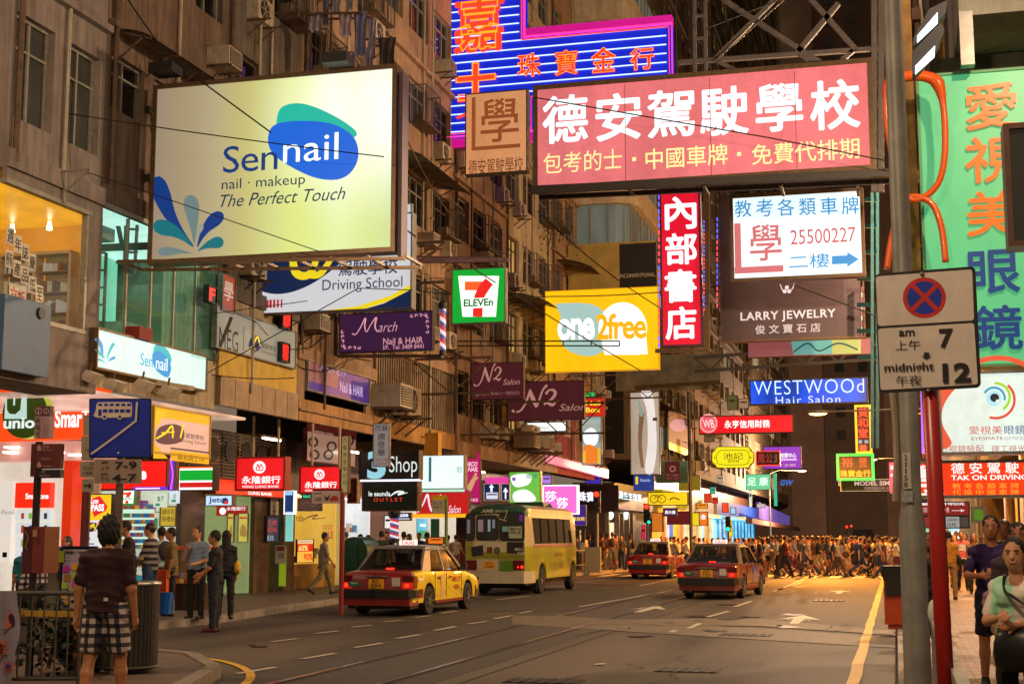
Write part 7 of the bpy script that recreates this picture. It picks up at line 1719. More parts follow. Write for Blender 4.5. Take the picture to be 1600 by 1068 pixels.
tlight(932,766,800,66,0,(0,),'red traffic light on a grey post by the waiting crowd')
tlight(1010,786,816,84,0,(0,),'red traffic light above the far dark red taxi')
tlight(1014,800,818,83,0,(2,),'green traffic light just beside the red one above the far taxi')
tlight(1137,806,830,90,0,(2,),'green arrow traffic light over the crossing crowd at the left')
tlight(1323,820,835,95,0,(0,),'left one of two red traffic lights in front of the tower')
tlight(1330,819,832,100,0,(0,),'right one of two red traffic lights in front of the tower')
b=MB();a=gnd(1078,895);b.tube([(atY(1080,850,72).x,72,.1),(atY(1080,850,72).x,72,9)],.09,8);tag(b.build('lamp_post',paint('#2c261e'),loc=(atY(1080,850,72).x,72,.1)),'dark post behind the middle taxi, running up to the yellow plaque','post')

root=thing('guard_rail','grey pedestrian railing before the waiting crowd','railing',(-13.7,60,.13));
for k in range(7):
    y=57.5+k*1.5;b=MB();b.tube([(-13.7,y,.13),(-13.7,y,1.15)],.04,6);b.build('post',MC['worn steel'],root)
for z in(.45,1.1):
    b=MB();b.bar((-13.7,57.5,z),(-13.7,66.5,z),.05);b.build('rail',MC['worn steel'],root)
p=gnd(915,900);b=MB();b.box(p.x-.35,p.x+.35,62.5,62.7,.13,1.25);tag(b.build('utility_cabinet',mat('cabinet grey','#8a7a5c',.5,0,.15),loc=(p.x,62.5,.13)),'grey utility cabinet by the railing behind the minibus','cabinet')

root=thing('street_cabinet','dark green round-topped street cabinet behind the red post','cabinet',gnd(555,925,.13));c=wloc(root);b=MB();x0=atY(530,880,c.y).x;x1=atY(574,880,c.y).x;zt=atY(552,838,c.y).z
P=[(x0,.13),(x1,.13)]+[((x0+x1)/2+(x1-x0)/2*math.cos(R_(a)),zt-.45+.45*math.sin(R_(a)))for a in range(0,181,15)]
b.prism(P,PY(c.y).to3,-1.1,0);b.build('cabinet_body',mat('cabinet green','#0c3a26',.4,0,.15,3,coat=.3),root,smooth=30)
b=MB();xm=x0+(x1-x0)*.66;b.box(xm-.01,xm+.01,c.y-.012,c.y-.001,.2,zt-.1);b.build('door_seam',rubber,root);b=MB();b.box(x0-.03,x1+.03,c.y-1.15+1.12,c.y+1.13,.13,.25);b.build('plinth',kerbm,root)
Y=27.6;root=thing('traffic_sign','dark red post with a white taxi and pedestrians plate','traffic sign',(atY(533,930,Y).x,Y,.13));b=MB();x=wloc(root).x;b.tube([(x,Y,.13),(x,Y,atY(533,768,Y).z)],.05,10);b.build('post',mat('post red','#7a1812',.45,0,.15),root)
pl=PY(Y-.06);u0,u1,v0,v1=rect(pl,487,767,531,786);b=MB();b.prism([(u0,v0),(u1,v0),(u1,v1),(u0,v1)],pl.to3,-.02,0);b.build('plate',mat('plate white2','#c0a8a4',.5),root)
b=MB();b.bar((u0,Y,v1+.03),(x,Y,v1+.03),.05);b.build('arm',MC['post red'],root)
els_on(root,pl,[('t','PICK UP & DROP OFF ONLY',(489,769,504,772),blk),('t','上落客貨',(491,776,502,783),blk),('p',[(506,772),(511,777),(516,772),(513,781),(509,781)],blk),('b',(516,777,529,782),red_t),('b',(519,774,527,777),red_t)],.003)

Y=40;x=atY(697,860,Y).x;root=thing('bus_stop','bus stop pole with a pale timetable board and yellow head behind the taxi','bus stop',(x,Y,.13));b=MB();b.tube([(x,Y,.13),(x,Y,atY(697,775,Y).z)],.05,8);b.build('pole',mat('pole olive','#6a7a3a',.5),root)
pl=PY(Y-.05)
for q,c,nm in(((674,773,696,780),'#e8b818','head_plate'),((675,780,694,802),'#b8b49c','timetable'),((673,810,686,838),'#1c5a44','green_box')):
    u0,u1,v0,v1=rect(pl,*q);b=MB();b.prism([(u0,v0),(u1,v0),(u1,v1),(u0,v1)],pl.to3,-.04,0);b.build(nm,paint(c),root)
els_on(root,pl,[('t','巴士站',(678,783,691,788),blk),('t','專線小巴',(678,790,691,794),blk)],.003)
# ================================================================== people
def surface_nets(fld,o,h):
    """smooth quad surface of field < 0; o origin, h cell"""
    s=fld<0;nx,ny,nz=fld.shape
    corners=[fld[i:nx-1+i,j:ny-1+j,k:nz-1+k]for i in(0,1)for j in(0,1)for k in(0,1)]
    sg=np.stack([c<0 for c in corners]);act=sg.any(0)&~sg.all(0)
    ids=-np.ones(act.shape,int);I=np.argwhere(act);ids[tuple(I.T)]=np.arange(len(I))
    C8=np.stack([c[tuple(I.T)]for c in corners],1);P=np.zeros((len(I),3));cnt=np.zeros(len(I))
    off=np.array([(i,j,k)for i in(0,1)for j in(0,1)for k in(0,1)],float)
    for a in range(8):
        for b_ in range(a+1,8):
            if np.abs(off[a]-off[b_]).sum()!=1:continue
            va,vb=C8[:,a],C8[:,b_];m=(va<0)!=(vb<0);t=np.where(m,va/np.where(m,va-vb,1),0)
            P+=m[:,None]*(off[a]+(off[b_]-off[a])*t[:,None]);cnt+=m
    V=(I+P/cnt[:,None])*h+o
    faces=[]
    for ax in range(3):
        sl0=[slice(None)]*3;sl1=[slice(None)]*3;sl0[ax]=slice(0,-1);sl1[ax]=slice(1,None)
        d=s[tuple(sl0)]!=s[tuple(sl1)];E=np.argwhere(d);u,v=[(1,2),(2,0),(0,1)][ax]
        E=E[(E[:,u]>0)&(E[:,v]>0)&(E[:,u]<ids.shape[u])&(E[:,v]<ids.shape[v])&(E[:,ax]<ids.shape[ax])]
        eu=np.zeros(3,int);eu[u]=1;ev=np.zeros(3,int);ev[v]=1
        q=[ids[tuple((E-a_*eu-b2*ev).T)]for a_,b2 in((0,0),(1,0),(1,1),(0,1))]
        Q=np.stack(q,1);fl=s[tuple(E.T)];Q[~fl]=Q[~fl][:,::-1];faces.append(Q)
    Fq=np.concatenate(faces);return V,Fq[(Fq>=0).all(1)]
def capsule(X,a,b,r0,r1,flat=None):
    a=np.array(a,float);b=np.array(b,float);d=b-a;L2=(d@d)or 1e-9
    t=np.clip(((X-a)@d)/L2,0,1);q=X-a-t[...,None]*d
    if flat is not None:q=q/np.array(flat)
    return np.sqrt((q*q).sum(-1))-(r0+(r1-r0)*t)
def ell(X,c,r):
    r=np.array(r,float);q=(X-np.array(c))/r;k=np.sqrt((q*q).sum(-1));return(k-1)*r.min()
def smin(a,b,k=.03):
    h=np.clip(.5+.5*(b-a)/k,0,1);return b*(1-h)+a*h-k*h*(1-h)
def vec(ang_fwd,ang_out,L,s):
    """limb vector hanging down, swung forward / outward"""
    return np.array([s*math.sin(ang_out)*L,math.sin(ang_fwd)*math.cos(ang_out)*L,-math.cos(ang_fwd)*math.cos(ang_out)*L])
def person_mesh(name,H=1.72,legs=((.0,.0),(.0,.0)),arms=((.1,.12,.2,0),(.1,.12,.2,0)),lean=0,headyaw=0,headpitch=0,sleeve='short',bottom='trousers',hair='short',top_hem=.93,build=1.0,fem=False,bag=None,h=.028,shoe=True,fold=.006,torso_tw=0,face=False,hold=None):
    """legs: (hip swing fwd, knee bend) per side L,R ; arms: (shoulder fwd, out, elbow bend, inward) per side"""
    g={};k=H/1.72;bw=build
    def add(tag_,f,kk=.035):g[tag_]=f if tag_ not in g else smin(g[tag_],f,kk)
    hipz=.93;zmin=0

    LJ=[]
    for s,(hf,kb)in zip((-1,1),legs):
        hip=np.array([s*.095,0,hipz]);kn=hip+vec(hf,.04,.43,s);an=kn+vec(hf-kb,.02,.42,s);LJ.append((hip,kn,an))
    low=min(j[2][2]for j in LJ);dz=.085-low
    LJ=[tuple(p+np.array([0,0,dz])for p in j)for j in LJ];pel=np.array([0,0,hipz+dz])
    up=np.array([0,math.sin(lean),math.cos(lean)]);chest=pel+up*.36;neck=pel+up*.53;head=neck+np.array([0,.03+.05*headpitch,.155])
    shl=[pel+up*.445+np.array([s*(.160 if fem else .185)*bw,-.01+s*torso_tw,0])for s in(-1,1)]
    AJ=[]
    for s,sh,(af,ao,eb,inn)in zip((-1,1),shl,arms):
        el=sh+vec(af,ao,.285,s);fo=vec(af+eb,ao*.4,.25,s)
        fo=fo+np.array([-s*inn*.22,0,0]);fo=fo/np.linalg.norm(fo)*.25;AJ.append((sh,el,el+fo,fo/.25))
    lo=np.min([p for j in LJ for p in j]+[p for j in AJ for p in j[:3]]+[head],0)-.2;hi=np.max([p for j in LJ for p in j]+[p for j in AJ for p in j[:3]]+[head+.2],0)+.2;lo[2]=-.03;lo[1]-= .1;hi[1]+= .1
    if bag or hold:lo-= .12;hi+= .12;lo[2]=-.03
    n=np.ceil((hi-lo)/h).astype(int)+1
    ax=[lo[i]+h*np.arange(n[i])for i in range(3)];X=np.stack(np.meshgrid(*ax,indexing='ij'),-1)
    nz=fold*(np.sin(X[...,2]*38+X[...,0]*22)*np.sin(X[...,1]*30+X[...,2]*17)+.6*np.sin(X[...,2]*75+X[...,1]*40))

    skin=capsule(X,neck-up*.04,head-np.array([0,.02,.06]),.055,.05)
    cy_,sy=math.cos(headyaw),math.sin(headyaw);fd=np.array([-sy,cy_,0]);rd=np.array([cy_,sy,0])
    hx=X-head;HL=np.stack([hx@rd,hx@fd,hx[...,2]],-1)
    hd=ell(HL,(0,0,.02),(.080,.100,.116));hd=smin(hd,ell(HL,(0,.035,-.05),(.055,.06,.065)),.03)
    hd=smin(hd,capsule(HL,(0,.088,.02),(0,.112,-.018),.009,.014),.012)
    for s in(-1,1):
        hd=smin(hd,ell(HL,(s*.077,-.005,-.005),(.012,.02,.03)),.008);hd=np.maximum(hd,-ell(HL,(s*.032,.105,.018),(.018,.014,.011)))if face else hd
    if face:hd=smin(hd,capsule(HL,(-.018,.094,-.055),(.018,.094,-.055),.008,.008),.008)
    skin=smin(skin,hd,.02)

    tor=capsule(X,pel+up*.02,chest+up*.02,.118*bw,.125*bw,(1.22,.82,1));tor=smin(tor,capsule(X,shl[0]*.8+chest*.2,shl[1]*.8+chest*.2,.062*bw,.062*bw,(1,1.05,.9)),.06)
    for q in shl:tor=smin(tor,capsule(X,neck+up*.01,q-up*.0,.042,.043),.04)
    if fem:tor=smin(tor,smin(ell(X,chest+np.array([-.06,.09,.02]),(.06,.05,.06)),ell(X,chest+np.array([.06,.09,.02]),(.06,.05,.06)),.02),.04)
    waist=capsule(X,pel-up*.16,pel+up*.1,.118*bw,.115*bw,(1.28,.9,1))
    upz=(X-pel)@up
    shirt=np.maximum(smin(tor,capsule(X,pel-up*.18,pel+up*.1,.137*bw,.117*bw,(1.3,.95,1)),.05)-.012+nz,(pel[2]+(top_hem-hipz))-X[...,2]);shirt=np.maximum(shirt,(upz-.53));shirt=np.maximum(shirt,-ell(X,neck+np.array([0,.035 if not fem else .055,.015]),(.072,.085,.055)if not fem else(.08,.09,.10)))
    for(sh,el,wr,fdir),s in zip(AJ,(-1,1)):
        frac={'short':.75,'none':.05,'long':1.0}[sleeve];se=sh+(el-sh)*frac
        shirt=smin(shirt,capsule(X,sh-up*.005,se,.045*bw,(.056 if sleeve=='short' else .046)*bw)+nz*.7,.03)
        if sleeve=='long':shirt=smin(shirt,capsule(X,el,wr-fdir*.02,.05,.038)+nz*.5,.02)
        arm=smin(capsule(X,sh,el,.046*bw,.040*bw),capsule(X,el,wr,.040*bw,.026*bw),.02)
        inw=np.array([-s,0,0.]);side_=np.cross(fdir,inw);side_=side_/(np.linalg.norm(side_)or 1)
        palm=capsule(X,wr,wr+fdir*.075,.026,.032,None);hand=smin(arm,palm,.015)
        for q,(o_,L_)in enumerate(((-.03,.062),(-.01,.075),(.01,.07),(.03,.055))):
            b0=wr+fdir*.08+side_*o_;b1=b0+fdir*L_*.6+inw*.006;b2=b1+(fdir*.7+inw*.7)*L_*.45;hand=smin(hand,np.minimum(capsule(X,b0,b1,.0105,.0095),capsule(X,b1,b2,.0095,.008)),.006)
        t0=wr+fdir*.02+side_*.02*1;t1=t0+(side_*.7+fdir*.6)*.055;hand=smin(hand,capsule(X,t0,t1+fdir*.02,.014,.010),.01)
        skin=smin(skin,hand,.015)
    g['shirt']=shirt
    legf=None;lsk=None
    for(hip,kn,an)in LJ:
        th=capsule(X,hip,kn,.085*bw,.056*bw);ca=smin(capsule(X,kn,kn+(an-kn)*.4,.054,.056),capsule(X,kn+(an-kn)*.4,an,.056,.036),.02);l_=smin(th,ca,.02)
        lsk=l_ if lsk is None else np.minimum(lsk,l_)
        if bottom=='trousers':t_=smin(capsule(X,hip,kn,.098*bw,.072*bw),capsule(X,kn,an+np.array([0,0,.02]),.072,.060),.03)
        elif bottom=='tight':t_=smin(capsule(X,hip,kn,.09*bw,.06*bw),capsule(X,kn,an+np.array([0,0,.03]),.06,.043),.03)
        elif bottom=='shorts':t_=np.maximum(capsule(X,hip,kn,.10*bw,.092*bw),-(((X-kn)@(hip-kn))/np.linalg.norm(hip-kn))+.02)
        elif bottom=='brief':t_=np.maximum(capsule(X,hip,kn,.10*bw,.095*bw),-(((X-kn)@(hip-kn))/np.linalg.norm(hip-kn))+.24)
        elif bottom=='skirt':t_=np.maximum(capsule(X,pel,(LJ[0][1]+LJ[1][1])/2+np.array([0,0,.05]),.13,.20,(1.05,.85,1)),((LJ[0][1]+LJ[1][1])[2]/2+.05)-X[...,2])
        elif bottom=='cropped':t_=smin(capsule(X,hip,kn,.098*bw,.08*bw),capsule(X,kn,kn+(an-kn)*.35,.08,.075),.03)
        legf=t_ if legf is None else smin(legf,t_,.02)
    legf=smin(legf,np.maximum(np.maximum(waist-.004,X[...,2]-(pel[2]+.06)),pel[2]-.09-X[...,2]),.04)+nz*.8;g['pants']=legf;skin=np.minimum(skin,lsk)
    sh_f=None
    for(hip,kn,an),(hf,kb)in zip(LJ,legs):
        pitch=(hf-kb)*.8;d=np.array([0,math.cos(pitch),math.sin(pitch)]);dn=np.array([0,math.sin(pitch)*.6,-1.])
        heel=an+dn*.045-d*.04;toe=an+dn*.05+d*.15;f_=smin(capsule(X,heel,toe,.042,.036,(1,1,.8)),capsule(X,an,heel,.04,.04),.03);f_=np.maximum(f_,-X[...,2]+.002);sh_f=f_ if sh_f is None else np.minimum(sh_f,f_)
    if shoe:g['shoe']=sh_f
    else:skin=np.minimum(skin,sh_f)
    g['skin']=skin
    hr=np.maximum(ell(HL,(0,-.014,.036),(.087,.104,.112)),np.minimum(HL[...,1]-.055-HL[...,2]*.42,1)if True else 0)
    hr=np.maximum(hr,-(HL[...,2]+.045-.0*HL[...,1])if hair!='long' else hr*0-1)
    if hair=='short':hr=hr+.003*np.sin(HL[...,0]*160)*np.sin(HL[...,1]*140)
    if hair=='shaggy':hr=np.minimum(hr,np.maximum(ell(HL,(0,-.03,.0),(.098,.10,.15)),HL[...,1]-.03))+.010*np.sin(HL[...,0]*95+HL[...,2]*22)*np.sin(HL[...,2]*48+HL[...,1]*80)-.006*(np.sin(HL[...,0]*210+HL[...,1]*40)>.3)
    if hair=='long':hr=np.minimum(hr,capsule(HL,(0,-.05,.03),(0,-.075,-.22),.085,.075,(1.15,.7,1)));hr=np.maximum(hr,-ell(HL,(0,.08,-.02),(.062,.09,.10)));hr=hr+.004*np.sin(HL[...,0]*110)
    if hair=='bun':hr=np.minimum(hr,ell(HL,(0,-.11,.03),(.045,.045,.045)))
    if hair=='cap':hr=np.minimum(hr,np.maximum(ell(HL,(0,.07,.06),(.07,.11,.02)),-HL[...,1]))
    g['hair']=hr
    if bag=='shoulder':g['bag']=np.minimum(ell(X,pel+np.array([.23,0,.08]),(.07,.16,.14)),capsule(X,pel+np.array([.22,0,.1]),shl[0]+np.array([.08,.05,.05]),.018,.018))
    if bag=='pack':g['bag']=ell(X,chest+np.array([0,-.17,-.02]),(.15,.09,.2))
    if bag=='hand':w_=AJ[1][2];g['bag']=np.minimum(np.maximum(np.abs(X[...,0]-w_[0])-.05,np.maximum(np.abs(X[...,1]-w_[1])-.13,np.abs(X[...,2]-w_[2]+.3)-.15)),capsule(X,w_-np.array([0,0,.06]),w_-np.array([0,0,.16]),.012,.012))
    tags=list(g);Fd=np.stack([g[t]for t in tags]);fld=Fd.min(0)
    V,Q=surface_nets(fld,lo,h)
    ctr=V[Q].mean(1);ii=np.clip(((ctr-lo)/h).round().astype(int),0,np.array(fld.shape)-1);lab=Fd[:,ii[:,0],ii[:,1],ii[:,2]].argmin(0)
    V=V*k;zoff=V[:,2].min();V[:,2]-=zoff
    return dict(V=V,Q=Q,lab=lab,tags=tags,head=(head*k-np.array([0,0,zoff])),fd=fd,rd=rd,k=k,AJ=[[p*k for p in j[:3]]for j in AJ],pel=pel*k,shl=[p*k for p in shl],chest=chest*k)
ORD=['skin','shirt','pants','shoe','hair','bag']
def mesh_from(name,D,mats):
    me=bpy.data.meshes.new(name);V,Q=D['V'],D['Q']
    me.vertices.add(len(V));me.vertices.foreach_set('co',V.astype(np.float32).ravel());me.loops.add(len(Q)*4);me.loops.foreach_set('vertex_index',Q.ravel().astype(np.int32))
    me.polygons.add(len(Q));me.polygons.foreach_set('loop_start',np.arange(len(Q),dtype=np.int32)*4);me.polygons.foreach_set('loop_total',np.full(len(Q),4,dtype=np.int32))
    for m_ in mats:me.materials.append(m_)
    mp=np.array([ORD.index(t)for t in D['tags']],dtype=np.int32);me.polygons.foreach_set('material_index',mp[D['lab']]);me.polygons.foreach_set('use_smooth',[True]*len(Q))
    me.update(calc_edges=True);me.validate();return me
SK={k:mat('skin '+k,c,.5,0,.06,20)for k,c in dict(tan='#a8704a',pale='#c08a66',brown='#84502f').items()}
HR=mat('hair black','#0b0908',.75,0,.3,40);HRb=mat('hair brown','#2a1a10',.45,0,.3,40)
def cl(c):return mat('fabric '+c,c,.85,0,.22,14,.25)
def stripes(name,a,b_,sc,axis=2):
    if name in MC:return MC[name]
    m,N,L,bs=_new(name);tc=N.new('ShaderNodeTexCoord');sp=N.new('ShaderNodeSeparateXYZ');L.new(tc.outputs['Object'],sp.inputs[0]);mt=N.new('ShaderNodeMath');mt.operation='MULTIPLY';mt.inputs[1].default_value=sc;L.new(sp.outputs[axis],mt.inputs[0])
    fr=N.new('ShaderNodeMath');fr.operation='FRACT';L.new(mt.outputs[0],fr.inputs[0]);gt=N.new('ShaderNodeMath');gt.operation='GREATER_THAN';gt.inputs[1].default_value=.5;L.new(fr.outputs[0],gt.inputs[0])
    mx=N.new('ShaderNodeMix');mx.data_type='RGBA';mx.inputs[6].default_value=C(a);mx.inputs[7].default_value=C(b_);L.new(gt.outputs[0],mx.inputs[0]);L.new(mx.outputs[2],bs.inputs['Base Color']);bs.inputs['Roughness'].default_value=.85;MC[name]=m;return m
def plaid(name):
    if name in MC:return MC[name]
    m,N,L,bs=_new(name);tc=N.new('ShaderNodeTexCoord');sp=N.new('ShaderNodeSeparateXYZ');L.new(tc.outputs['Object'],sp.inputs[0]);outs=[]
    for ax,sc in((0,11.5),(2,11.5)):
        mt=N.new('ShaderNodeMath');mt.operation='MULTIPLY';mt.inputs[1].default_value=sc;L.new(sp.outputs[ax],mt.inputs[0]);fr=N.new('ShaderNodeMath');fr.operation='FRACT';L.new(mt.outputs[0],fr.inputs[0])
        gt=N.new('ShaderNodeMath');gt.operation='GREATER_THAN';gt.inputs[1].default_value=.55;L.new(fr.outputs[0],gt.inputs[0]);outs.append(gt)
    ad=N.new('ShaderNodeMath');L.new(outs[0].outputs[0],ad.inputs[0]);L.new(outs[1].outputs[0],ad.inputs[1]);dv=N.new('ShaderNodeMath');dv.operation='MULTIPLY';dv.inputs[1].default_value=.5;L.new(ad.outputs[0],dv.inputs[0])
    rp=N.new('ShaderNodeValToRGB');rp.color_ramp.interpolation='CONSTANT';e=rp.color_ramp.elements;e[0].color=C('#b8a8a0');e[1].position=.3;e[1].color=C('#3a3444');q=e.new(.75);q.color=C('#0d0c18');L.new(dv.outputs[0],rp.inputs[0]);L.new(rp.outputs[0],bs.inputs['Base Color']);bs.inputs['Roughness'].default_value=.85;MC[name]=m;return m
def spawn(me,label,loc,yaw,mats,group=None,s=1):
    o=bpy.data.objects.new('person',me);COL.objects.link(o);o.location=loc;o.rotation_euler=(0,0,yaw);o.scale=(s,s,s)
    for i,m_ in enumerate(mats):
        if i<len(o.material_slots)and m_ is not None:o.material_slots[i].link='OBJECT';o.material_slots[i].material=m_
    return tag(o,label,'person',group)
def near_person(label,px_,Y,yaw,z,mats,H=1.72,h=.014,face=False,smile=False,**kw):
    D=person_mesh('person',H=H,h=h,face=face,**kw);me=mesh_from('person',D,mats);x=atY(px_,838,Y).x;o=spawn(me,label,(x,Y,z),yaw,(),None)
    if face:
        hd,fd,rd=Vector(D['head']),Vector(D['fd']),Vector(D['rd']);k=D['k'];up_=Vector((0,0,1))
        def P(a,b_,c):return hd+(rd*a+fd*b_+up_*c)*k
        def part(b,nm,m_):
            q=bpy.data.objects.new(nm,b.mesh(nm,m_,(0,0,0),True));COL.objects.link(q);q.parent=o
        for s in(-1,1):
            b=MB();b.ball(P(s*.031,.086,.016),(.013,.011,.0075),8,6);part(b,'eye',mat('eye white','#8a8078',.3,0,0));b=MB();b.ball(P(s*.031,.0935,.016),.0062,8,6);part(b,'pupil',blk)
            b=MB();b.tube([P(s*.014,.103,.036),P(s*.032,.102,.041),P(s*.05,.09,.036)],.0035,5);part(b,'eyebrow',HR)
        b=MB();b.tube([P(-.030,.088,-.050+(.008 if smile else 0)),P(-.013,.101,-.057),P(.013,.101,-.057),P(.030,.088,-.050+(.008 if smile else 0))],.005 if smile else .0045,6);part(b,'lips',mat('lips','#7a3a30',.4))
        if smile:b=MB();b.tube([P(-.022,.0965,-.049),P(-.008,.1035,-.0535),P(.008,.1035,-.0535),P(.022,.0965,-.049)],.0042,6);part(b,'teeth',mat('teeth','#b0a698',.3))
    return o,D
PI=math.pi

o,D=near_person('man seen from behind in a maroon t-shirt and plaid shorts at the near left corner',169,11.9,.05,.13,[SK['tan'],cl('#2a0d12'),plaid('plaid shorts'),cl('#2a2a2a'),HR,HR],H=1.74,h=.0125,legs=((-.1,.15),(.22,.1)),arms=((-.08,.16,.12,0),(.05,.14,.25,.05)),hair='shaggy',bottom='shorts',top_hem=.88,build=1.12,headpitch=.3)
b=MB();b.box(.06,.1,-.155,-.145,.99,1.02);q=bpy.data.objects.new('label_tag',b.mesh('label_tag',paint('#c8c0b0')));COL.objects.link(q);q.parent=o
near_person('man in a grey and black striped t-shirt looking left by the round barrier',236,25.0,PI/2+.15,.13,[SK['pale'],stripes('striped shirt','#7d756c','#14131a',8.5),cl('#2c3c5a'),cl('#333333'),HRb,HR],H=1.8,h=.018,arms=((.35,.1,.7,.6),(.35,.1,.7,.6)),top_hem=.88,build=1.1,face=True)
near_person('man in an untucked olive-khaki short sleeved shirt standing in the pavement group',269,26.2,PI/2+.5,.13,[SK['tan'],cl('#6d5c30'),cl('#0f0e10'),blk,HR,HR],H=1.72,h=.018,top_hem=.80,build=1.1,arms=((.05,.1,.15,0),(.1,.1,.2,.2)))
near_person('man in a pale blue-white shirt behind the olive-khaki shirted man',253,27.2,PI/2-.6,.13,[SK['tan'],cl('#8fa0a8'),cl('#1c1a1c'),blk,HR,cl('#3a2a3a')],H=1.74,h=.018,bag='pack')
near_person('man in a light blue shirt with one hand at his chin',309,25.4,PI-.1,.13,[SK['pale'],cl('#7a8aa2'),cl('#16130f'),blk,HR,HR],H=1.74,h=.016,arms=((.2,.15,1.15,.5),(.35,.1,2.3,.8)),top_hem=.93,face=True,headyaw=-.1,build=1.08)
near_person('man in a black t-shirt and jeans standing at the kerb edge, looking left',338,23.9,PI/2+.25,.0,[SK['tan'],cl('#0a0b10'),cl('#161a24'),cl('#5a2420'),HR,HR],H=1.78,h=.015,arms=((.25,.1,.55,.2),(.3,.1,.8,.3)),top_hem=.86,face=True,build=1.08)
near_person('woman with long dark hair and a yellow strap, half hidden by the man in black',354,25.4,.5,.13,[SK['tan'],cl('#18121a'),cl('#0e0e12'),blk,HR,cl('#c8a03a')],H=1.66,h=.018,hair='long',fem=True,bag='shoulder')
near_person('man in pale shirt and khaki trousers walking along the shop windows',507,37.0,-.9,.13,[SK['tan'],cl('#8a7c6a'),cl('#6d6040'),cl('#15110c'),HR,HR],H=1.7,h=.018,legs=((.38,.1),(-.35,.35)),arms=((-.2,.15,.2,0),(.2,.15,.4,0)),top_hem=.84,headyaw=-.3)
near_person('man with a bowed dark head behind the man in maroon',205,24.6,PI/2+.6,.13,[SK['tan'],cl('#1a1a18'),cl('#14161c'),blk,HR,HR],H=1.84,h=.02,headpitch=.6,lean=.1)
near_person('person in a bright blue t-shirt at the phone shop counter',86,25.6,.2,.13,[SK['tan'],cl('#1a4ab0'),cl('#15151a'),blk,HR,cl('#3a1a4a')],H=1.62,h=.02,bag='pack')
near_person('woman with dark bobbed hair beside the person in the blue t-shirt',107,24.6,PI-.5,.13,[SK['pale'],cl('#5a4038'),cl('#2a2420'),blk,HRb,HR],H=1.55,h=.02,hair='long',fem=True,face=True)
near_person('person in a plaid shirt with a paper bag behind the map post',62,18.4,1.0,.0,[SK['tan'],plaid('plaid shirt'),cl('#15151c'),blk,HR,cl('#9a8448')],H=1.68,h=.018,bag='hand',sleeve='long')
near_person('person in a teal top at the left edge of the phone shop',44,22.6,.6,.0,[SK['tan'],cl('#14606e'),cl('#1c1c22'),blk,HR,HR],H=1.60,h=.02)
for px_,Y,yaw,c,H_,hr_,lab in((575,42.5,.0,'#181418',1.60,'long','girl with long black hair behind the yellow sided taxi'),(596,43.5,.2,'#2c3a34',1.72,'short','man in a dark green shirt behind the yellow sided taxi'),(631,42.8,.4,'#8a9ab8',1.70,'short','man in a pale blue shirt behind the yellow sided taxi'),(563,40.5,.1,'#7a0c4c',1.62,'long','woman in a magenta top between green cabinet and taxi'),(541,46,1.4,'#2a2c30',1.70,'short','man whose head shows above the green street cabinet')):
    near_person(lab,px_,Y,yaw,.13,[SK['tan'],cl(c),cl('#17151a'),blk,HR,HR],H=H_,h=.024,hair=hr_,fem=hr_=='long')

wt=stripes('tie dye top','#9ad0b0','#cfc8ba',3.3,0)
o,D=near_person('smiling woman in a pale green and white top carrying a black shoulder bag',1585,10.4,PI-.35,.13,[SK['pale'],wt,cl('#0e1018'),blk,HR,cl('#0c0b0c')],H=1.535,h=.0115,arms=((.35,.2,1.2,.9),(.45,.15,1.3,.9)),fem=True,hair='bun',face=True,smile=True,bag=None,top_hem=.80,build=.98,headyaw=.12,fold=.004)

def bagp(o,D):
    c=Vector(D['pel'])+Vector((-.07,.24,.0));b=MB();rings=[]
    for t,(w_,d_)in((-.03,(.13,.03)),(0,(.17,.05)),(.1,(.18,.065)),(.2,(.16,.05)),(.26,(.13,.02))):
        rings.append([(c.x+w_*math.cos(a),c.y+d_*math.sin(a),c.z-.12+t)for a in[2*PI*k/16 for k in range(16)]])
    b.loft(rings);q=bpy.data.objects.new('shoulder_bag',b.mesh('shoulder_bag',mat('black leather','#0b0a0b',.35,0,.2,8,.2),(0,0,0),True));COL.objects.link(q)
    q.matrix_world=o.matrix_basis.copy();tag(q,'black leather shoulder bag held by the smiling woman','bag')
    b=MB();s0=Vector(D['shl'][1]);P=[c+Vector((-.12,.0,.12)),c+Vector((-.11,-.02,.24)),Vector(D['chest'])+Vector((-.02,.185,.02)),s0+Vector((-.09,.125,-.02)),s0+Vector((-.07,.03,.075)),s0+Vector((-.09,-.1,.0)),s0+Vector((-.16,-.15,-.2))]
    b.tube(smooth_pts(P,5),.011,6);q2=bpy.data.objects.new('bag_strap',b.mesh('bag_strap',MC['black leather'],(0,0,0),True));COL.objects.link(q2);q2.parent=q
bagp(o,D)
near_person('man in a purple t-shirt holding a bundled child in his arms',1549,16.2,PI-.15,.13,[SK['tan'],cl('#2a1450'),cl('#0c1024'),cl('#2a2a2a'),HR,HR],H=1.76,h=.0125,arms=((.5,.2,1.25,.9),(.5,.2,1.1,.9)),bottom='shorts',face=True,build=1.0,top_hem=.80,headyaw=.05)
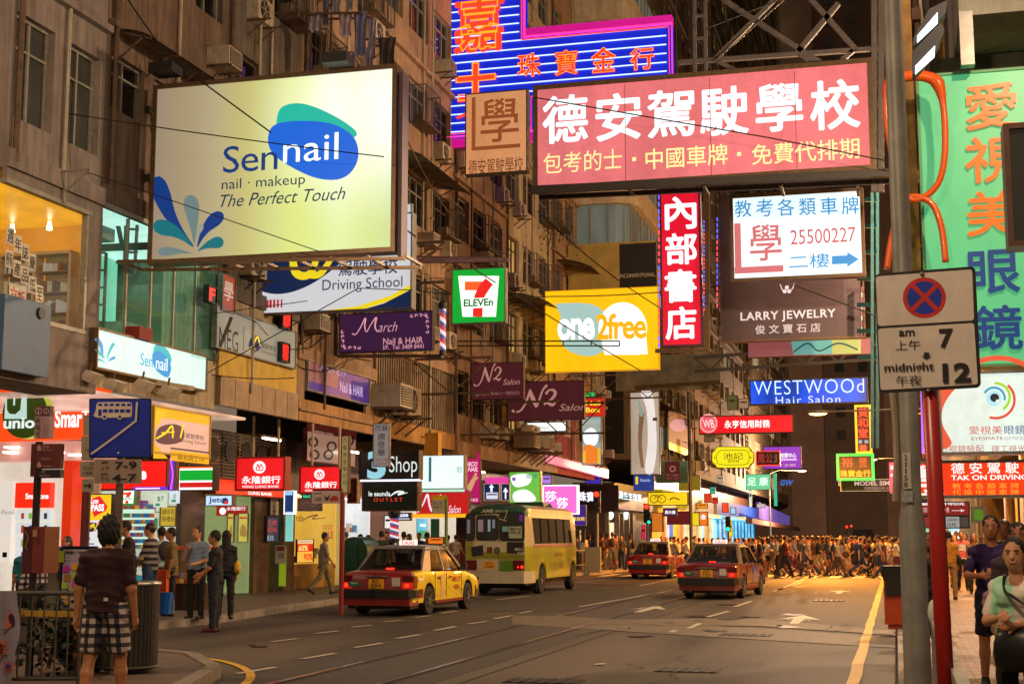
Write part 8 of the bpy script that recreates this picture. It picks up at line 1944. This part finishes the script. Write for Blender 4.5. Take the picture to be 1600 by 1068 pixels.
def baby():
    x=atY(1572,870,15.9).x;root=thing('person','small child wrapped in a pale cloth, asleep on the arm of the man in purple','person',(x-.06,15.85,1.15));
    lo=np.array([-.3,-.25,-.3]);hh=.014;n=46;ax=lo[0]+hh*np.arange(n);X=np.stack(np.meshgrid(ax,lo[1]+hh*np.arange(36),lo[2]+hh*np.arange(n+6),indexing='ij'),-1)
    bd=smin(capsule(X,(-.1,0,-.1),(.1,0,.1),.10,.10),capsule(X,(-.1,0,-.1),(-.16,-.05,-.22),.07,.05),.05)+.006*np.sin(X[...,2]*60+X[...,0]*30);hdb=ell(X,(.15,0,.23),(.08,.085,.085));hrb=np.maximum(ell(X,(.16,.02,.245),(.09,.09,.085)),-(X[...,1]+.03))
    g=[hdb,bd,bd+9,bd+9,hrb];Fd=np.stack(g);V,Q=surface_nets(Fd.min(0),lo,hh);ctr=V[Q].mean(1);ii=np.clip(((ctr-lo)/hh).round().astype(int),0,np.array(Fd.shape[1:])-1);lab=Fd[:,ii[:,0],ii[:,1],ii[:,2]].argmin(0)
    me=mesh_from('child_body',dict(V=V,Q=Q,lab=lab,tags=['skin','shirt','pants','shoe','hair']),[SK['pale'],cl('#8a6f74'),cl('#8a6f74'),cl('#8a6f74'),HR]);q=bpy.data.objects.new('child_body',me);COL.objects.link(q);q.parent=root
baby()
near_person('person with short black hair and glasses behind the smiling woman',1590,13.4,PI-.1,.13,[SK['tan'],cl('#3a2a34'),cl('#15151c'),blk,HR,HR],H=1.66,h=.016,face=True)
near_person('woman in a charcoal top and dark cropped trousers behind the grey column',1443,18.9,PI+.2,.13,[SK['tan'],cl('#1e1c20'),cl('#0f1220'),cl('#6a5030'),HRb,cl('#5a3a2a')],H=1.6,h=.016,hair='long',fem=True,bottom='cropped',bag='shoulder',face=True)
near_person('man in a white t-shirt with a red print walking towards the camera',1502,44.5,PI,.13,[SK['tan'],stripes('white red print','#c8b8ac','#b84a3c',2.6),cl('#15161e'),cl('#3a2a1c'),HR,HR],H=1.72,h=.02,legs=((.2,.2),(-.15,.2)),arms=((.1,.15,.3,0),(-.1,.15,.2,0)))
near_person('person in a mustard top with a dark shoulder strap at the red pole',1482,38.0,.2,.13,[SK['tan'],cl('#a8701c'),cl('#8a6a3a'),cl('#4a2c1c'),HR,cl('#1c1614')],H=1.68,h=.02,bag='shoulder')
near_person('woman carrying a pale shopping bag on the right pavement',1521,42.0,PI,.13,[SK['tan'],cl('#7a5a30'),cl('#2a2420'),blk,HRb,cl('#b0a48c')],H=1.64,h=.022,bag='hand',fem=True,hair='long')
near_person('person in orange light with bare legs behind the red pole',1490,47.0,PI,.13,[SK['tan'],cl('#b88a48'),cl('#6a4a2a'),blk,HRb,HR],H=1.6,h=.024,fem=True,bottom='brief',hair='long')
near_person('man with short hair in shadow at the right hand shop pillar',1570,22,PI,.13,[SK['brown'],cl('#3a2416'),cl('#1a1410'),blk,HRb,HR],H=1.78,h=.022)

W=dict(h=.03)
V_=[person_mesh('p',legs=((.42,.12),(-.38,.4)),arms=((-.35,.12,.2,0),(.35,.12,.4,0)),**W),person_mesh('p',legs=((-.38,.45),(.40,.1)),arms=((.4,.12,.3,0),(-.3,.12,.2,0)),hair='long',fem=True,bottom='brief',**W),
      person_mesh('p',legs=((.3,.1),(-.3,.3)),arms=((.5,.12,1.4,.3),(-.2,.12,.3,0)),bag='pack',**W),person_mesh('p',legs=((-.28,.3),(.34,.1)),hair='long',fem=True,bottom='skirt',bag='shoulder',**W),
      person_mesh('p',legs=((.05,.05),(-.05,.1)),arms=((.1,.12,.3,0),(.3,.12,1.5,.3)),**W),person_mesh('p',legs=((.35,.1),(-.4,.55)),bottom='shorts',arms=((-.3,.15,.3,0),(.35,.12,.6,0)),**W),
      person_mesh('p',legs=((-.42,.35),(.42,.08)),fem=True,bottom='tight',hair='bun',bag='hand',arms=((.3,.1,.3,0),(-.1,.12,.1,0)),**W),person_mesh('p',legs=((.0,.0),(.05,.1)),fem=True,hair='long',arms=((.2,.1,1.6,.6),(.1,.1,.2,0)),bottom='tight',**W),
      person_mesh('p',legs=((.45,.15),(-.42,.5)),arms=((-.4,.12,.5,0),(.45,.12,.7,0)),sleeve='long',**W),person_mesh('p',legs=((-.1,.1),(.1,.1)),bottom='shorts',hair='short',bag='pack',arms=((.2,.12,.9,.3),(.2,.12,.9,.3)),**W)]
dm=[SK['tan'],cl('#777777'),cl('#222222'),blk,HR,blk]
VM=[mesh_from('person',d,dm)for d in V_]
KD=['man','long-haired woman','man with a backpack','woman in a skirt','man','man in shorts','woman with a handbag','long-haired woman','long-sleeved man','youth with a backpack']
TOPS=[('#c8b89c','cream'),('#141418','black'),('#6a2018','red'),('#1c2f5c','blue'),('#9a8a70','beige'),('#3a3a3c','grey'),('#b08a40','mustard'),('#7a7a80','light grey'),('#1c2a20','dark green'),('#c8c0b4','white'),('#5a3a28','brown'),('#a06a5c','salmon'),('#20223a','navy'),('#4a4038','taupe')]
BOT=[('#14141a','black'),('#8a7a58','khaki'),('#222c44','jeans'),('#a8987c','pale'),('#3a3028','brown'),('#5a2430','wine red')]
placed=[]
crowd_cols=[cl(c)for c,_ in TOPS]
used_lab={}
def crowd(px_,Y,face_dir,place,v=None,z=.13):
    v=rnd.randrange(10)if v is None else v;t=rnd.randrange(len(TOPS));b_=rnd.randrange(len(BOT));x=atY(px_,838,Y).x
    lab='%s in %s top and %s bottoms, %s'%(KD[v],TOPS[t][1],BOT[b_][1],place)
    for tr in range(40):
        if lab not in used_lab:break
        t=rnd.randrange(len(TOPS));b_=rnd.randrange(len(BOT));v=rnd.randrange(10);lab='%s in %s top and %s bottoms, %s'%(KD[v],TOPS[t][1],BOT[b_][1],place)
    used_lab[lab]=1
    spawn(VM[v],lab,(x,Y,z),face_dir+rnd.uniform(-.25,.25),[rnd.choice([SK['tan'],SK['pale'],SK['tan'],SK['brown']]),cl(TOPS[t][0]),cl(BOT[b_][0]),rnd.choice([blk,cl('#5a4a3a')]),rnd.choice([HR,HR,HRb]),cl(rnd.choice(['#1c1614','#4a2c20','#7a7060','#18203a']))],'pedestrians at the crossing',rnd.uniform(.93,1.03))
for i,px_ in enumerate((902,912,921,930,941,949,957,962,971,985)):crowd(px_,67.5+(i%3)*1.3,rnd.choice([0,PI,PI/2,-PI/2]),'behind the left railing',v=(4,7,9,7,4,2,9,7,4,2)[i])
for i,px_ in enumerate((1034,1041,1048,1053,1060,1067,1073)):crowd(px_,66+(i%3)*2,rnd.choice([PI/2,-PI/2,PI]),'between dark red taxis',z=0 if i>2 else .0)
x=1163;i=0
while x<1402:
    crowd(x,rnd.choice([61.2,62.4,63.6,64.8])if x>1180 else 64.5,rnd.choice([PI/2,-PI/2]),'%s of crossing'%('left third' if x<1240 else 'middle third' if x<1320 else 'right third'),v=rnd.choice([0,1,2,3,5,6,8,0,5,8]),z=0);x+=rnd.uniform(5.0,9.5);i+=1
x=1085
while x<1400:
    crowd(x,rnd.uniform(69,76),rnd.choice([PI/2,-PI/2,PI,0]),'back of crowd, '+('left' if x<1200 else 'middle' if x<1310 else 'right'),z=0);x+=rnd.uniform(5.0,9)
for px_,Y in((640,47),(655,50),(668,48),(684,52),(700,50),(712,55),(604,45)):crowd(px_,Y,rnd.choice([0,PI,PI/2]),'behind yellow taxi',z=.13)
for px_,Y in((1449,52),(1455,60),(1463,55),(1468,66),(1494,58),(1508,64),(1523,57),(1536,50),(1428,75),(1436,68)):crowd(px_,Y,rnd.choice([0,PI]),'far right pavement')
# ================================================================== left foreground furniture
rm=mat('railing paint','#4a4540',.5,.4,.25,8,.1);maro=mat('maroon enamel','#4a161c',.4,0,.2,6,coat=.3)

def railing(px0,px1,Y0,Y1,ztop,label,z0=.13,step=.115):
    a=atY(px0,838,Y0);c=atY(px1,838,Y1);a.z=c.z=0;root=thing('guard_rail',label,'railing',(a.x,a.y,z0));d=(c-a);n=int(d.length/step)
    b=MB();b.tube([a+Vector((0,0,ztop)),c+Vector((0,0,ztop))],.025,8);b.build('top_rail',rm,root);b=MB();b.tube([a+Vector((0,0,z0+.12)),c+Vector((0,0,z0+.12))],.02,8);b.build('bottom_rail',rm,root)
    for k in range(n+1):
        p=a.lerp(c,k/n);b=MB();b.tube([p+Vector((0,0,z0+(.0 if k%9==0 else .12))),p+Vector((0,0,ztop))],.022 if k%9==0 else .010,6);b.build('railing_bar' if k%9 else 'post',rm,root)
    return root
railing(-40,150,13.0,13.4,1.12,'low bar railing behind the man in maroon at the bottom left')

pl=PY(12.7);root=thing('banner','pale banner with a dancer and orange flower print tied to the left railing','banner',pl.to3(*pl.px(0,1068)))
b=MB();u0,v0=pl.px(-40,1075);u1,v1=pl.px(29,923);n=10;vs=[]
for j in range(9):
    for i in range(n+1):u=u0+(u1-u0-.03*math.sin(j))*i/n;vs.append(pl.to3(u,v0+(v1-v0)*j/8,.02*math.sin(i*1.4+j*.5)))
b.add(vs,[(j*(n+1)+i,j*(n+1)+i+1,(j+1)*(n+1)+i+1,(j+1)*(n+1)+i)for j in range(8)for i in range(n)]);b.build('cloth',mat('banner cloth','#8a8494',.8,0,.15,4),root,smooth=True)
els_on(root,PY(12.66),[('a',(4,965,17,18.5,20,200),paint('#2a7a5a')),('s',[(6,982),(10,965),(14,952),(12,948),(20,958),(22,972),(14,980)],paint('#b06a60')),('s',[(14,962),(20,958),(24,968),(22,976),(16,972)],paint('#3a1a30'))]+
    [('a',(-2,1010,0,14+3*(k%2),k*24,k*24+13),paint('#c8641c'))for k in range(15)]+[('a',(14,1040,0,8+2*(k%2),k*30,k*30+16),paint('#a83a28'))for k in range(12)]+[('e',(14,1040,4,4),paint('#3a2a6a')),('e',(-1,1012,8,9),paint('#5a2010'))])

c=atY(184,960,15.0);R0_=.34;cx_=c.x-.02;cy0=15.3;root=thing('round_barrier','round slatted steel barrier enclosure right of the man in maroon','barrier',(cx_,cy0,.13));zt=atY(205,912,15).z
wood=mat('grey brown slat','#2f2820',.7,0,.3,8,.2,streak=.3)
for k in range(40):
    a=2*PI*k/40;b=MB();x,y=cx_+R0_*math.cos(a),cy0+R0_*math.sin(a);t=Vector((-math.sin(a),math.cos(a),0));p=Vector((x,y,.18));b.add([p-t*.022,p+t*.022,p+t*.022+Vector((0,0,zt-.2)),p-t*.022+Vector((0,0,zt-.2)),p*1-t*.022-Vector((math.cos(a),math.sin(a),0))*.012,p+t*.022-Vector((math.cos(a),math.sin(a),0))*.012,p+t*.022+Vector((0,0,zt-.2))-Vector((math.cos(a),math.sin(a),0))*.012,p-t*.022+Vector((0,0,zt-.2))-Vector((math.cos(a),math.sin(a),0))*.012],
        [(0,1,2,3),(7,6,5,4),(0,4,5,1),(1,5,6,2),(2,6,7,3),(3,7,4,0)]);b.build('slat',wood,root)
for z,r_ in((zt,.022),(.2,.018)):
    b=MB();b.tube([(cx_+R0_*math.cos(2*PI*k/32),cy0+R0_*math.sin(2*PI*k/32),z)for k in range(32)],r_,8,close=True);b.build('hoop',sm if z>1 else rm,root)
b=MB();b.tube([(cx_+.1,cy0-R0_-.02,.13),(cx_+.1,cy0-R0_-.02,zt)],.03,8);b.build('post',rm,root)
b=MB();b.tube([(cx_,cy0,.16),(cx_,cy0,zt-.25)],R0_-.06,20);b.build('inner_bin',mat('dark bin','#23201c',.6),root)
b=MB();b.box(cx_-.42,cx_-.36,cy0-.5,cy0-.47,.15,zt-.25);tag(b.build('orange_post',mat('orange strip','#b8501c',.6),loc=(cx_-.4,cy0-.5,.13)),'thin orange strip beside the man in maroon','post')

Y=16.5;pl=PY(Y);root=thing('notice_board','standing notice board covered with coloured sticky notes','notice board',(atY(122,960,Y).x,Y,.13));u0,u1,v0,v1=rect(pl,95,855,149,950);b=MB();b.prism([(u0,v0),(u1,v0),(u1,v1),(u0,v1)],pl.to3,-.05,0);b.build('board',mat('board white','#8f8690',.6),root)
b=MB()
for(x0,z0,x1,z1)in((u0,v1,u1,v1),(u0,.15,u0,v1),(u1,.15,u1,v1)):b.bar((x0,Y+.02,z0),(x1,Y+.02,z1),.04)
b.build('frame',mat('navy frame','#14163a',.5),root)
els_on(root,pl,[('t','design, I say',(101,859,131,866),blk,{'bold':.03}),('b',(101,869,133,870),paint('#a8a0a8')),('b',(101,873,128,874),paint('#a8a0a8')),('b',(101,878,120,888),paint('#9a88a8'))],.003)
for i,(x,y,c)in enumerate(((103,888,'b82a9a'),(117,885,'c88a1c'),(129,887,'8aa02a'),(105,902,'8a5a1c'),(117,899,'8aa82a'),(117,912,'b82a9a'),(101,914,'8aa82a'),(100,930,'b88a1c'),(111,925,'8aa82a'),(120,928,'b82a6a'),(104,943,'a8781c'))):
    b=MB();put_el(b,pl,('b',(x-4.5,y-5,x+5,y+5),None),.008);b.build('sticky_note',paint('#'+c,.7),root)
for q,c in(((88,860,101,878),'#8a9a2a'),((80,863,85,882),'#a8b03a')):
    b=MB();put_el(b,pl,('b',q,None),.012);b.build('sticky_note',paint(c,.7),root)
b=MB();pl2=PY(16.6);u0,u1,v0,v1=rect(pl2,74,855,96,960);b.prism([(u0,v0),(u1,v0),(u1,v1),(u0,v1)],pl2.to3,-.3,0);o=tag(b.build('concrete_post',mat('stained post','#5c5448',.7,0,.4,4,.3,streak=.5),loc=(u0,16.6,.13)),'stained grey post left of the sticky note board','post')

Y=14.6;x=atY(52,900,Y).x;root=thing('map_post','dark post with maroon direction plates and information emblem at the left','direction sign',(x,Y,.13));b=MB();b.tube([(x,Y,.1),(x,Y,atY(58,690,Y).z)],.045,10);b.build('pole',mat('black pole','#141014',.5),root)
pl=PY(Y-.06)
def board(q,m_,nm,dd=.08):
    u0,u1,v0,v1=rect(pl,*q);b=MB();b.prism([(u0,v0),(u1,v0),(u1,v1),(u0,v1)],pl.to3,-dd,0);b.build(nm,m_,root)
board((54,634,78,650),mat('plate mauve','#5a2c3c',.5),'emblem_plate');board((54,650,78,684),mat('plate pale mauve','#9a7c80',.5),'name_plate')
board((48,693,57,744),maro,'side_plate');board((57,693,94,732),mat('plate red brown','#5a2224',.45,0,.1,coat=.3),'direction_plate');board((57,733,94,746),mat('plate navy','#20202c',.45),'direction_plate')
board((35,822,50,896),maro,'side_case',.3);board((50.5,822,69,895),mat('case front','#6e2a26',.35,0,.15,6,coat=.4),'map_case',.3)
els_on(root,pl,[('a',(60.5,642,4.6,5.6,0,360),paint('#b09aa0')),('a',(72.5,642,3.6,4.6,0,360),paint('#b09aa0')),('t','i',(59.6,638,61.4,646),paint('#b09aa0'),{'bold':.02}),('t','i',(71.8,638.5,73.2,645.5),paint('#b09aa0')),
    ('t','銅',(56,652,63,660),maro),('t','鑼',(56,663,63,671),maro),('t','灣',(56,674,63,682),maro),('r',[(68,655),(68,680)],1.2,paint('#8a6a70')),('r',[(72,658),(72,676)],1.2,paint('#8a6a70')),
    ('t','Police Station',(66,701,82,704),paint('#a88078')),('t','警署',(67,696,78,700),paint('#a88078')),('t','Theatre',(66,714,80,718),paint('#a88078')),('t','Times Square',(66,726,82,730),paint('#a88078')),('t','1號',(66,735,72,739),paint('#a88078')),('t','Exhibition',(64,741,80,744),paint('#a88078')),('s',[(60,698),(64,695),(66,703),(60,703)],paint('#a88078')),('s',[(60,724),(64,721),(66,729),(60,729)],paint('#a88078')),
    ('r',[(41,828),(46,840),(42,852),(45,858)],2,paint('#7a5a60')),('b',(53,827,60,838),paint('#a07a50'))],.004)

Y=15.0;x=atY(182,900,Y).x;root=thing('traffic_sign','blue bus lay-by sign with white time plates on a grey pole','traffic sign',(x,Y,.13));b=MB();b.tube([(x,Y,.1),(x,Y,atY(182,640,Y).z)],.045,12);b.build('pole',mat('pole grey brown','#6a6058',.5,.3),root)
pl=PY(Y-.06)
def rb_(q,m_,nm,d0=-.01,d1=0,r=3):
    x0,y0,x1,y1=q;P=[]
    for cx,cy2,a in((x1-r,y0+r,-90),(x1-r,y1-r,0),(x0+r,y1-r,90),(x0+r,y0+r,180)):
        for k in range(4):P.append((cx+r*math.cos(R_(a+k*30)),cy2+r*math.sin(R_(a+k*30))))
    b=MB();b.prism([pl.px(*p)for p in P],pl.to3,d0,d1);b.build(nm,m_,root)
rb_((139,622,236,715),paint('#0c0e2a'),'plate',-.02,-.002);sb=mat('traffic blue','#0a2a9c',.35,0,.1,3,coat=.4);rb_((141,624,234,713),sb,'blue_field',-.001,.002)
wm_=paint('#c8b8a8',.45)
els_on(root,pl,[('s',[(149,651),(150,640),(152,630),(160,628),(200,628),(206,631),(206,648),(203,651),(180,652)],wm_)]+[('b',(154+k*9,630,160+k*9,634),sb)for k in range(6)]+[('b',(161+k*9,639,168+k*9,644),sb)for k in range(5)]+[('b',(154,639,159,649),sb),('e',(164,651,4.2,4.2),wm_),('e',(164,651,2.4,2.4),sb),('e',(188,651,4.2,4.2),wm_),('e',(188,651,2.4,2.4),sb),
    ('r',[(143,709),(160,697),(186,678),(212,658)],3,wm_),('r',[(213,659),(214,645),(215,628)],3,wm_),('e',(186,707,1.6,1.6),wm_)],.004)
rb_((147,717,221,755),paint('#8e7c70',.5),'time_plate',-.01,.002,2)
bk=MC['plate border']
els_on(root,pl,[('t','am',(159,720,169,724),bk,{'bold':.02}),('t','上午',(157,727,172,734),bk),('t','7-9',(180,720.5,214,732.5),bk,{'bold':.02}),('t','pm',(159,738.5,169,743),bk,{'bold':.02}),('t','下午',(157,745,172,752),bk),('t','4-7',(176,740,214,752.5),bk,{'bold':.02})],.006)
pl=PY(Y+.1)
for q in((130,648,141,680),(127,681,146,719),(125,721,147,745),(128,748,146,768)):
    rb_(q,paint('#8a8474',.5),'rear_plate',-.01,0,2)
els_on(root,pl,[('t','巴士站',(131,728,145,733),bk),('t','上落客',(129,736,145,741),bk),('r',[(131,758),(141,758)],2,bk),('p',[(139,754),(144,758),(139,762)],bk),('t','7-9',(134,700,141,705),bk)],.005)
b=MB();x=atY(130,900,16.9).x;b.tube([(x,16.9,.13),(x,16.9,atY(130,765,16.9).z)],.06,10);tag(b.build('red_post',mat('post maroon','#5a1c1c',.5,0,.2),loc=(x,16.9,.13)),'dark maroon post right of the sticky note board','post')

g0=gnd(262,1005);root=thing('hand_cart','grey rubbish cart with a filled black bag by the corner','cart',(g0.x,17.6,0));x,y=g0.x-.05,17.5
tm=mat('cart tub','#5a564e',.6,0,.2,4,.1)
b=MB();b.loft([[(x-.25,y-.3,.28),(x+.12,y-.3,.28),(x+.12,y+.3,.28),(x-.25,y+.3,.28)],[(x-.36,y-.4,.72),(x+.26,y-.4,.72),(x+.26,y+.4,.72),(x-.36,y+.4,.72)]]);b.build('tub',tm,root)
b=MB();b.box(x-.39,x+.29,y-.43,y-.40,.69,.75);b.build('rim',steel,root);b=MB();b.ball((x-.03,y,.82),(.28,.33,.22),14,9)
b.v=[(a+.03*math.sin(c*31+b2*17),b2,c+.03*math.sin(a*37))for a,b2,c in b.v];b.build('rubbish_bag',mat('bin bag','#0b0d0c',.25,0,.3,6,.3),root,smooth=True)
for sx in(-.18,.1):
    b=MB();b.tube([(x+sx,y-.3,.12),(x+sx,y-.24,.12)],.12,14);b.build('wheel',tyre_m,root)
b=MB();b.bar((x+.12,y-.2,.22),(x+.5,y-.3,.08),.04);b.bar((x-.3,y-.2,.26),(x+.3,y-.2,.2),.04);b.build('chassis',rust,root)

bush((atY(85,1000,14.6).x,14.6,.55),.55,420,'dark potted shrub behind the low railing at the bottom left',('#1c2614','#27331a','#141c10'))
b=MB();c=Vector((atY(120,1000,15).x,15.2,.5));b.ball(c,(.42,.3,.4),14,10);b.v=[(a+.03*math.sin(c2*25),b2,c2+.03*math.sin(a*23))for a,b2,c2 in b.v];tag(b.build('rubbish_bag',mat('grey sack','#26282a',.5,0,.3,5,.3),smooth=True,loc=(c.x,c.y,.13)),'big dark grey sack behind the low railing','bag')
b=MB();b.box(atY(30,960,14.2).x,atY(130,960,14.2).x,14.2,14.26,.82,.88);tag(b.build('yellow_rail',mat('yellow tape','#a8821c',.6),loc=(-8,14.2,.82)),'yellow horizontal bar behind the low railing','rail')

x=atY(256,925,25.7).x;b=MB();b.loft([[(x-.16,25.6,.2),(x+.16,25.6,.2),(x+.16,25.75,.2),(x-.16,25.75,.2)],[(x-.19,25.62,.62),(x+.19,25.62,.62),(x+.19,25.72,.62),(x-.19,25.72,.62)]]);tag(b.build('carrier_bag',mat('bag blue','#0a5ab0',.4),loc=(x,25.6,.2)),'blue plastic carrier bag by the man in khaki','bag')
x=atY(250,905,25.9).x;b=MB();b.box(x-.1,x+.14,25.9,26.05,.35,1.05);tag(b.build('orange_cloth',mat('orange cloth','#d8501c',.7,0,.2,5),loc=(x,25.9,.35)),'orange garment hanging beside the blue carrier bag','garment')

x0,x1=atY(272,870,28.2).x,atY(312,870,28.2).x;root=thing('news_stall','newspaper stall with orange awning edge and stacked magazines behind the group','stall',(x0,28.2,.13))
b=MB();b.box(x0,x1,28.2,28.9,1.42,1.5);b.build('awning',mat('orange awning','#c8541c',.6),root)
b=MB();b.box(x0,x1,28.3,28.9,.13,.7);b.build('counter',woodp,root)
b=MB()
for k in range(12):b.m(k%4).box(x0+.04+(k%6)*.09,x0+.11+(k%6)*.09,28.25,28.5,.71+.12*(k//6),.8+.12*(k//6))
b.build('magazines',[emi('mag '+c,c,.2)for c in('#c8641c','#d8b040','#a83020','#6a8a9a')],root)['kind']='stuff'
